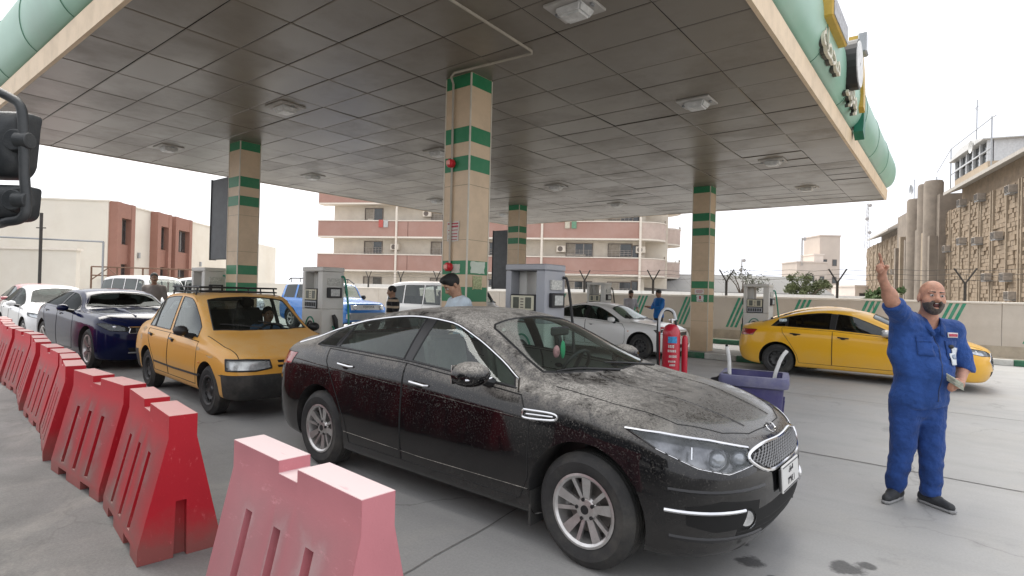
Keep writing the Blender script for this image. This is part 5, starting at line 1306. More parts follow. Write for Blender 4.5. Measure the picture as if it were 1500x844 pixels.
SIDE = lambda sg: (lambda q, n_: q.y * sg > .3)
def std_cuts(car, wins, pillars=(), wsh=None, rwin=None, doors=(), tint=None, dark=None, gtop=.022, gbot=.018, wsmat=None, seal=.007, pil_mat=None):
    """windows: list of (x0, x1, slant0, slant1) along the belt; slants lean the ends with height"""
    for sg in (-1, 1):
        for (x0, x1, a0, a1) in wins:
            pts = []
            for x in np.linspace(x0, x1, 9):
                pts.append((x, car.belt(x) + gbot))
            for x in np.linspace(x0 + a0, x1 + a1, 13):
                z = car.edge(x) - gtop
                if z > car.belt(x) + gbot: pts.append((x, z))
            H = hull(pts)
            car.piece('side_window', [(a, 0, b) for a, b in H], (0, 1, 0), SIDE(sg), tint or G_DARK, border=seal)
        for (x0, x1, a0, a1) in pillars:
            pts = [(x0, car.belt(x0) + gbot), (x1, car.belt(x1) + gbot), (x1 + a1, car.edge(x1 + a1) - gtop), (x0 + a0, car.edge(x0 + a0) - gtop)]
            car.piece('pillar', [(a, 0, b) for a, b in hull(pts)], (0, 1, 0), SIDE(sg), pil_mat or M_TRIMB)
    if wsh: car.piece('windshield', [(a, b, 0) for a, b in hull(wsh)], (0, 0, 1), lambda q, n_: q.z > car.P['wz'] and n_.x > .15, wsmat or tint or G_TINT, border=.009)
    if rwin: car.piece('rear_window', [(a, b, 0) for a, b in hull(rwin)], (0, 0, 1), lambda q, n_: q.z > car.P['wz'] and n_.x < -.05, dark or G_DARK, border=.009)
    for sg in (-1, 1):
        for dpts in doors:
            o = car.piece('door', [(a, 0, b) for a, b in dpts], (0, 1, 0), lambda q, n_, sg=sg: q.y * sg > .3, car.paint)
            g = MB(); L_ = len(dpts)
            loop = []
            for i in range(L_):
                a, b = dpts[i], dpts[(i + 1) % L_]
                for k in range(12): t = k / 12; loop.append(car.side_pt(a[0] + (b[0] - a[0]) * t, a[1] + (b[1] - a[1]) * t, sg, .0))
            g.tube(loop + loop[:1], .0042, 5, caps=False); g.build('door_gap', M_SEAM, o or car.t)
# ---------------------------------------------------------------- black dusty sedan
BLACK = car_paint('dusty_black_paint', (.006, .006, .007), dust=(.52, .485, .43), up=.95, side=.5, rough=.08, grit=80, low=.06, coat=.3, nose=(1.35, 2.0, .22), shoulder=(.55, 1.0))
def wiped_glass(name):
    """windscreen: clear sheet where the wipers swept, dust film elsewhere"""
    m = glass(name, (.80, .94, .88), dark=.0); nt = m.node_tree; N = nt.nodes; L = nt.links
    out = [n for n in N if n.type == 'OUTPUT_MATERIAL'][0]; src = out.inputs[0].links[0].from_socket
    tc = N.new('ShaderNodeTexCoord')
    def arc(p, r0, r1):
        sb = N.new('ShaderNodeVectorMath'); sb.operation = 'DISTANCE'; L.new(tc.outputs['Object'], sb.inputs[0]); sb.inputs[1].default_value = p
        a = N.new('ShaderNodeMapRange'); a.inputs[1].default_value = r1 - .008; a.inputs[2].default_value = r1 + .008; L.new(sb.outputs['Value'], a.inputs[0]); return a.outputs[0]
    mn = N.new('ShaderNodeMath'); mn.operation = 'MINIMUM'; L.new(arc((1.05, .27, 1.05), 0, .93), mn.inputs[0]); L.new(arc((1.1, .1, 1.05), 0, .75), mn.inputs[1])
    nz = N.new('ShaderNodeTexNoise'); nz.inputs['Scale'].default_value = 110; nz.inputs['Detail'].default_value = 3; L.new(tc.outputs['Object'], nz.inputs['Vector'])
    mr = N.new('ShaderNodeMapRange'); mr.inputs[1].default_value = .35; mr.inputs[2].default_value = .65; mr.inputs[3].default_value = .45; mr.inputs[4].default_value = .85; L.new(nz.outputs[0], mr.inputs[0])
    ml = N.new('ShaderNodeMath'); ml.operation = 'MULTIPLY'; L.new(mn.outputs[0], ml.inputs[0]); L.new(mr.outputs[0], ml.inputs[1])
    mx0 = N.new('ShaderNodeMath'); mx0.operation = 'MAXIMUM'; L.new(ml.outputs[0], mx0.inputs[0]); mx0.inputs[1].default_value = .035
    df = N.new('ShaderNodeBsdfDiffuse'); df.inputs[0].default_value = (.36, .345, .31, 1)
    mx = N.new('ShaderNodeMixShader'); L.new(mx0.outputs[0], mx.inputs[0]); L.new(src, mx.inputs[1]); L.new(df.outputs[0], mx.inputs[2]); L.new(mx.outputs[0], out.inputs[0])
    return m
KP = dict(xcr=-1.78, xcf=1.62, clear=.20, zmid=.60, wz=.99, xw_f=1.40, xw_r=-1.40, exf=2.8, exr=2.9, bulge=.014,
          width=[(-2.3, .86), (-1.7, .915), (-1.2, .93), (.6, .93), (1.3, .93), (1.75, .91)],
          top=[(-2.44, 1.06), (-2.3, 1.10), (-1.85, 1.15), (-1.2, 1.365), (-.8, 1.44), (-.3, 1.472), (.1, 1.45), (.38, 1.395), (.8, 1.215), (1.17, 1.055), (1.32, 1.02), (1.6, .985), (1.9, .93)],
          edge=[(-2.3, 1.06), (-1.9, 1.10), (-1.5, 1.225), (-1.0, 1.345), (-.4, 1.40), (0, 1.372), (.3, 1.275), (.6, 1.14), (.88, 1.015), (1.12, .992), (1.5, .955), (1.8, .91)],
          edgew=[(-2.3, .68), (-1.9, .68), (-1.5, .635), (-1., .60), (-.4, .60), (0, .61), (.3, .64), (.6, .69), (.88, .755), (1.15, .755), (1.8, .70)],
          belt=[(-2.2, .99), (-1.7, 1.055), (-1.2, 1.065), (-.6, 1.055), (-.2, 1.04), (.84, .965), (1.2, .945), (1.62, .88), (1.8, .85)],
          beltw=[(-2.2, .80), (-1.6, .845), (-.2, .865), (.84, .86), (1.2, .865), (1.7, .84)],
          front=[(2.067, 0.17), (2.184, 0.2), (2.269, 0.34), (2.287, 0.48), (2.278, 0.6), (2.26, 0.68), (2.242, 0.735), (2.22, 0.775), (2.17, 0.815), (2.094, 0.85), (1.987, 0.885)],
          rear=[(-2.25, .27), (-2.42, .31), (-2.51, .45), (-2.53, .60), (-2.50, .76), (-2.46, .90), (-2.455, .97), (-2.46, 1.03), (-2.43, 1.06), (-2.35, 1.085), (-2.25, 1.10)])
def kia():
    car = Car('black_sedan', 'black sedan caked in pale dust at the front of the queue', (-3.075, 3.80, 0), rad(-1.3), KP, BLACK)
    t = car.t
    interior(car, -1.35, .85, .40, .37, seat=mat('seat_beige', (.26, .24, .21), .9, var=.15))
    # lamps, grille and intakes are cut out of the nose
    for sg in (-1, 1):
        d = (-.72, -sg * .69, -.05); f = lambda q, n_, sg=sg: q.x > 1.5 and q.y * sg > .25 and q.z > .55
        hp = [(1.69, sg * .91, .862), (1.86, sg * .84, .855), (2.05, sg * .66, .82), (2.20, sg * .46, .77), (2.22, sg * .43, .69), (2.11, sg * .62, .66), (1.98, sg * .74, .695), (1.82, sg * .86, .78)]
        o = car.piece('headlight', hp, d, f, G_LENS, border=.006, bm_mat=M_TRIMB)
        if o:
            g = car.lastg; c = sum((Vector(v) for v in g.v), Vector()) / len(g.v)
            b = MB(); b.v = [tuple(Vector(v).lerp(c, .03) + Vector((-.05, -sg * .04, -.01))) for v in g.v]; b.f = g.f; b.build('lamp_bowl', mat('lamp_bowl', (.17, .17, .18), .25, .7, var=.8, scale=9), o, recalc=False)
            lp = car.last[0]
            w = MB(); w.v = []
            for i in range(len(lp)):
                pass
            rows = [lp + lp[:1], [p.lerp(c, .03) + Vector((-.05, -sg * .04, -.01)) for p in lp + lp[:1]]]; w.grid(rows); w.build('lamp_wall', M_REFL, o)
            for (px, py, pz, r) in ((2.10, .64, .745, .05), (2.22, .53, .735, .045)):
                q = car.proj((px, sg * py, pz), d, -.055); w = MB(); w.ell(q, (r, r, r * .9), 16, 10); w.build('projector', mat('projector', (.3, .31, .33), .08, .6), o)
                w = MB(); dd = Vector(d).normalized(); w.tube([q - dd * .005, q - dd * .03], [r * 1.12, r * 1.2], 20, caps=False); w.build('bezel', M_CHROME, o)
            w = MB(); w.tube([car.proj(p, d, -.02) for p in ((2.0, sg * .76, .80), (1.99, sg * .775, .74))], .008, 6); w.build('light_guide', M_CHROME, o)
            # bright strips above and below the lamp
            car.line([hp[0], hp[1], hp[2], hp[3]], d, .0085, M_CHROME, 'lamp_trim', .002, o)
            car.line([hp[7], hp[6], hp[5], hp[4]], d, .006, M_CHROME, 'lamp_trim', .0, o)
        tp = [(-2.05, sg * .9, .98), (-1.86, sg * .9, .985), (-1.93, sg * .9, .87), (-2.3, sg * .75, .83), (-2.47, sg * .5, .88), (-2.46, sg * .5, .97)]
        car.piece('tail_light', tp, (.55, -sg * .83, 0), lambda q, n_, sg=sg: q.x < -1.7 and q.y * sg > .3, M_TAIL, border=.004)
    car.piece('grille', [(0, .47, .735), (0, .30, .762), (0, -.30, .762), (0, -.47, .735), (0, -.45, .69), (0, -.30, .632), (0, .30, .632), (0, .45, .69)], (1, 0, 0), lambda q, n_: q.x > 2.0, M_DARK)
    gr = car.last
    # diamond mesh of the grille
    mesh = MB()
    inside = lambda y, z: abs(y) < .455 and (.632 + max(0, abs(y) - .29) * .38) < z < (.764 - max(0, abs(y) - .28) * .16)
    for i in range(-14, 15):
        for sl in (-1, 1):
            seg = []
            for k in range(15):
                z = .63 + k * .0107; y = i * .042 + sl * (z - .70) * 1.5
                if inside(y, z): seg.append(car.proj((2.4, y, z), (-1, 0, 0), .003))
            if len(seg) > 2: mesh.tube(seg, .006, 4)
    mesh.build('grille_mesh', mat('grille_mesh_grey', (.22, .22, .22), .35, .6), t)
    fr = MB(); L_ = [(.475, .738), (.30, .765), (0, .762), (-.30, .765), (-.475, .738), (-.455, .69), (-.30, .63), (0, .628), (.30, .63), (.455, .69)]
    pts = [car.proj((2.4, y, z), (-1, 0, 0), .004) for y, z in L_]; fr.tube([p for p in smooth_pts(pts + pts[:1], 5)], .011, 8); fr.build('grille_frame', M_CHROME, t)
    # lower intake and fog lamp corners
    car.piece('lower_intake', [(0, .62, .44), (0, .0, .47), (0, -.62, .44), (0, -.60, .31), (0, -.3, .275), (0, .3, .275), (0, .60, .31)], (1, 0, 0), lambda q, n_: q.x > 1.9 and q.z < .6, M_DARK)
    for k in range(4):
        z = .305 + k * .04; car.line([(2.4, .60 - k * .0, z), (2.4, .3, z - .01), (2.4, 0, z - .012), (2.4, -.3, z - .01), (2.4, -.60, z)], (-1, 0, 0), .009, M_BLACK, 'intake_bar', -.008)
    for sg in (-1, 1):
        d = (-.8, -sg * .6, 0)
        car.piece('fog_recess', [(1.93, sg * .80, .50), (2.12, sg * .70, .53), (2.33, sg * .50, .50), (2.33, sg * .52, .37), (2.1, sg * .72, .36), (1.95, sg * .80, .40)], d, lambda q, n_, sg=sg: q.x > 1.6 and q.y * sg > .3 and q.z < .62, M_DARK)
        car.line([(1.86, sg * .86, .475), (2.05, sg * .76, .47), (2.25, sg * .60, .465)], d, .010, M_CHROME, 'bumper_strip', .004)
        q = car.proj((2.26, sg * .58, .415), d, -.01); g = MB(); dd = -Vector(d).normalized(); g.tube([q, q + dd * .012], [.05, .042], 18); o = g.build('fog_lamp', M_REFL, t)
        g = MB(); g.tube([q + dd * .002, q + dd * .014], [.058, .058], 18, caps=False); g.build('fog_ring', M_CHROME, o)
        # crease bars of the bumper corner
        car.line([(1.88, sg * .86, .585), (2.1, sg * .75, .575), (2.36, sg * .45, .565)], d, .020, M_TRIMB, 'bumper_crease', -.013)
        car.line([(1.9, sg * .85, .33), (2.1, sg * .74, .315), (2.36, sg * .45, .30)], d, .024, M_TRIMB, 'bumper_lip', -.014)
    # wiper-side roof dust is in the paint; glass
    wsh = [(1.15, 0), (1.11, .35), (1.10, -.35), (.93, .68), (.93, -.68), (.37, .545), (.37, -.545), (.39, 0), (1.03, .56), (1.03, -.56), (.33, .5), (.33, -.5)]
    rwin = [(-1.22, .46), (-1.22, -.46), (-1.27, .5), (-1.27, -.5), (-1.78, .55), (-1.78, -.55), (-1.82, 0)]
    doors = [[(-.24, .30), (.93, .30), (1.0, .45), (1.0, .80), (.90, .945), (-.24, 1.035)], [(-.25, .30), (-.25, 1.036), (-1.32, 1.06), (-1.30, .95), (-1.12, .70), (-.98, .48), (-.93, .30)]]
    KG = glass('glass_black_sedan', (.66, .80, .77), dark=.15, film=.05)
    std_cuts(car, [(-.20, .82, .02, -.06), (-1.20, -.30, -.02, .0), (-1.56, -1.26, .14, .04)], [(-.30, -.20, .0, .02), (-1.26, -1.20, .04, -.02)], wsh, rwin, doors, tint=KG, wsmat=wiped_glass('dusty_windscreen'))
    # bonnet seams
    for sg in (-1, 1): car.line([(1.08, sg * .74, 1.2), (1.5, sg * .735, 1.2), (1.87, sg * .68, 1.2), (2.06, sg * .50, 1.2), (2.145, sg * .30, 1.2)], (0, 0, -1), .0035)
    car.line([(2.145, .30, 1.2), (2.17, 0, 1.2), (2.145, -.30, 1.2)], (0, 0, -1), .0035)
    for sg in (-1, 1): car.line([(1.15, sg * .36, 1.2), (1.6, sg * .33, 1.2), (2.1, sg * .24, 1.2)], (0, 0, -1), .010, BLACK, 'bonnet_crease', -.004)
    for sg in (-1, 1):
        # chrome arch over the side glass
        pts = [car.side_pt(.87, car.belt(.87) - .005, sg, .004)] + [car.side_pt(x, car.edge(x) - .016, sg, .004) for x in np.linspace(.80, -1.75, 40)] + [car.side_pt(-1.95, 1.06, sg, .004)]
        g = MB(); g.tube(pts, .0085, 6); g.build('window_chrome', M_CHROME, t)
        pts = [car.side_pt(x, car.belt(x) + .012, sg, .003) for x in np.linspace(.84, -1.5, 30)]; g = MB(); g.tube(pts, .006, 6); g.build('belt_seal', M_TRIMB, t)
        # vent on the wing
        a = car.side_pt(.955, .845, sg, .004); b = car.side_pt(1.20, .855, sg, .004); g = MB()
        g.tube(smooth_pts([a + Vector((0, 0, .022)), a + Vector((-.01, 0, 0)), a + Vector((.01, 0, -.03)), b + Vector((-.03, 0, -.026)), b + Vector((.01, 0, -.004)), b + Vector((-.03, 0, .016)), a + Vector((0, 0, .022))], 4), .008, 6); g.tube([a + Vector((.02, 0, -.004)), b + Vector((-.02, 0, -.004))], .006, 6); g.build('wing_vent', M_CHROME, t)
        # side crease above the sill, fuel flap
        car.line([(1.0, sg, .37), (0, sg, .36), (-1.0, sg, .38)], (0, -sg, 0), .006, BLACK, 'sill_crease')
        car.line([(1.05, sg, .80), (0, sg, .845), (-1.2, sg, .90), (-1.9, sg, .93)], (0, -sg, 0), .006, BLACK, 'shoulder_crease', -.003)
    car.lathe_arch(1.40, .345, .395); car.lathe_arch(-1.40, .345, .39)
    car.finish_body()
    mirror_pair(car, .62, 1.03, BLACK, size=(.14, .27, .165), cap=M_CHROME)
    handles(car, [(-.05, .905), (-1.0, .945)], M_CHROME)
    add_wheels(car, 'twin5', .335, .208, .215, .02, steer=rad(-2), spin=(.2, 0, .5, 0))
    plate(car, (2.305, -.02, .555), (1, 0, .06), .36, .155, '٢٣٧٤ ١', sub='ﻕﺍﺮﻌﻟﺍ')
    # oval badge on the bonnet lip
    p = car.proj((2.20, 0, .83), (-.7, 0, -.7), .004); n_ = Vector((.75, 0, .66)); o = thing_part('badge', t, p, n_); o.scale = (.16, 1, .45)
    b = MB(); b.lathe([(.058, -.004), (.062, -.008), (.066, -.004)], 28, 'y'); b.v = [(x, y, z * .55) for x, y, z in b.v]; bb = b.build('badge_ring', M_CHROME, t); bb.location = p; bb.rotation_mode = 'QUATERNION'; bb.rotation_quaternion = o.rotation_quaternion
    tx = text_mesh('KIA', bb, (0, -.006, -.016), .045, M_CHROME, 'badge_letters')
    # wipers
    for (a, b) in (((1.16, .50, 0), (1.05, -.10, 0)), ((1.17, -.08, 0), (.99, -.62, 0))):
        pa = [car.proj((a[0] + (b[0] - a[0]) * k / 8, a[1] + (b[1] - a[1]) * k / 8, 1.6), (0, 0, -1), .012) for k in range(9)]
        g = MB(); g.tube(pa, [.010, .010, .009, .009, .008, .008, .007, .006, .005], 6); g.build('wiper', M_BLACK, t)
    # cowl
    # hanging ornaments at the mirror
    p = Vector((.55, .05, 1.27)); g = MB(); g.box(p + Vector((0, 0, .03)), (.03, .24, .07)); g.build('rear_view_mirror', M_BLACK, t, bevel=.012)
    g = MB(); g.ell(p + Vector((.02, .02, -.12)), (.015, .03, .075), 12, 8); g.build('air_freshener', mat('freshener_green', (.02, .36, .16), .4), t)
    g = MB(); g.ell(p + Vector((.02, -.07, -.13)), (.02, .04, .05), 12, 8); g.build('pink_ornament', mat('ornament_pink', (.6, .25, .28), .6, var=.4, scale=30), t)
    # mud flap and exhaust
    for sg in (-1, 1): MB().bx(1.0, 1.015, sg * .72, sg * .90, .14, .36).build('mud_flap', M_RUBBER, t)
    return car
kia()
# ---------------------------------------------------------------- the other cars
def remap(P, xm, zm, ky):
    fx, fz = pchip(xm), pchip(zm); Q = dict(P)
    ext = lambda f, v, m: f(v) + (0 if m[0][0] <= v <= m[-1][0] else (v - (m[0][0] if v < m[0][0] else m[-1][0])))
    X = lambda v: ext(fx, v, sorted(xm)); Z = lambda v: ext(fz, v, sorted(zm))
    for k in ('top', 'edge', 'belt'): Q[k] = [(X(a), Z(b)) for a, b in P[k]]
    for k in ('edgew', 'beltw', 'width'): Q[k] = [(X(a), b * ky) for a, b in P[k]]
    for k in ('front', 'rear'): Q[k] = [(X(a), Z(b)) for a, b in P[k]]
    for k in ('xcr', 'xcf', 'xw_f', 'xw_r'): Q[k] = X(P[k])
    Q['clear'] = Z(P['clear']); Q['zmid'] = Z(P['zmid']); Q['wz'] = Z(P['wz']) - .02
    Q['X'] = X; Q['Z'] = Z; Q['ky'] = ky
    return Q

def sedan(name, label, loc, rz, Q, paint, style='five', R=.32, rr=.2, glassm=None, hp=None, grille=None, handle_m=None, dark=None, mirror_m=None, interior_m=None, tail=True, plate_t=None, group=None, doors=True, lampm=None):
    X, Z, ky = Q['X'], Q['Z'], Q['ky']; car = Car(name, label, loc, rz, Q, paint, group); t = car.t
    interior(car, X(-1.35), X(.85), Z(.40), .36 * ky, interior_m, wid=.6 * ky)
    for sg in (-1, 1):
        d = (-.72, -sg * .69, -.05)
        H = hp or [(1.70, .90, .85), (1.95, .78, .835), (2.18, .56, .79), (2.26, .48, .74), (2.25, .48, .69), (2.05, .70, .70), (1.80, .87, .76)]
        H3 = [(X(a), sg * b * ky, Z(c)) for a, b, c in H]
        o = car.piece('headlight', H3, d, lambda q, n_, sg=sg: q.x > X(1.45) and q.y * sg > .2, G_LENS, border=.006)
        if o:
            g = car.lastg; c = sum((Vector(v) for v in g.v), Vector()) / len(g.v)
            b = MB(); b.v = [tuple(Vector(v).lerp(c, .05) + Vector((-.04, -sg * .03, 0))) for v in g.v]; b.f = g.f; b.build('lamp_bowl', lampm or M_REFL, o, recalc=False)
            lp = car.last[0]; w = MB(); w.grid([lp + lp[:1], [p.lerp(c, .05) + Vector((-.04, -sg * .03, 0)) for p in lp + lp[:1]]]); w.build('lamp_wall', M_REFL, o)
            q = c + Vector((-.05, -sg * .04, 0)); w = MB(); w.ell(q, (.05, .05, .045), 14, 8); w.build('bulb_lens', M_CHROME, o)
        if tail:
            tp = [(-2.02, .9, .99), (-1.84, .9, .99), (-1.92, .9, .86), (-2.3, .75, .84), (-2.46, .5, .88), (-2.45, .5, .98)]
            car.piece('tail_light', [(X(a), sg * b * ky, Z(c)) for a, b, c in tp], (.55, -sg * .83, 0), lambda q, n_, sg=sg: q.x < X(-1.7) and q.y * sg > .3, M_TAIL, border=.004)
    G = grille or [(.34, .75), (-.34, .75), (-.42, .66), (-.36, .50), (.36, .50), (.42, .66)]
    car.piece('grille', [(0, a * ky, Z(b)) for a, b in G], (1, 0, 0), lambda q, n_: q.x > X(1.95), M_DARK, border=.008, bm_mat=M_CHROME)
    zs = [b for _, b in G]; w_ = max(a for a, _ in G) * .8 * ky
    for k in range(4):
        z = Z(min(zs) + (max(zs) - min(zs)) * (k + .7) / 4.6); car.line([(X(2.4), w_, z), (X(2.4), 0, z), (X(2.4), -w_, z)], (-1, 0, 0), .006, M_STEEL, 'grille_bar', -.004)
    car.piece('lower_intake', [(0, .5 * ky, Z(.40)), (0, -.5 * ky, Z(.40)), (0, -.45 * ky, Z(.30)), (0, .45 * ky, Z(.30))], (1, 0, 0), lambda q, n_: q.x > X(1.9) and q.z < Z(.5), M_DARK)
    wsh = [(X(a), b * ky) for a, b in ((1.09, 0), (1.06, .35), (1.06, -.35), (.90, .67), (.90, -.67), (.43, .545), (.43, -.545), (.99, .56), (.99, -.56), (.41, .5), (.41, -.5))]
    rwin = [(X(a), b * ky) for a, b in ((-1.22, .46), (-1.22, -.46), (-1.78, .55), (-1.78, -.55), (-1.82, 0))]
    dd = [[(X(a), Z(b)) for a, b in D] for D in ([(-.24, .30), (.93, .30), (1.0, .45), (1.0, .80), (.90, .945), (-.24, 1.03)], [(-.25, .30), (-.25, 1.03), (-1.32, 1.05), (-1.30, .95), (-1.12, .70), (-.98, .48), (-.93, .30)])]
    std_cuts(car, [(X(-.20), X(.80), .02, -.06), (X(-1.20), X(-.30), -.02, 0), (X(-1.54), X(-1.26), .12, .04)], [(X(-.30), X(-.20), 0, .02), (X(-1.26), X(-1.20), .04, -.02)], wsh, rwin, dd if doors else (), tint=glassm or G_TINT, dark=dark or G_DARK)
    for sg in (-1, 1): car.line([(X(1.08), sg * .74 * ky, 1.25), (X(1.5), sg * .735 * ky, 1.25), (X(1.9), sg * .68 * ky, 1.25), (X(2.1), sg * .5 * ky, 1.25)], (0, 0, -1), .004)
    ra = R + .055
    car.lathe_arch(Q['xw_f'], R + .01, ra); car.lathe_arch(Q['xw_r'], R + .01, ra)
    car.finish_body()
    mirror_pair(car, X(.66), Z(1.02), mirror_m or paint, size=(.11, .2, .14))
    handles(car, [(X(-.05), Z(.90)), (X(-1.02), Z(.93))], handle_m or paint)
    add_wheels(car, style, R, rr, .2, .025, spin=(.3, .1, .8, .4))
    if plate_t: plate(car, car.proj((X(2.3), 0, Z(.45)), (-1, 0, 0), .012), (1, 0, .04), .36, .14, plate_t)
    for (a, b) in (((1.16, .50), (1.05, -.10)), ((1.17, -.08), (.99, -.62))):
        pa = [car.proj((X(a[0] + (b[0] - a[0]) * k / 6), (a[1] + (b[1] - a[1]) * k / 6) * ky, 1.6), (0, 0, -1), .01) for k in range(7)]
        g = MB(); g.tube(pa, .007, 5); g.build('wiper', M_BLACK, t)
    return car

YEL = car_paint('taxi_yellow', (.76, .40, .012), dust=(.55, .45, .25), up=.25, side=.06, rough=.3, grit=70, low=.3, coat=.6)
EP = remap(KP, [(-2.53, -2.28), (-1.85, -1.80), (-1.4, -1.35), (-.3, -.38), (.38, .30), (1.17, 1.14), (1.4, 1.35), (2.37, 2.26)], [(.17, .16), (.6, .57), (1.05, .99), (1.40, 1.345), (1.475, 1.43)], .965)
tx = sedan('yellow_taxi', 'bright yellow taxi sedan parked along the pumps behind the man in blue', (-1.62, 13.78, 0), 0, EP, YEL, 'steel', .315, .2, G_DARK, handle_m=M_TRIMB, mirror_m=mat('mirror_silver', (.5, .5, .5), .3, .4), grille=[(.36, .74), (-.36, .74), (-.56, .60), (-.36, .42), (.36, .42), (.56, .60)], group='yellow taxis')
# white sticker in the rear quarter glass, black strip under the door line, rear pole line
o = MB(); p = tx.side_pt(-1.28, 1.12, -1, .006); o.box(p, (.15, .003, .11), rx=.3); o.build('window_sticker', mat('sticker_white', (.6, .7, .72), .5, var=.35, scale=25), tx.t)
MB().bx(1.55, 1.6, -.88, -.86, .33, .48).build('fog_slot', M_DARK, tx.t)
sedan('yellow_taxi', 'second yellow taxi, half hidden beyond the pump island', (-2.35, 17.6, 0), 0, EP, YEL, 'steel', .315, .2, G_DARK, handle_m=M_TRIMB, group='yellow taxis')

WHT = car_paint('white_paint_car', (.78, .78, .76), dust=(.5, .47, .41), up=.12, side=.04, rough=.3, grit=60, low=.35)
WP = remap(KP, [(-2.53, -2.3), (-1.85, -1.72), (-1.4, -1.3), (-.3, -.35), (.38, .30), (1.17, 1.05), (1.4, 1.3), (2.37, 2.2)], [(.17, .17), (.6, .58), (1.05, .95), (1.40, 1.32), (1.475, 1.40)], .93)
wc = sedan('white_sedan', 'older white sedan waiting behind the red fire extinguisher', (-7.55, 14.0, 0), 0, WP, WHT, 'steel', .31, .19, G_TINT, hp=[(1.80, .90, .80), (2.0, .78, .81), (2.15, .62, .78), (2.18, .58, .70), (2.05, .72, .66), (1.84, .86, .70)], grille=[(.26, .73), (-.26, .73), (-.2, .63), (.2, .63)])
g = MB(); p = wc.side_pt(.98, .68, -1, .006); g.ell(p, (.02, .006, .012), 10, 6); g.build('side_repeater', M_AMBER, wc.t)

# dark blue muscle sedan
BLU = car_paint('navy_paint', (.005, .009, .042), dust=(.16, .16, .2), up=.03, side=.01, rough=.12, grit=80, low=.0, coat=.06, spec=.22)
CP = remap(KP, [(-2.53, -2.60), (-1.85, -1.80), (-1.4, -1.525), (-.3, -.45), (.38, .28), (1.17, .86), (1.4, 1.525), (2.37, 2.46)], [(.17, .17), (.6, .64), (.9, .96), (1.05, 1.08), (1.40, 1.40), (1.475, 1.47)], 1.02)
G_NAVY = glass('glass_navy', (.30, .38, .36), dark=.7, ior=1.3, gmax=.2)
ch = sedan('navy_sedan', 'glossy dark blue muscle sedan behind the orange taxi', (-14.1, 4.22, 0), 0, CP, BLU, 'five', .365, .25, G_NAVY, hp=[(1.78, .90, .79), (1.95, .84, .80), (2.2, .6, .76), (2.26, .5, .72), (2.25, .5, .67), (2.05, .72, .68)], grille=[(.48, .74), (-.48, .74), (-.48, .64), (.48, .64)], lampm=M_DARK)
ch.line
# bonnet scoops of the muscle sedan
for sg in (-1, 1):
    g = MB(); g.tube([(1.0, sg * .34, 1.085), (1.5, sg * .33, 1.06), (2.05, sg * .30, .985)], [.012, .03, .012], 8); g.build('bonnet_ridge', BLU, ch.t)
g = MB(); g.tube([(2.33, .5, .33), (2.48, .0, .33), (2.33, -.5, .33)], .014, 6); g.build('lip_strip', M_STEEL, ch.t)

WP2 = remap(KP, [(-2.53, -2.3), (-1.85, -1.72), (-1.4, -1.35), (-.3, -.35), (.38, .35), (1.17, 1.15), (1.4, 1.35), (2.37, 2.3)], [(.17, .17), (.6, .58), (1.05, 1.0), (1.40, 1.41), (1.475, 1.49)], .96)
sedan('white_sedan', 'clean white sedan in the queue behind the dark blue sedan', (-19.55, 4.35, 0), rad(-1), WP2, car_paint('white_clean', (.70, .70, .70), up=.1, side=.03, low=.15), 'five', .32, .2, glass('glass_soft', (.6, .75, .70), dark=.35, film=.06, ior=1.2, gmax=.3), group=None)
sedan('red_car', 'dull red car at the tail of the queue', (-24.6, 5.1, 0), rad(-2), WP2, car_paint('dull_red', (.33, .06, .07), up=.3, side=.1, low=.2), 'five', .32, .2, G_TINT)

# orange hatch-tailed small taxi: boxy lists of its own
ORG = car_paint('taxi_orange', (.70, .345, .055), dust=(.60, .47, .28), up=.5, side=.10, rough=.4, grit=55, low=.42, coat=.35)
PP = dict(xcr=-1.62, xcf=1.50, clear=.24, zmid=.55, wz=.90, xw_f=1.20, xw_r=-1.22, exf=4.2, exr=3.8, bulge=.006,
          width=[(-2.0, .77), (-1.2, .80), (.5, .80), (1.2, .80), (1.6, .785)],
          top=[(-2.0, .97), (-1.85, .99), (-1.45, 1.02), (-1.05, 1.33), (-.8, 1.40), (-.3, 1.43), (.1, 1.42), (.30, 1.385), (.65, 1.17), (1.0, .955), (1.15, .925), (1.6, .83), (1.85, .775)],
          edge=[(-2.0, .94), (-1.6, .97), (-1.42, 1.05), (-1.12, 1.28), (-.8, 1.37), (-.3, 1.395), (.1, 1.375), (.28, 1.315), (.6, 1.10), (.90, .93), (1.05, .905), (1.6, .80), (1.9, .74)],
          edgew=[(-2.0, .66), (-1.5, .65), (-1.1, .60), (-.3, .595), (.1, .60), (.28, .615), (.6, .65), (.9, .69), (1.1, .70), (1.8, .70)],
          belt=[(-2.0, .86), (-1.4, .905), (-.3, .895), (.84, .865), (1.1, .845), (1.6, .745), (1.8, .70)],
          beltw=[(-2.0, .70), (-1.5, .735), (0, .75), (.84, .75), (1.3, .755), (1.7, .74)],
          front=[(1.80, .22), (1.88, .25), (1.93, .36), (1.94, .47), (1.93, .55), (1.925, .63), (1.915, .68), (1.905, .72), (1.86, .745), (1.78, .765), (1.66, .80)],
          rear=[(-1.95, .28), (-2.03, .31), (-2.07, .42), (-2.08, .53), (-2.06, .65), (-2.05, .80), (-2.045, .87), (-2.04, .93), (-2.0, .96), (-1.93, .975), (-1.85, .985)])
M_BUMP = mat('grey_bumper', (.028, .028, .027), .65, var=.25, scale=8, dirt=(.12, .105, .09), dirt_amt=.5, dscale=4)
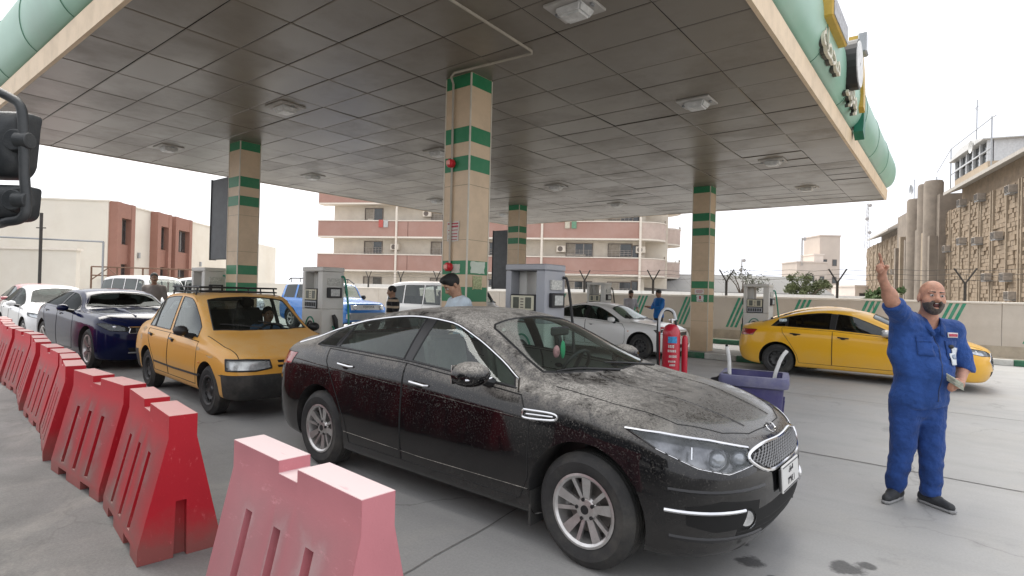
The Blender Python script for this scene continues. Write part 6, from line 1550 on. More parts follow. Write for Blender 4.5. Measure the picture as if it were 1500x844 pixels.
def pride():
    car = Car('orange_taxi', 'battered orange taxi with a black roof rack behind the black sedan', (-8.42, 4.04, 0), rad(-4.5), PP, ORG, scale=1.04); t = car.t
    interior(car, -1.15, .72, .38, .33, wid=.55)
    for sg in (-1, 1):
        d = (-.92, -sg * .38, 0)
        o = car.piece('headlight', [(1.7, sg * .76, .70), (1.9, sg * .60, .705), (1.93, sg * .36, .69), (1.93, sg * .33, .60), (1.9, sg * .5, .575), (1.72, sg * .76, .58)], d, lambda q, n_, sg=sg: q.x > 1.3 and q.y * sg > .15 and q.z < .76, G_LENS, border=.010)
        if o:
            g = car.lastg; c = sum((Vector(v) for v in g.v), Vector()) / len(g.v)
            b = MB(); b.v = [tuple(Vector(v).lerp(c, .04) + Vector((-.05, -sg * .01, 0))) for v in g.v]; b.f = g.f; b.build('lamp_bowl', mat('lamp_bowl_pale', (.62, .62, .6), .25, .4, var=.25, scale=16), o, recalc=False)
            lp = car.last[0]; w = MB(); w.grid([lp + lp[:1], [p.lerp(c, .04) + Vector((-.05, -sg * .01, 0)) for p in lp + lp[:1]]]); w.build('lamp_wall', M_REFL, o)
        car.piece('tail_light', [(-2.0, sg * .72, .88), (-1.9, sg * .74, .88), (-1.92, sg * .74, .68), (-2.04, sg * .5, .68), (-2.04, sg * .5, .88)], (.6, -sg * .8, 0), lambda q, n_, sg=sg: q.x < -1.6 and q.y * sg > .3, M_TAIL, border=.005)
    for (z0, z1) in ((.655, .685), (.60, .63)):
        car.piece('grille_slot', [(0, .26, z1), (0, -.26, z1), (0, -.25, z0), (0, .25, z0)], (1, 0, 0), lambda q, n_: q.x > 1.6, M_DARK)
    # black bumpers
    car.piece('front_bumper', [(0, .9, .53), (0, -.9, .53), (0, -.9, .20), (0, .9, .20)], (1, 0, 0), lambda q, n_: q.x > 1.58 and q.z < .54, M_BUMP)
    car.piece('rear_bumper', [(0, .9, .56), (0, -.9, .56), (0, -.9, .25), (0, .9, .25)], (1, 0, 0), lambda q, n_: q.x < -1.62 and q.z < .57, M_BUMP)
    wsh = [(.965, 0), (.955, .3), (.955, -.3), (.88, .60), (.88, -.60), (.335, .50), (.335, -.50), (.31, 0)]
    rwin = [(-1.10, .46), (-1.10, -.46), (-1.42, .54), (-1.42, -.54)]
    doors = [[(-.24, .32), (.80, .32), (.86, .5), (.86, .84), (-.24, .875)], [(-.25, .32), (-.25, .875), (-1.22, .885), (-1.12, .72), (-.88, .5), (-.85, .32)]]
    std_cuts(car, [(-.20, .76, .0, -.05), (-.98, -.30, .0, .0), (-1.25, -1.02, .12, .0)], [(-1.02, -.98, .0, .0)], wsh, rwin, doors, tint=glass('glass_clear', (.8, .86, .84), dark=.12), wsmat=glass('glass_taxi_front', (.75, .82, .8), dark=.2))
    for sg in (-1, 1):
        car.line([(.98, sg * .70, 1.2), (1.5, sg * .695, 1.2), (1.82, sg * .66, 1.2)], (0, 0, -1), .005)
        car.line([(.95, sg, .44), (0, sg, .43), (-.85, sg, .44)], (0, -sg, 0), .018, M_BUMP, 'rub_strip', -.006)
        car.line([(1.5, sg, .70), (.8, sg, .73), (-1.5, sg, .77)], (0, -sg, 0), .006, ORG, 'side_crease', -.002)
        p = car.side_pt(.98, .60, sg, .004); g = MB(); g.ell(p, (.03, .006, .014), 10, 6); g.build('side_repeater', M_AMBER, t)
        g = MB(); g.tube([car.side_pt(x, car.edge(x) + .012, sg, .004) for x in np.linspace(.3, -1.0, 12)], .008, 5); g.build('roof_gutter', ORG, t)
    car.lathe_arch(1.20, .30, .335); car.lathe_arch(-1.22, .30, .33)
    car.finish_body()
    mirror_pair(car, .60, .93, M_BLACK, size=(.09, .17, .13))
    handles(car, [(-.08, .80), (-1.02, .81)], M_TRIMB, L_=.12)
    add_wheels(car, 'steel', .29, .175, .18, .03, steer=rad(2), spin=(.2, .4, .1, .9))
    # roof rack
    rk = MB(); H = 1.505
    for y in (-.52, .52): rk.tube([(-1.0, y, H), (.12, y, H)], .014, 6); rk.tube([(-1.0, y, H - .06), (.12, y, H - .06)], .012, 6)
    for x in (-1.0, .12): rk.tube([(x, -.52, H), (x, .52, H)], .014, 6); rk.tube([(x, -.52, H - .06), (x, .52, H - .06)], .012, 6)
    for x in np.linspace(-.85, -.02, 6): rk.tube([(x, -.52, H - .062), (x, .52, H - .062)], .009, 5)
    for x in (-.9, -.44, .02):
        for y in (-.52, .52): rk.tube([(x, y, H), (x, y * 1.05, 1.36)], .011, 5)
    rk.build('roof_rack', M_BLACK, t)
    for (a, b) in (((.93, .45), (.80, -.02)), ((.93, -.02), (.80, -.5))):
        g = MB(); g.tube([car.proj((a[0] + (b[0] - a[0]) * k / 6, a[1] + (b[1] - a[1]) * k / 6, 1.6), (0, 0, -1), .012) for k in range(7)], .008, 5); g.build('wiper', M_BLACK, t)
    # plate on the bumper, worn patches on the flank
    plate(car, car.proj((1.9, 0, .40), (-1, 0, 0), .012), (1, 0, .03), .34, .12, '٨١٥٢', m=mat('plate_yellow', (.45, .36, .2), .6))
    for (x, z, w, h_) in ((-1.42, .86, .16, .07), (-1.5, .74, .1, .09), (.9, .76, .12, .05), (1.32, .70, .2, .03)):
        for sg in (-1,):
            ring = [(x + w / 2 * math.cos(a) * (1 + .3 * math.sin(3 * a + x * 9)), z + h_ / 2 * math.sin(a) * (1 + .3 * math.cos(4 * a + z * 20))) for a in np.linspace(0, 2 * math.pi, 18)[:-1]]
            g = MB(); g.add([car.side_pt(a, b, sg, .0015) for a, b in ring], [tuple(range(17))]); g.build('bare_patch', mat('worn_primer', (.50, .36, .22), .8, var=.35, scale=30), t, smooth=False)
    return car

pride()

# blue boxy 4x4
FB = car_paint('fj_blue', (.03, .17, .50), dust=(.3, .33, .38), up=.15, side=.05, low=.3)
FP = dict(xcr=-1.85, xcf=1.70, clear=.32, zmid=.80, wz=1.15, xw_f=1.35, xw_r=-1.35, exf=4.5, exr=6, bulge=.003,
          width=[(-2.2, .90), (-1.2, .94), (1.2, .94), (1.9, .92)],
          top=[(-2.3, 1.66), (-2.2, 1.74), (-2.0, 1.79), (-1.0, 1.82), (0, 1.81), (.36, 1.77), (.52, 1.66), (.80, 1.25), (.9, 1.20), (1.5, 1.16), (1.9, 1.12)],
          edge=[(-2.3, 1.60), (-2.0, 1.71), (-1.0, 1.74), (0, 1.73), (.34, 1.68), (.48, 1.58), (.74, 1.19), (.85, 1.15), (1.5, 1.10), (1.9, 1.06)],
          edgew=[(-2.3, .72), (0, .72), (.35, .73), (.75, .80), (1.0, .80), (1.9, .78)],
          belt=[(-2.3, 1.18), (.75, 1.14), (1.2, 1.08), (1.9, 1.0)], beltw=[(-2.3, .86), (0, .88), (.8, .88), (1.9, .86)],
          front=[(2.05, .42), (2.15, .45), (2.22, .58), (2.22, .70), (2.20, .80), (2.17, .90), (2.165, .98), (2.16, 1.04), (2.12, 1.08), (2.02, 1.10), (1.9, 1.115)],
          rear=[(-2.25, .45), (-2.32, .5), (-2.34, .7), (-2.34, .85), (-2.33, 1.0), (-2.31, 1.15), (-2.29, 1.35), (-2.26, 1.55), (-2.22, 1.66), (-2.15, 1.74), (-2.0, 1.79)])
def fj():
    car = Car('blue_offroader', 'blue boxy off-roader with white grille band and roof rack behind the pump', (-18.5, 12.5, 0), 0, FP, FB); t = car.t
    interior(car, -1.3, .55, .7, .38, belt=1.1)
    car.piece('grille_band', [(0, .70, 1.02), (0, -.70, 1.02), (0, -.70, .84), (0, .70, .84)], (1, 0, 0), lambda q, n_: q.x > 1.9, mat('grille_white', (.6, .61, .62), .4))
    for y in (-.56, .56):
        g = MB(); g.lathe([(.001, 2.225), (.07, 2.225), (.09, 2.2), (.09, 2.15)], 18, 'x', (0, y, .93)); g.build('headlight', M_REFL, t)
    text_mesh('TOYOTA', t, (2.185, 0, .90), .12, M_INK, 'grille_letters', rot=(math.pi / 2, 0, math.pi / 2))
    wsh = [(.80, 0), (.78, .70), (.78, -.70), (.47, .64), (.47, -.64)]
    std_cuts(car, [(-.30, .62, .0, -.2), (-1.05, -.38, 0, 0), (-1.95, -1.2, .05, 0)], [(-.38, -.30, 0, 0)], wsh, None, [[(-.34, .45), (.72, .45), (.72, 1.12), (-.34, 1.15)]], tint=glass('glass_clear', (.8, .86, .84), dark=.12), gtop=.05, gbot=.03)
    # white roof skin over the blue body
    car.piece('white_roof', [(.42, .9, 0), (.42, -.9, 0), (-2.2, -.9, 0), (-2.2, .9, 0)], (0, 0, 1), lambda q, n_: q.z > 1.69, WHT)
    car.lathe_arch(1.35, .40, .46); car.lathe_arch(-1.35, .40, .46); car.finish_body()
    g = MB()
    for y in (-.62, .62): g.tube([(-2.0, y, 1.86), (-1.9, y, 1.93), (.1, y, 1.93), (.45, y, 1.76)], .022, 8)
    for x in (-1.85, -1.2, -.55, .05): g.tube([(x, -.62, 1.93), (x, .62, 1.93)], .016, 6); g.tube([(x, -.62, 1.93), (x, -.62, 1.76)], .016, 6); g.tube([(x, .62, 1.93), (x, .62, 1.76)], .016, 6)
    g.build('roof_rack', M_BLACK, t)
    MB().bx(1.9, 2.32, -.86, .86, .5, .74).build('front_bumper', M_STEEL, t, bevel=.04, seg=2)
    mirror_pair(car, .52, 1.22, M_BLACK, size=(.1, .2, .2)); handles(car, [(-.2, 1.02)], M_TRIMB); add_wheels(car, 'five', .40, .23, .26, .02)
fj()
VP = dict(xcr=-1.95, xcf=1.75, clear=.25, zmid=.75, wz=1.1, xw_f=1.40, xw_r=-1.2, exf=3.6, exr=6, bulge=.006,
          width=[(-2.3, .82), (-1.2, .85), (1.2, .85), (2.0, .83)],
          top=[(-2.3, 1.80), (-2.2, 1.86), (-1, 1.92), (.6, 1.91), (1.1, 1.86), (1.3, 1.76), (1.80, 1.16), (1.95, 1.06)],
          edge=[(-2.3, 1.72), (-1, 1.83), (.6, 1.82), (1.0, 1.78), (1.2, 1.68), (1.72, 1.12), (1.95, 1.0)],
          edgew=[(-2.3, .68), (1.0, .68), (1.7, .74), (2.0, .74)], belt=[(-2.3, 1.10), (1.6, 1.06), (2.0, .95)], beltw=[(-2.3, .80), (1.6, .81), (2.0, .80)],
          front=[(1.95, .3), (2.08, .34), (2.14, .5), (2.15, .65), (2.13, .78), (2.10, .88), (2.08, .94), (2.06, .98), (2.03, 1.01), (2.0, 1.03), (1.95, 1.05)],
          rear=[(-2.25, .35), (-2.3, .4), (-2.33, .6), (-2.33, .8), (-2.32, 1.0), (-2.3, 1.2), (-2.28, 1.4), (-2.26, 1.6), (-2.24, 1.72), (-2.2, 1.8), (-2.1, 1.85)])
def van(label, loc, rz=0, name='white_minivan'):
    car = Car(name, label, loc, rz, VP, WHT); interior(car, -1.6, 1.35, .6, .34, M_SEATG, belt=1.0)
    std_cuts(car, [(.70, 1.52, 0, -.38), (-.25, .62, 0, 0), (-1.25, -.33, 0, 0), (-2.15, -1.33, .04, 0)], [], [(1.72, 0), (1.68, .66), (1.68, -.66), (1.28, .6), (1.28, -.6)], None, [[(.66, .35), (1.05, .35), (1.55, .78), (1.55, 1.04), (.66, 1.07)], [(-.30, .35), (.62, .35), (.62, 1.07), (-.30, 1.09)]], tint=glass('glass_clear', (.8, .86, .84), dark=.12), gtop=.07, gbot=.03)
    for sg in (-1, 1): car.piece('headlight', [(1.9, sg * .8, .88), (2.1, sg * .5, .88), (2.12, sg * .5, .72), (1.95, sg * .8, .72)], (-.8, -sg * .6, 0), lambda q, n_, sg=sg: q.x > 1.6 and q.y * sg > .25, M_REFL, border=.006)
    car.lathe_arch(1.40, .33, .38); car.lathe_arch(-1.2, .33, .38); car.finish_body()
    mirror_pair(car, 1.35, 1.18, M_BLACK); handles(car, [(.8, .95), (-.15, .95)], M_TRIMB); add_wheels(car, 'steel', .32, .19, .2, .03)
van('white minivan with wide side windows behind the man in the striped shirt', (-13.9, 13.9, 0))
van('white van beyond the queue before the cream building', (-26.5, 9.0, 0), rad(8))
van('white van standing past the first white van by the low wall', (-24.0, 10.8, 0), rad(5))
# ---------------------------------------------------------------- people: signed-distance bodies turned into one continuous mesh
class Sdf:
    def __init__(s): s.p = []
    def cone(s, a, b, r1, r2, k=.03, flat=None): s.p.append(('c', np.array(a, float), np.array(b, float), r1, r2, k, flat)); return s
    def chain(s, pts, rs, k=.03):
        for i in range(len(pts) - 1): s.cone(pts[i], pts[i + 1], rs[i], rs[i + 1], k)
        return s
    def ell(s, c, r, k=.03, rot=None): s.p.append(('e', np.array(c, float), np.array(r, float), np.array(rot if rot is not None else np.eye(3)), 0, k, None)); return s
    def sub(s, c, r, k=.01, rot=None): s.p.append(('s', np.array(c, float), np.array(r, float), np.array(rot if rot is not None else np.eye(3)), 0, k, None)); return s
    def bounds(s):
        lo, hi = [], []
        for p in s.p:
            if p[0] == 'c': m = max(p[3], p[4]); lo.append(np.minimum(p[1], p[2]) - m); hi.append(np.maximum(p[1], p[2]) + m)
            elif p[0] == 'e': m = max(p[2]); lo.append(p[1] - m); hi.append(p[1] + m)
        return np.min(lo, 0), np.max(hi, 0)
    def mesh(s, h, post=None):
        lo, hi = s.bounds(); lo = lo - 3 * h - .02; hi = hi + 3 * h + .02; n = np.ceil((hi - lo) / h).astype(int) + 1
        V = np.full(n, .5, np.float32); ax = [lo[i] + h * np.arange(n[i]) for i in range(3)]
        for p in s.p:
            k = p[5]
            if p[0] == 'c': m = max(p[3], p[4]) + k + .03; a, b = np.minimum(p[1], p[2]) - m, np.maximum(p[1], p[2]) + m
            else: m = max(p[2]) + k + .03; a, b = p[1] - m, p[1] + m
            i0 = np.maximum(0, np.floor((a - lo) / h).astype(int)); i1 = np.minimum(n, np.ceil((b - lo) / h).astype(int) + 1)
            if np.any(i1 <= i0): continue
            X, Y, Z = np.meshgrid(ax[0][i0[0]:i1[0]], ax[1][i0[1]:i1[1]], ax[2][i0[2]:i1[2]], indexing='ij')
            if p[0] == 'c':
                A, B = p[1], p[2]; d = B - A; L2 = max(d @ d, 1e-9)
                px, py, pz = X - A[0], Y - A[1], Z - A[2]; t = np.clip((px * d[0] + py * d[1] + pz * d[2]) / L2, 0, 1)
                f = np.sqrt((px - t * d[0]) ** 2 + (py - t * d[1]) ** 2 + (pz - t * d[2]) ** 2) - (p[3] + (p[4] - p[3]) * t)
            else:
                R = p[3]; q = np.stack([X - p[1][0], Y - p[1][1], Z - p[1][2]], -1) @ R
                e = q / p[2]; l = np.sqrt((e ** 2).sum(-1)) + 1e-9; l2 = np.sqrt(((q / p[2] ** 2) ** 2).sum(-1)) + 1e-9
                f = l * (l - 1) / l2
            sl = tuple(slice(i0[j], i1[j]) for j in range(3)); o = V[sl]
            if p[0] == 's':
                hh = np.maximum(k - np.abs(-f - o), 0) / k; V[sl] = np.maximum(o, -f) + hh * hh * k / 4
            else:
                hh = np.maximum(k - np.abs(f - o), 0) / k; V[sl] = np.minimum(o, f) - hh * hh * k / 4
        if post is not None:
            X, Y, Z = np.meshgrid(*ax, indexing='ij'); V = post(V, X, Y, Z).astype(np.float32)
        return nets(V, lo, h)
def nets(V, lo, h):
    S_ = V < 0; n = V.shape; c = [slice(0, -1), slice(1, None)]
    pos = np.zeros(tuple(d - 1 for d in n) + (3,), np.float32); cnt = np.zeros(tuple(d - 1 for d in n), np.float32)
    for axis in range(3):
        for a in (0, 1):
            for b in (0, 1):
                i0 = [None] * 3; i1 = [None] * 3; oth = [q for q in range(3) if q != axis]
                i0[axis], i1[axis] = c[0], c[1]; i0[oth[0]] = i1[oth[0]] = c[a]; i0[oth[1]] = i1[oth[1]] = c[b]
                v0, v1 = V[tuple(i0)], V[tuple(i1)]; m = S_[tuple(i0)] != S_[tuple(i1)]
                t = np.where(m, v0 / np.where(m, v0 - v1, 1), 0)
                pos[..., axis] += t; pos[..., oth[0]] += a * m; pos[..., oth[1]] += b * m; cnt += m
    act = cnt > 0; idx = np.full(act.shape, -1, np.int64); idx[act] = np.arange(act.sum())
    I = np.argwhere(act); P = (I + pos[act] / cnt[act][:, None]) * h + lo; F = []
    for axis in range(3):
        o1, o2 = (axis + 1) % 3, (axis + 2) % 3
        a0 = [slice(None)] * 3; a1 = [slice(None)] * 3; a0[axis] = slice(0, -1); a1[axis] = slice(1, None)
        s0, s1 = S_[tuple(a0)], S_[tuple(a1)]
        for flip, m in ((False, s0 & ~s1), (True, ~s0 & s1)):
            E = np.argwhere(m); ok = (E[:, o1] > 0) & (E[:, o2] > 0) & (E[:, o1] < act.shape[o1]) & (E[:, o2] < act.shape[o2]); E = E[ok]
            q = []
            for d1, d2 in ((-1, -1), (0, -1), (0, 0), (-1, 0)):
                e = E.copy(); e[:, o1] += d1; e[:, o2] += d2; q.append(idx[e[:, 0], e[:, 1], e[:, 2]])
            q = np.stack(q, 1); F.append(q[:, ::-1] if flip else q)
    F = np.concatenate(F); F = F[(F >= 0).all(1)]
    return P, F
def sdf_obj(name, sdf, h, m, parent, post=None, smooth_it=1):
    P, F = sdf.mesh(h, post)
    for _ in range(smooth_it):                     # light relaxing
        A = np.zeros_like(P); C = np.zeros(len(P))
        for a in range(4):
            b = (a + 1) % 4; np.add.at(A, F[:, a], P[F[:, b]]); np.add.at(C, F[:, a], 1); np.add.at(A, F[:, b], P[F[:, a]]); np.add.at(C, F[:, b], 1)
        P = P * .5 + .5 * A / np.maximum(C, 1)[:, None]
    me = bpy.data.meshes.new(name); me.from_pydata(P.tolist(), [], F.tolist()); me.update()
    return finish(name, me, m, parent, True, 180)

def skin(name, col):
    return mat(name, col, .52, var=.22, scale=22, bump=.3, bscale=110, spec=.4, sss=.12)
def cloth(name, col, var=.12, bump=.9, bscale=9):
    return mat(name, col, .85, var=var, scale=5, bump=bump * .8, bscale=bscale, spec=.2, sheen=.1, bdist=.05)
SK1 = skin('skin_ruddy', (.46, .24, .165)); SK2 = skin('skin_brown', (.30, .17, .11))
M_HAIR = mat('hair_black', (.012, .010, .009), .6, var=.3, scale=40, bump=.6, bscale=150)
M_BEARD = mat('beard_grey', (.085, .07, .06), .8, var=.5, scale=60, bump=.7, bscale=160)
M_EYE = mat('eye_white', (.5, .48, .45), .2); M_MOUTH = mat('mouth_dark', (.07, .015, .015), .6); M_SHOE = mat('shoe_dark', (.03, .032, .035), .6, var=.3, scale=12, bump=.3, bscale=40); M_SOLE = mat('shoe_sole', (.3, .3, .3), .7)

def rot3(yaw=0, pitch=0, roll=0):
    return np.array((Matrix.Rotation(yaw, 3, 'Z') @ Matrix.Rotation(pitch, 3, 'X') @ Matrix.Rotation(roll, 3, 'Y')))
def hand_prims(S, wrist, palm, fingers, thumb, r=.0085, pk=.012):
    """wrist -> palm centre chain, each finger a chain of points, roots inside the palm"""
    w, p = np.array(wrist), np.array(palm); S.cone(w, p, .026, .033, .02)
    for f in fingers + [thumb]: S.chain([p] + f, [.018] + [r * q for q in (1.1, 1.0, .92, .82)][:len(f)], pk)

def head(root, S, c, R, sk, h, hair='short', beard=None, mouth_open=False, sc=1., moustache=False):
    """adds head shapes to the skin field S (face looks along local -y of R); returns builder for hair, beard, eyes"""
    T = lambda x, y, z: np.array(c) + R @ (np.array((x, y, z)) * sc)
    e = lambda p, r, k=.02: S.ell(T(*p), np.array(r) * sc, k, R)
    e((0, .012, .035), (.077, .096, .092)); e((0, -.030, -.03), (.062, .066, .082)); e((0, -.052, -.082), (.034, .032, .028), .03)
    for s_ in (-1, 1):
        e((s_ * .045, -.045, -.028), (.026, .03, .03), .02); e((s_ * .08, .012, -.008), (.010, .02, .034), .01); e((s_ * .03, -.076, .028), (.026, .012, .010), .014)
        S.sub(T(s_ * .031, -.092, .006), np.array((.018, .014, .010)) * sc, .012, R)
    S.cone(T(0, -.082, .012), T(0, -.106, -.026), .009 * sc, .015 * sc, .012)
    for s_ in (-1, 1): e((s_ * .013, -.094, -.028), (.010, .010, .009), .008)
    if mouth_open: S.sub(T(0, -.092, -.064), np.array((.024, .024, .022)) * sc, .008, R); e((0, -.086, -.088), (.022, .012, .008), .008)
    else: e((0, -.088, -.055), (.022, .010, .006), .008); e((0, -.086, -.066), (.019, .010, .006), .008)
    def extras(parent):
        for s_ in (-1, 1):
            g = MB(); p = T(s_ * .031, -.079, .006); g.ell(p, (.0125 * sc, .0125 * sc, .009 * sc), 12, 8); o = g.build('eye', M_EYE, parent)
            g = MB(); p = T(s_ * .031, -.0895, .005); g.ell(p, (.006 * sc, .005 * sc, .006 * sc), 10, 6); g.build('pupil', M_INK, o)
            b = Sdf().cone(T(s_ * .015, -.089, .030), T(s_ * .048, -.079, .034), .006 * sc, .004 * sc, .004); sdf_obj('eyebrow', b, .004, M_HAIR if beard != 'grey' else M_BEARD, parent)
        if mouth_open:
            g = MB(); g.ell(T(0, -.079, -.064), (.022 * sc, .012 * sc, .020 * sc), 14, 8); g.build('mouth', M_MOUTH, parent)
            g = MB(); g.ell(T(0, -.088, -.051), (.014 * sc, .005 * sc, .004 * sc), 12, 6); g.build('teeth', M_EYE, parent)
        if hair:
            H = Sdf().ell(T(0, .018, .045), np.array((.084, .100, .098)) * sc, .01, R)
            if hair == 'quiff': H.ell(T(0, -.05, .115), np.array((.06, .05, .03)) * sc, .04, R)
            H.sub(T(0, -.105, -.015), np.array((.084, .088, .085)) * sc, .012, R); H.sub(T(0, -.02, -.105), np.array((.12, .11, .09)) * sc, .012, R)
            sdf_obj('hair', H, max(.006, h * .8), M_HAIR, parent)
        if beard:
            B = Sdf().ell(T(0, -.034, -.045), np.array((.067, .071, .080)) * sc, .01, R).ell(T(0, -.058, -.098), np.array((.040, .036, .034)) * sc, .02, R)
            B.sub(T(0, -.03, .045), np.array((.12, .13, .082)) * sc, .01, R); B.sub(T(0, .075, -.05), np.array((.1, .08, .12)) * sc, .01, R)
            B.sub(T(0, -.115, -.015), np.array((.034, .05, .030)) * sc, .008, R); B.sub(T(0, -.10, -.064), np.array((.026, .03, .024)) * sc, .006, R)
            for s_ in (-1, 1): B.sub(T(s_ * .048, -.085, -.005), np.array((.024, .04, .04)) * sc, .01, R)
            sdf_obj('beard', B, .005, M_BEARD if beard == 'grey' else M_HAIR, parent)
        if moustache:
            B = Sdf().cone(T(-.026, -.088, -.048), T(0, -.097, -.043), .006 * sc, .008 * sc, .005).cone(T(.026, -.088, -.048), T(0, -.097, -.043), .006 * sc, .008 * sc, .005); sdf_obj('moustache', B, .004, M_HAIR, parent)
    return extras

def shoes(parent, feet):
    for (ank, heading) in feet:
        R = rot3(heading); T = lambda x, y, z: np.array((ank[0], ank[1], 0)) + R @ np.array((x, y, z))
        u = Sdf().cone(T(0, .06, .05), T(0, -.05, .055), .042, .040, .03).cone(T(0, -.05, .05), T(0, -.16, .04), .042, .034, .03).cone(T(0, .04, .06), T(0, .03, .11), .045, .045, .03)
        o = sdf_obj('shoe', u, .01, M_SHOE, parent, post=lambda V, X, Y, Z: np.maximum(V, .018 - Z))
        b = Sdf().cone(T(0, .065, .02), T(0, -.05, .02), .043, .044, .01).cone(T(0, -.05, .02), T(0, -.17, .02), .045, .036, .01)
        sdf_obj('sole', b, .01, M_SOLE, o, post=lambda V, X, Y, Z: np.maximum(np.maximum(V, Z - .026), .002 - Z))
        g = MB(); g.tube([T(-.03, -.03, .093), T(.03, -.06, .086)], .004, 5); g.tube([T(.03, -.03, .093), T(-.03, -.06, .086)], .004, 5); g.build('laces', M_SOLE, o)

# ---- the pump attendant in blue
def attendant():
    D = 4.53; c = cw((1345 - 750) / 824 * D, D)
    t = thing('person', 'man in blue work suit shouting and pointing up, banknotes in his other hand', 'person', c, YA - rad(2))
    J = dict(head=(.075, -.05, 1.645), neck=(.075, .0, 1.47), sL=(-.10, -.01, 1.44), sR=(.27, .01, 1.385), eL=(-.275, -.13, 1.585), wL=(-.42, -.22, 1.785),
             eR=(.385, .03, 1.08), wR=(.22, -.16, .975), hL=(-.085, 0, .86), hR=(.105, 0, .86), kL=(-.10, -.01, .47), kR=(.105, -.03, .47), aL=(-.12, .05, .09), aR=(.095, -.05, .09))
    J = {k: np.array(v) for k, v in J.items()}
    # skin: head, neck, torso core, both arms and hands in one surface
    S_ = Sdf(); R = rot3(rad(-14), rad(-6), rad(5)); ext = head(t, S_, J['head'], R, SK1, .007, hair=None, beard='grey', mouth_open=True, sc=1.08)
    S_.chain([J['head'] + [0, .02, -.06], J['neck'], (.08, .03, 1.38)], [.058, .066, .09], .04)
    S_.chain([(.08, .03, 1.36), J['sL'], J['eL'], J['wL']], [.09, .055, .047, .030], .03)
    S_.chain([(.08, .03, 1.36), J['sR'], J['eR'], J['wR']], [.09, .055, .045, .029], .03)
    S_.cone((.06, .03, 1.36), (.02, .02, 1.0), .09, .1, .05)
    S_.ell((J['eL'] + J['wL']) / 2 - (J['wL'] - J['eL']) * .18, (.045, .045, .06), .05)
    # pointing hand: index straight, others curled, thumb against them
    w = J['wL']; p = w + np.array((-.022, -.035, .065))
    hand_prims(S_, w, p, [
        [p + (-.012, -.012, .045), p + (-.030, -.030, .075), p + (-.046, -.044, .100), p + (-.056, -.052, .116)],
        [p + (-.028, -.016, .030), p + (-.042, -.044, .026), p + (-.032, -.052, .002), p + (-.018, -.040, -.006)],
        [p + (-.036, -.010, .018), p + (-.056, -.034, .020), p + (-.046, -.046, -.004), p + (-.030, -.038, -.012)],
        [p + (-.036, -.004, .000), p + (-.052, -.024, -.004), p + (-.042, -.034, -.022), p + (-.028, -.028, -.026)]],
        [p + (.018, -.022, .006), p + (.012, -.046, .020), p + (-.008, -.056, .028)], .0098)
    # hand holding the notes
    w = J['wR']; p = w + np.array((-.062, -.045, .004))
    hand_prims(S_, w, p, [
        [p + (-.030, -.030, .022), p + (-.058, -.048, .020), p + (-.078, -.040, .010)],
        [p + (-.034, -.030, .004), p + (-.064, -.044, -.002), p + (-.080, -.034, -.010)],
        [p + (-.032, -.026, -.014), p + (-.060, -.036, -.020), p + (-.074, -.026, -.026)],
        [p + (-.026, -.020, -.030), p + (-.050, -.028, -.036), p + (-.062, -.020, -.040)]],
        [p + (-.006, -.036, .034), p + (-.030, -.058, .050), p + (-.050, -.062, .052)], .0098)
    sdf_obj('body', S_, .0065, SK1, t); ext(t)
    BLUE = cloth('work_blue', (.026, .072, .25), var=.35, bump=1.0, bscale=11)
    # jacket
    K = Sdf()
    K.ell((.075, .01, 1.30), (.215, .135, .17), .08).ell((.04, -.02, 1.06), (.215, .178, .22), .10).ell((.015, -.005, .84), (.215, .165, .15), .08)
    K.cone((.075, .03, 1.40), J['sL'] + [.01, 0, 0], .095, .085, .06).cone((.075, .03, 1.39), J['sR'], .095, .085, .06)
    K.cone(J['sL'], J['eL'] + (J['eL'] - J['sL']) * -.02, .085, .078, .05); K.cone(J['sL'] + [-.02, 0, -.05], (-.11, 0, 1.2), .09, .11, .06)
    K.chain([J['sR'], J['sR'] * .4 + J['eR'] * .6, J['eR'] + (J['eR'] - J['sR']) * .02], [.085, .080, .080], .04)
    def jack(V, X, Y, Z):
        nz = .0032 * np.sin(38 * Z + 16 * X + 4 * np.sin(14 * X + 5 * Y)) * np.sin(17 * X + 11 * Z) + .0028 * np.sin(71 * Z - 42 * X + 5 * np.sin(21 * X + 9 * Z)) * (.5 + .5 * np.sin(9 * Z + 12 * X + 2))
        V = V + nz; V = np.maximum(V, .772 + .02 * np.sin(9 * X) - Z)
        # opening at the neck, sleeve ends
        nk = np.sqrt(((X - .075) / .062) ** 2 + ((Y + .04) / .075) ** 2 + ((Z - 1.505) / .13) ** 2) - 1; V = np.maximum(V, -nk * .06)
        vv = np.sqrt(((X - .068) / .030) ** 2 + ((Y + .14) / .06) ** 2 + ((Z - 1.37) / .09) ** 2) - 1; V = np.maximum(V, -vv * .03)
        dl = J['wL'] - J['eL']; dl = dl / np.linalg.norm(dl); V = np.maximum(V, np.where(X < -.13, (X - J['eL'][0]) * dl[0] + (Y - J['eL'][1]) * dl[1] + (Z - J['eL'][2]) * dl[2] - .012, -1))
        V = np.maximum(V, np.where(X > .28, 1.075 - Z - .35 * (X - .38), -1)); return V
    j = sdf_obj('jacket', K, .0095, BLUE, t, post=jack)
    # collar, placket, pockets, flaps
    g = MB()
    for s_ in (-1, 1):
        a = [(.075 + s_ * .075, .05, 1.475), (.075 + s_ * .088, -.02, 1.455), (.075 + s_ * .068, -.085, 1.42), (.075 + s_ * .028, -.128, 1.35)]
        b = [(.075 + s_ * .060, .06, 1.53), (.075 + s_ * .066, -.01, 1.51), (.075 + s_ * .055, -.075, 1.475), (.075 + s_ * .022, -.130, 1.365)]
        c_ = [(x + s_ * .014, y - .012, z - .008) for x, y, z in a]
        g.grid([a, b]); g.grid([b, c_])
    co = g.build('collar', BLUE, j); md = co.modifiers.new('s', 'SOLIDIFY'); md.thickness = .006
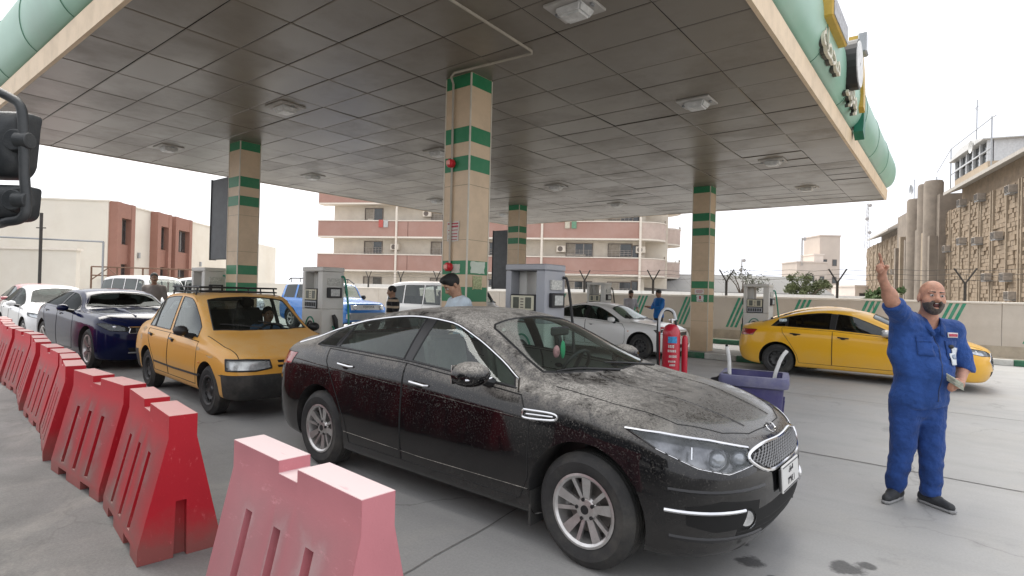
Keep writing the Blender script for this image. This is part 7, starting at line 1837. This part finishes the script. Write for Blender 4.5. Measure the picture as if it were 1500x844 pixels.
    bv = BVHTree.FromPolygons([v.co.copy() for v in j.data.vertices], [list(p.vertices) for p in j.data.polygons])
    def front(x, z, off=.003):
        r = bv.ray_cast(Vector((x, -1, z)), Vector((0, 1, 0))); return (r[0] + r[1] * off) if r[0] is not None else Vector((x, -.15, z))
    def patch(name, x0, x1, z0, z1, m, off=.004, n=6, parent=None):
        g = MB(); P = [[front(x0 + (x1 - x0) * a / n, z0 + (z1 - z0) * b / n, off) for a in range(n + 1)] for b in range(n + 1)]; g.grid(P)
        o = g.build(name, m, parent or j); md = o.modifiers.new('s', 'SOLIDIFY'); md.thickness = .005; md.offset = 1; return o
    g = MB(); g.tube([front(.07 - .018 * k / 14, 1.34 - .5 * k / 14, .002) for k in range(15)], .004, 5); g.build('zip', mat('zip_dark', (.02, .04, .12), .5), j)
    PKT = cloth('pocket_blue', (.023, .064, .225), var=.3)
    patch('chest_pocket', -.085, .025, 1.19, 1.32, PKT); patch('chest_pocket', .125, .235, 1.17, 1.30, PKT)
    patch('pocket_flap', -.088, .028, 1.295, 1.335, PKT, .010); patch('pocket_flap', .122, .238, 1.275, 1.31, PKT, .010)
    # badge cards and the chest emblem
    patch('id_card', .135, .195, 1.12, 1.215, mat('card_white', (.68, .72, .74), .3, var=.15, scale=30), .016)
    patch('card_photo', .150, .178, 1.165, 1.20, mat('card_photo', (.25, .3, .38), .5, var=.4, scale=60), .024)
    patch('card_holder', .165, .235, 1.185, 1.255, mat('card_clear', (.55, .58, .6), .2, var=.4, scale=25), .013)
    g = MB(); g.ell(front(.165, 1.262, .016), (.022, .012, .016), 12, 8); g.build('reel_clip', M_BLACK, j)
    patch('chest_emblem', .150, .245, 1.335, 1.372, mat('emblem_white', (.62, .58, .58), .7), .006)
    patch('emblem_print', .158, .238, 1.343, 1.362, mat('emblem_red', (.42, .06, .09), .7, var=.7, scale=70), .011)
    # trousers
    Q = Sdf(); Q.ell((.01, .0, .84), (.185, .135, .12), .06).ell((.01, .01, .74), (.17, .125, .10), .06)
    for a, b, c_ in (('hL', 'kL', 'aL'), ('hR', 'kR', 'aR')): Q.chain([J[a] + [0, 0, -.06], J[b], J[c_] + [0, 0, .03]], [.118, .088, .074], .025)
    def trs(V, X, Y, Z):
        V = V + .0032 * np.sin(33 * Z + 24 * X + 6 * Y + 3 * np.sin(19 * Z)) * np.sin(17 * X - 13 * Z) + .006 * np.sin(44 * Z + 21 * X + 9 * Y) * np.exp(-((Z - .16) / .12) ** 2)
        V = np.maximum(V, Z - .87); return np.maximum(V, .065 + .01 * np.sin(20 * X) - Z)
    tr = sdf_obj('trousers', Q, .0095, cloth('work_blue_trousers', (.022, .06, .215), var=.35, bump=1.0, bscale=11), t, post=trs)
    bt = BVHTree.FromPolygons([v.co.copy() for v in tr.data.vertices], [list(p.vertices) for p in tr.data.polygons])
    shoes(t, [((J['aL'][0], J['aL'][1]), rad(-52)), ((J['aR'][0], J['aR'][1]), rad(14))])
    # wad of notes: its own thing
    w = J['wR']; n_ = thing('banknotes', 'thick wad of greenish banknotes in the attendant\'s hand', 'money', c, YA - rad(2))
    pp = w + np.array((-.095, -.085, .030))
    for i in range(7):
        MB().box(pp + np.array((-.002 * i, -.002 * i, .008 * i - .02)), (.125, .075, .0065), rz=.5 + .05 * math.sin(i * 2), ry=.35, rx=.5).build('note_bundle', mat('note_%d' % (i % 3), ((.42, .44, .36), (.36, .40, .33), (.45, .42, .36))[i % 3], .8, var=.3, scale=50), n_)
attendant()

# ---- the others, built from one pose table
def person(label, loc, heading, ht, top, legs, sk=SK2, hair='short', beard=None, mous=False, pose=None, res=.012, headrot=(0, 0, 0), lean=0., stripe=None, sleeve=.45, bulk=1., legs_on=True):
    t = thing('person', label, 'person', loc, heading); f = ht / 1.75; b = bulk
    J = dict(head=(0, -.02, 1.62), neck=(0, .01, 1.46), sL=(-.185, .01, 1.40), sR=(.185, .01, 1.40), eL=(-.25, .03, 1.12), eR=(.25, .03, 1.12), wL=(-.26, -.06, .88), wR=(.26, -.06, .88), hL=(-.09, 0, .88), hR=(.09, 0, .88), kL=(-.10, -.01, .48), kR=(.10, -.01, .48), aL=(-.11, .03, .09), aR=(.11, .03, .09))
    J.update(pose or {}); J = {k: np.array(v, float) * f for k, v in J.items()}
    if lean:
        c0 = np.array((0, 0, .92 * f)); Rl = rot3(0, lean)
        for k in ('head', 'neck', 'sL', 'sR', 'eL', 'eR', 'wL', 'wR'): J[k] = c0 + Rl @ (J[k] - c0)
    S_ = Sdf(); R = rot3(*headrot); ext = head(t, S_, J['head'], R, sk, res, hair, beard, False, f, mous)
    ch = (J['sL'] + J['sR']) / 2 + np.array((0, .01, -.06)) * f; pv = (J['hL'] + J['hR']) / 2
    S_.chain([J['head'] + R @ np.array((0, .02, -.06)) * f, J['neck'], ch], [.055, .055, .09], .03); S_.cone(ch, pv, .1, .1, .04)
    for a in 'LR':
        S_.chain([ch, J['s' + a], J['e' + a], J['w' + a]], [.08, .048, .04, .027], .03)
        w = J['w' + a]; d = w - J['e' + a]; d = d / np.linalg.norm(d); sd = np.cross(d, (0, 1, .2)); sd = sd / np.linalg.norm(sd); inn = np.cross(d, sd); p = w + d * .06
        hand_prims(S_, w, p, [[p + sd * q + d * .035, p + sd * q * 1.1 + d * .062 + inn * .012, p + sd * q * 1.1 + d * .078 + inn * .028] for q in (-.027, -.009, .009, .027)], [p + sd * .03 + d * .0, p + sd * .045 + d * .03 + inn * .015], .0095)
    sdf_obj('body', S_, res, sk, t); ext(t)
    K = Sdf(); K.ell(ch + np.array((0, 0, -.03)), np.array((.185 * b, .125 * b, .17)) * f, .08).cone(ch, pv, .135 * b * f, .14 * b * f, .08).ell(pv + np.array((0, 0, .02)), np.array((.165 * b, .125 * b, .13)) * f, .06)
    for a in 'LR':
        K.cone(ch + np.array((0, 0, .04)), J['s' + a], .08, .068, .05); e = J['e' + a] if sleeve > .5 else J['s' + a] + (J['e' + a] - J['s' + a]) * .8; K.cone(J['s' + a], e, .066, .058, .04)
        if sleeve > .5: K.cone(J['e' + a], J['e' + a] + (J['w' + a] - J['e' + a]) * (sleeve * 2 - 1), .056, .042, .03)
    nk = J['neck']
    def po(V, X, Y, Z):
        V = V + .005 * np.sin(30 * Z + 9 * X) * np.sin(19 * X + 13 * Y); q = np.sqrt(((X - nk[0]) / .062) ** 2 + ((Y - nk[1] + .02) / .07) ** 2 + ((Z - nk[2] - .05) / .1) ** 2) - 1
        return np.maximum(np.maximum(V, -q * .05), (pv[2] - .07) - Z)
    sh = sdf_obj('shirt', K, res, top, t, post=po)
    if legs_on:
        Q = Sdf(); Q.ell(pv, np.array((.155, .115, .11)) * f, .05)
        for a in 'LR': Q.chain([J['h' + a] + np.array((0, 0, -.05)), J['k' + a], J['a' + a] + np.array((0, 0, .0))], [.10, .075, .06], .03)
        sdf_obj('trousers', Q, res * 1.2, legs, t, post=lambda V, X, Y, Z: np.maximum(np.maximum(V, Z - pv[2] - .03), .06 - Z))
        shoes(t, [((J['aL'][0], J['aL'][1]), rad(-12)), ((J['aR'][0], J['aR'][1]), rad(12))])
    return t
JEANS = cloth('jeans', (.04, .05, .09)); DARKT = cloth('dark_trousers', (.03, .03, .032))
def striped(name, a, b, sc):
    m = cloth(name, a); nt = m.node_tree; N = nt.nodes; L = nt.links; tc = N.new('ShaderNodeTexCoord'); w = N.new('ShaderNodeTexWave'); w.bands_direction = 'Z'; w.inputs['Scale'].default_value = sc; L.new(tc.outputs['Object'], w.inputs['Vector'])
    r = N.new('ShaderNodeValToRGB'); r.color_ramp.elements[0].position = .72; r.color_ramp.elements[1].position = .76; r.color_ramp.elements[0].color = tuple(a) + (1,); r.color_ramp.elements[1].color = tuple(b) + (1,); L.new(w.outputs[0], r.inputs[0]); L.new(r.outputs[0], N['Principled BSDF'].inputs['Base Color']); return m
CAMH = YA
# man bending by the column in a pale t-shirt
person('dark-haired man in pale blue t-shirt bowing beside the banded column', (-4.72, 5.12, 0), YA + rad(-62), 1.84, cloth('tee_pale', (.52, .60, .66)), JEANS, skin('skin_tan', (.40, .23, .15)), 'quiff', None, False,
       dict(eL=(-.2, -.22, 1.18), wL=(-.1, -.42, 1.12), eR=(.2, -.22, 1.18), wR=(.08, -.42, 1.10)), .008, (0, rad(38), 0), rad(16))
person('man in dark striped shirt standing before the white minivan', (-9.75, 8.1, 0), YA + rad(-65), 1.67, striped('shirt_striped', (.018, .018, .02), (.42, .33, .24), 2.2), DARKT, SK2, 'short', None, False, None, .011, (rad(-10), rad(8), 0))
person('moustached man in grey-brown shirt beyond the dark blue sedan', (-15.75, 5.5, 0), YA + rad(15), 1.86, cloth('shirt_taupe', (.22, .19, .17)), DARKT, SK2, 'short', None, True, None, .012, (rad(20), 0, 0))
person('man in grey shirt looking down, facing the man in the blue jacket', (-8.93, 18.0, 0), YA + rad(20), 1.77, cloth('shirt_grey', (.36, .35, .36)), DARKT, SK2, 'short', 'black', False, dict(eL=(-.24, -.06, 1.14), wL=(-.12, -.26, 1.06), eR=(.24, -.06, 1.14), wR=(.14, -.26, 1.06)), .012, (0, rad(28), 0))
person('man in blue jacket holding a phone beside the boundary wall', (-7.88, 18.0, 0), YA + rad(-72), 1.81, cloth('jacket_blue', (.015, .12, .36)), DARKT, SK2, 'short', None, False, dict(eL=(-.24, -.10, 1.15), wL=(-.10, -.36, 1.18), eR=(.24, -.10, 1.15), wR=(.10, -.36, 1.18)), .012, (0, rad(18), 0), 0, None, .95, 1.12)
# drivers
person('driver in blue shirt behind the wheel of the orange taxi', (-8.45, 4.55, -.42), rad(80), 1.70, cloth('shirt_blue', (.10, .16, .26)), DARKT, SK2, 'short', None, True, dict(eL=(-.26, -.18, 1.18), wL=(-.16, -.42, 1.22), eR=(.26, -.18, 1.18), wR=(.16, -.42, 1.22)), .014, (0, 0, 0), 0, None, .45, 1, False)
person('driver sitting in the older white sedan', (-7.75, 14.36, -.44), rad(85), 1.70, cloth('shirt_dull', (.13, .12, .12)), DARKT, SK2, 'short', None, False, dict(eL=(-.26, -.18, 1.18), wL=(-.16, -.42, 1.22), eR=(.26, -.18, 1.18), wR=(.16, -.42, 1.22)), .014, (0, 0, 0), 0, None, .45, 1, False)
# ---------------------------------------------------------------- lettering and emblems on the canopy edge
def fascia_signs():
    t = thing('canopy_sign', 'raised letters and round emblem on the green canopy edge', 'sign', (CX1, 0, CZ))
    ML = mat('letter_cream', (.66, .62, .5), .5); MDK = mat('letter_edge', (.05, .055, .05), .5); MY = mat('sign_yellow', (.52, .33, .05), .45); MG = mat('sign_face', (.36, .36, .37), .5, var=.35, scale=14); MGR = mat('sign_green', (.015, .16, .10), .45)
    R = (math.pi / 2, 0, math.pi / 2)
    for (txt, y, z, s_) in (('ﺔﻄﺤﻣ', 9.1, .42, .6), ('ﺩﻮﻗﻭ', 11.1, .42, .6)):
        for (dx, m_, nm, e) in ((.17, MDK, 'letter_back', .05), (.215, ML, 'letter_face', .04)):
            text_mesh(txt, t, (dx, y, z), s_, m_, nm, depth=e, rot=R)
    MB().bx(.12, .34, 8.4, 9.6, .80, 1.10).build('light_box', MY, t, bevel=.02)
    MB().bx(.34, .352, 8.43, 9.57, .825, 1.075).build('box_face', MG, t)
    def disc(yc, zc, r, a0, a1, x0, x1, m_, nm, r0=0.):
        g = MB(); A = np.linspace(a0, a1, 26); out = [(yc + r * math.cos(a), zc + r * math.sin(a)) for a in A]; inn = [(yc + r0 * math.cos(a), zc + r0 * math.sin(a)) for a in A]
        for i in range(25): g.prism([out[i], out[i + 1], inn[i + 1], inn[i]], x0, x1, 'x')
        return g.build(nm, m_, t)
    disc(10.75, .92, .40, 0, 2 * math.pi, .10, .36, mat('sign_black', (.02, .02, .02), .5), 'round_emblem', .03)
    disc(10.75, .92, .37, 0, 2 * math.pi, .36, .375, mat('emblem_face', (.68, .68, .66), .5, var=.2, scale=10), 'emblem_face', .03)
    disc(11.3, .72, 1.0, rad(-10), rad(80), .10, .28, MY, 'yellow_arc', .74)
    disc(11.7, .62, 1.05, rad(-28), rad(32), .08, .24, MGR, 'green_arc', .80)
    f = thing('floodlight', 'small grey floodlight standing on the lettered canopy edge', 'floodlight', (CX1 + .3, 11.55, CZ + 1.32))
    MB().bx(-.05, .08, -.16, .16, .05, .40).build('lamp_box', M_STEEL, f, bevel=.02); MB().bx(.08, .085, -.14, .14, .07, .38).build('lamp_glass', mat('flood_glass', (.5, .5, .5), .15), f)
    g = MB(); g.tube([(0, 0, .06), (-.1, 0, -.1), (-.3, 0, -.12)], .015, 6); g.build('bracket', M_STEEL, f)
fascia_signs()
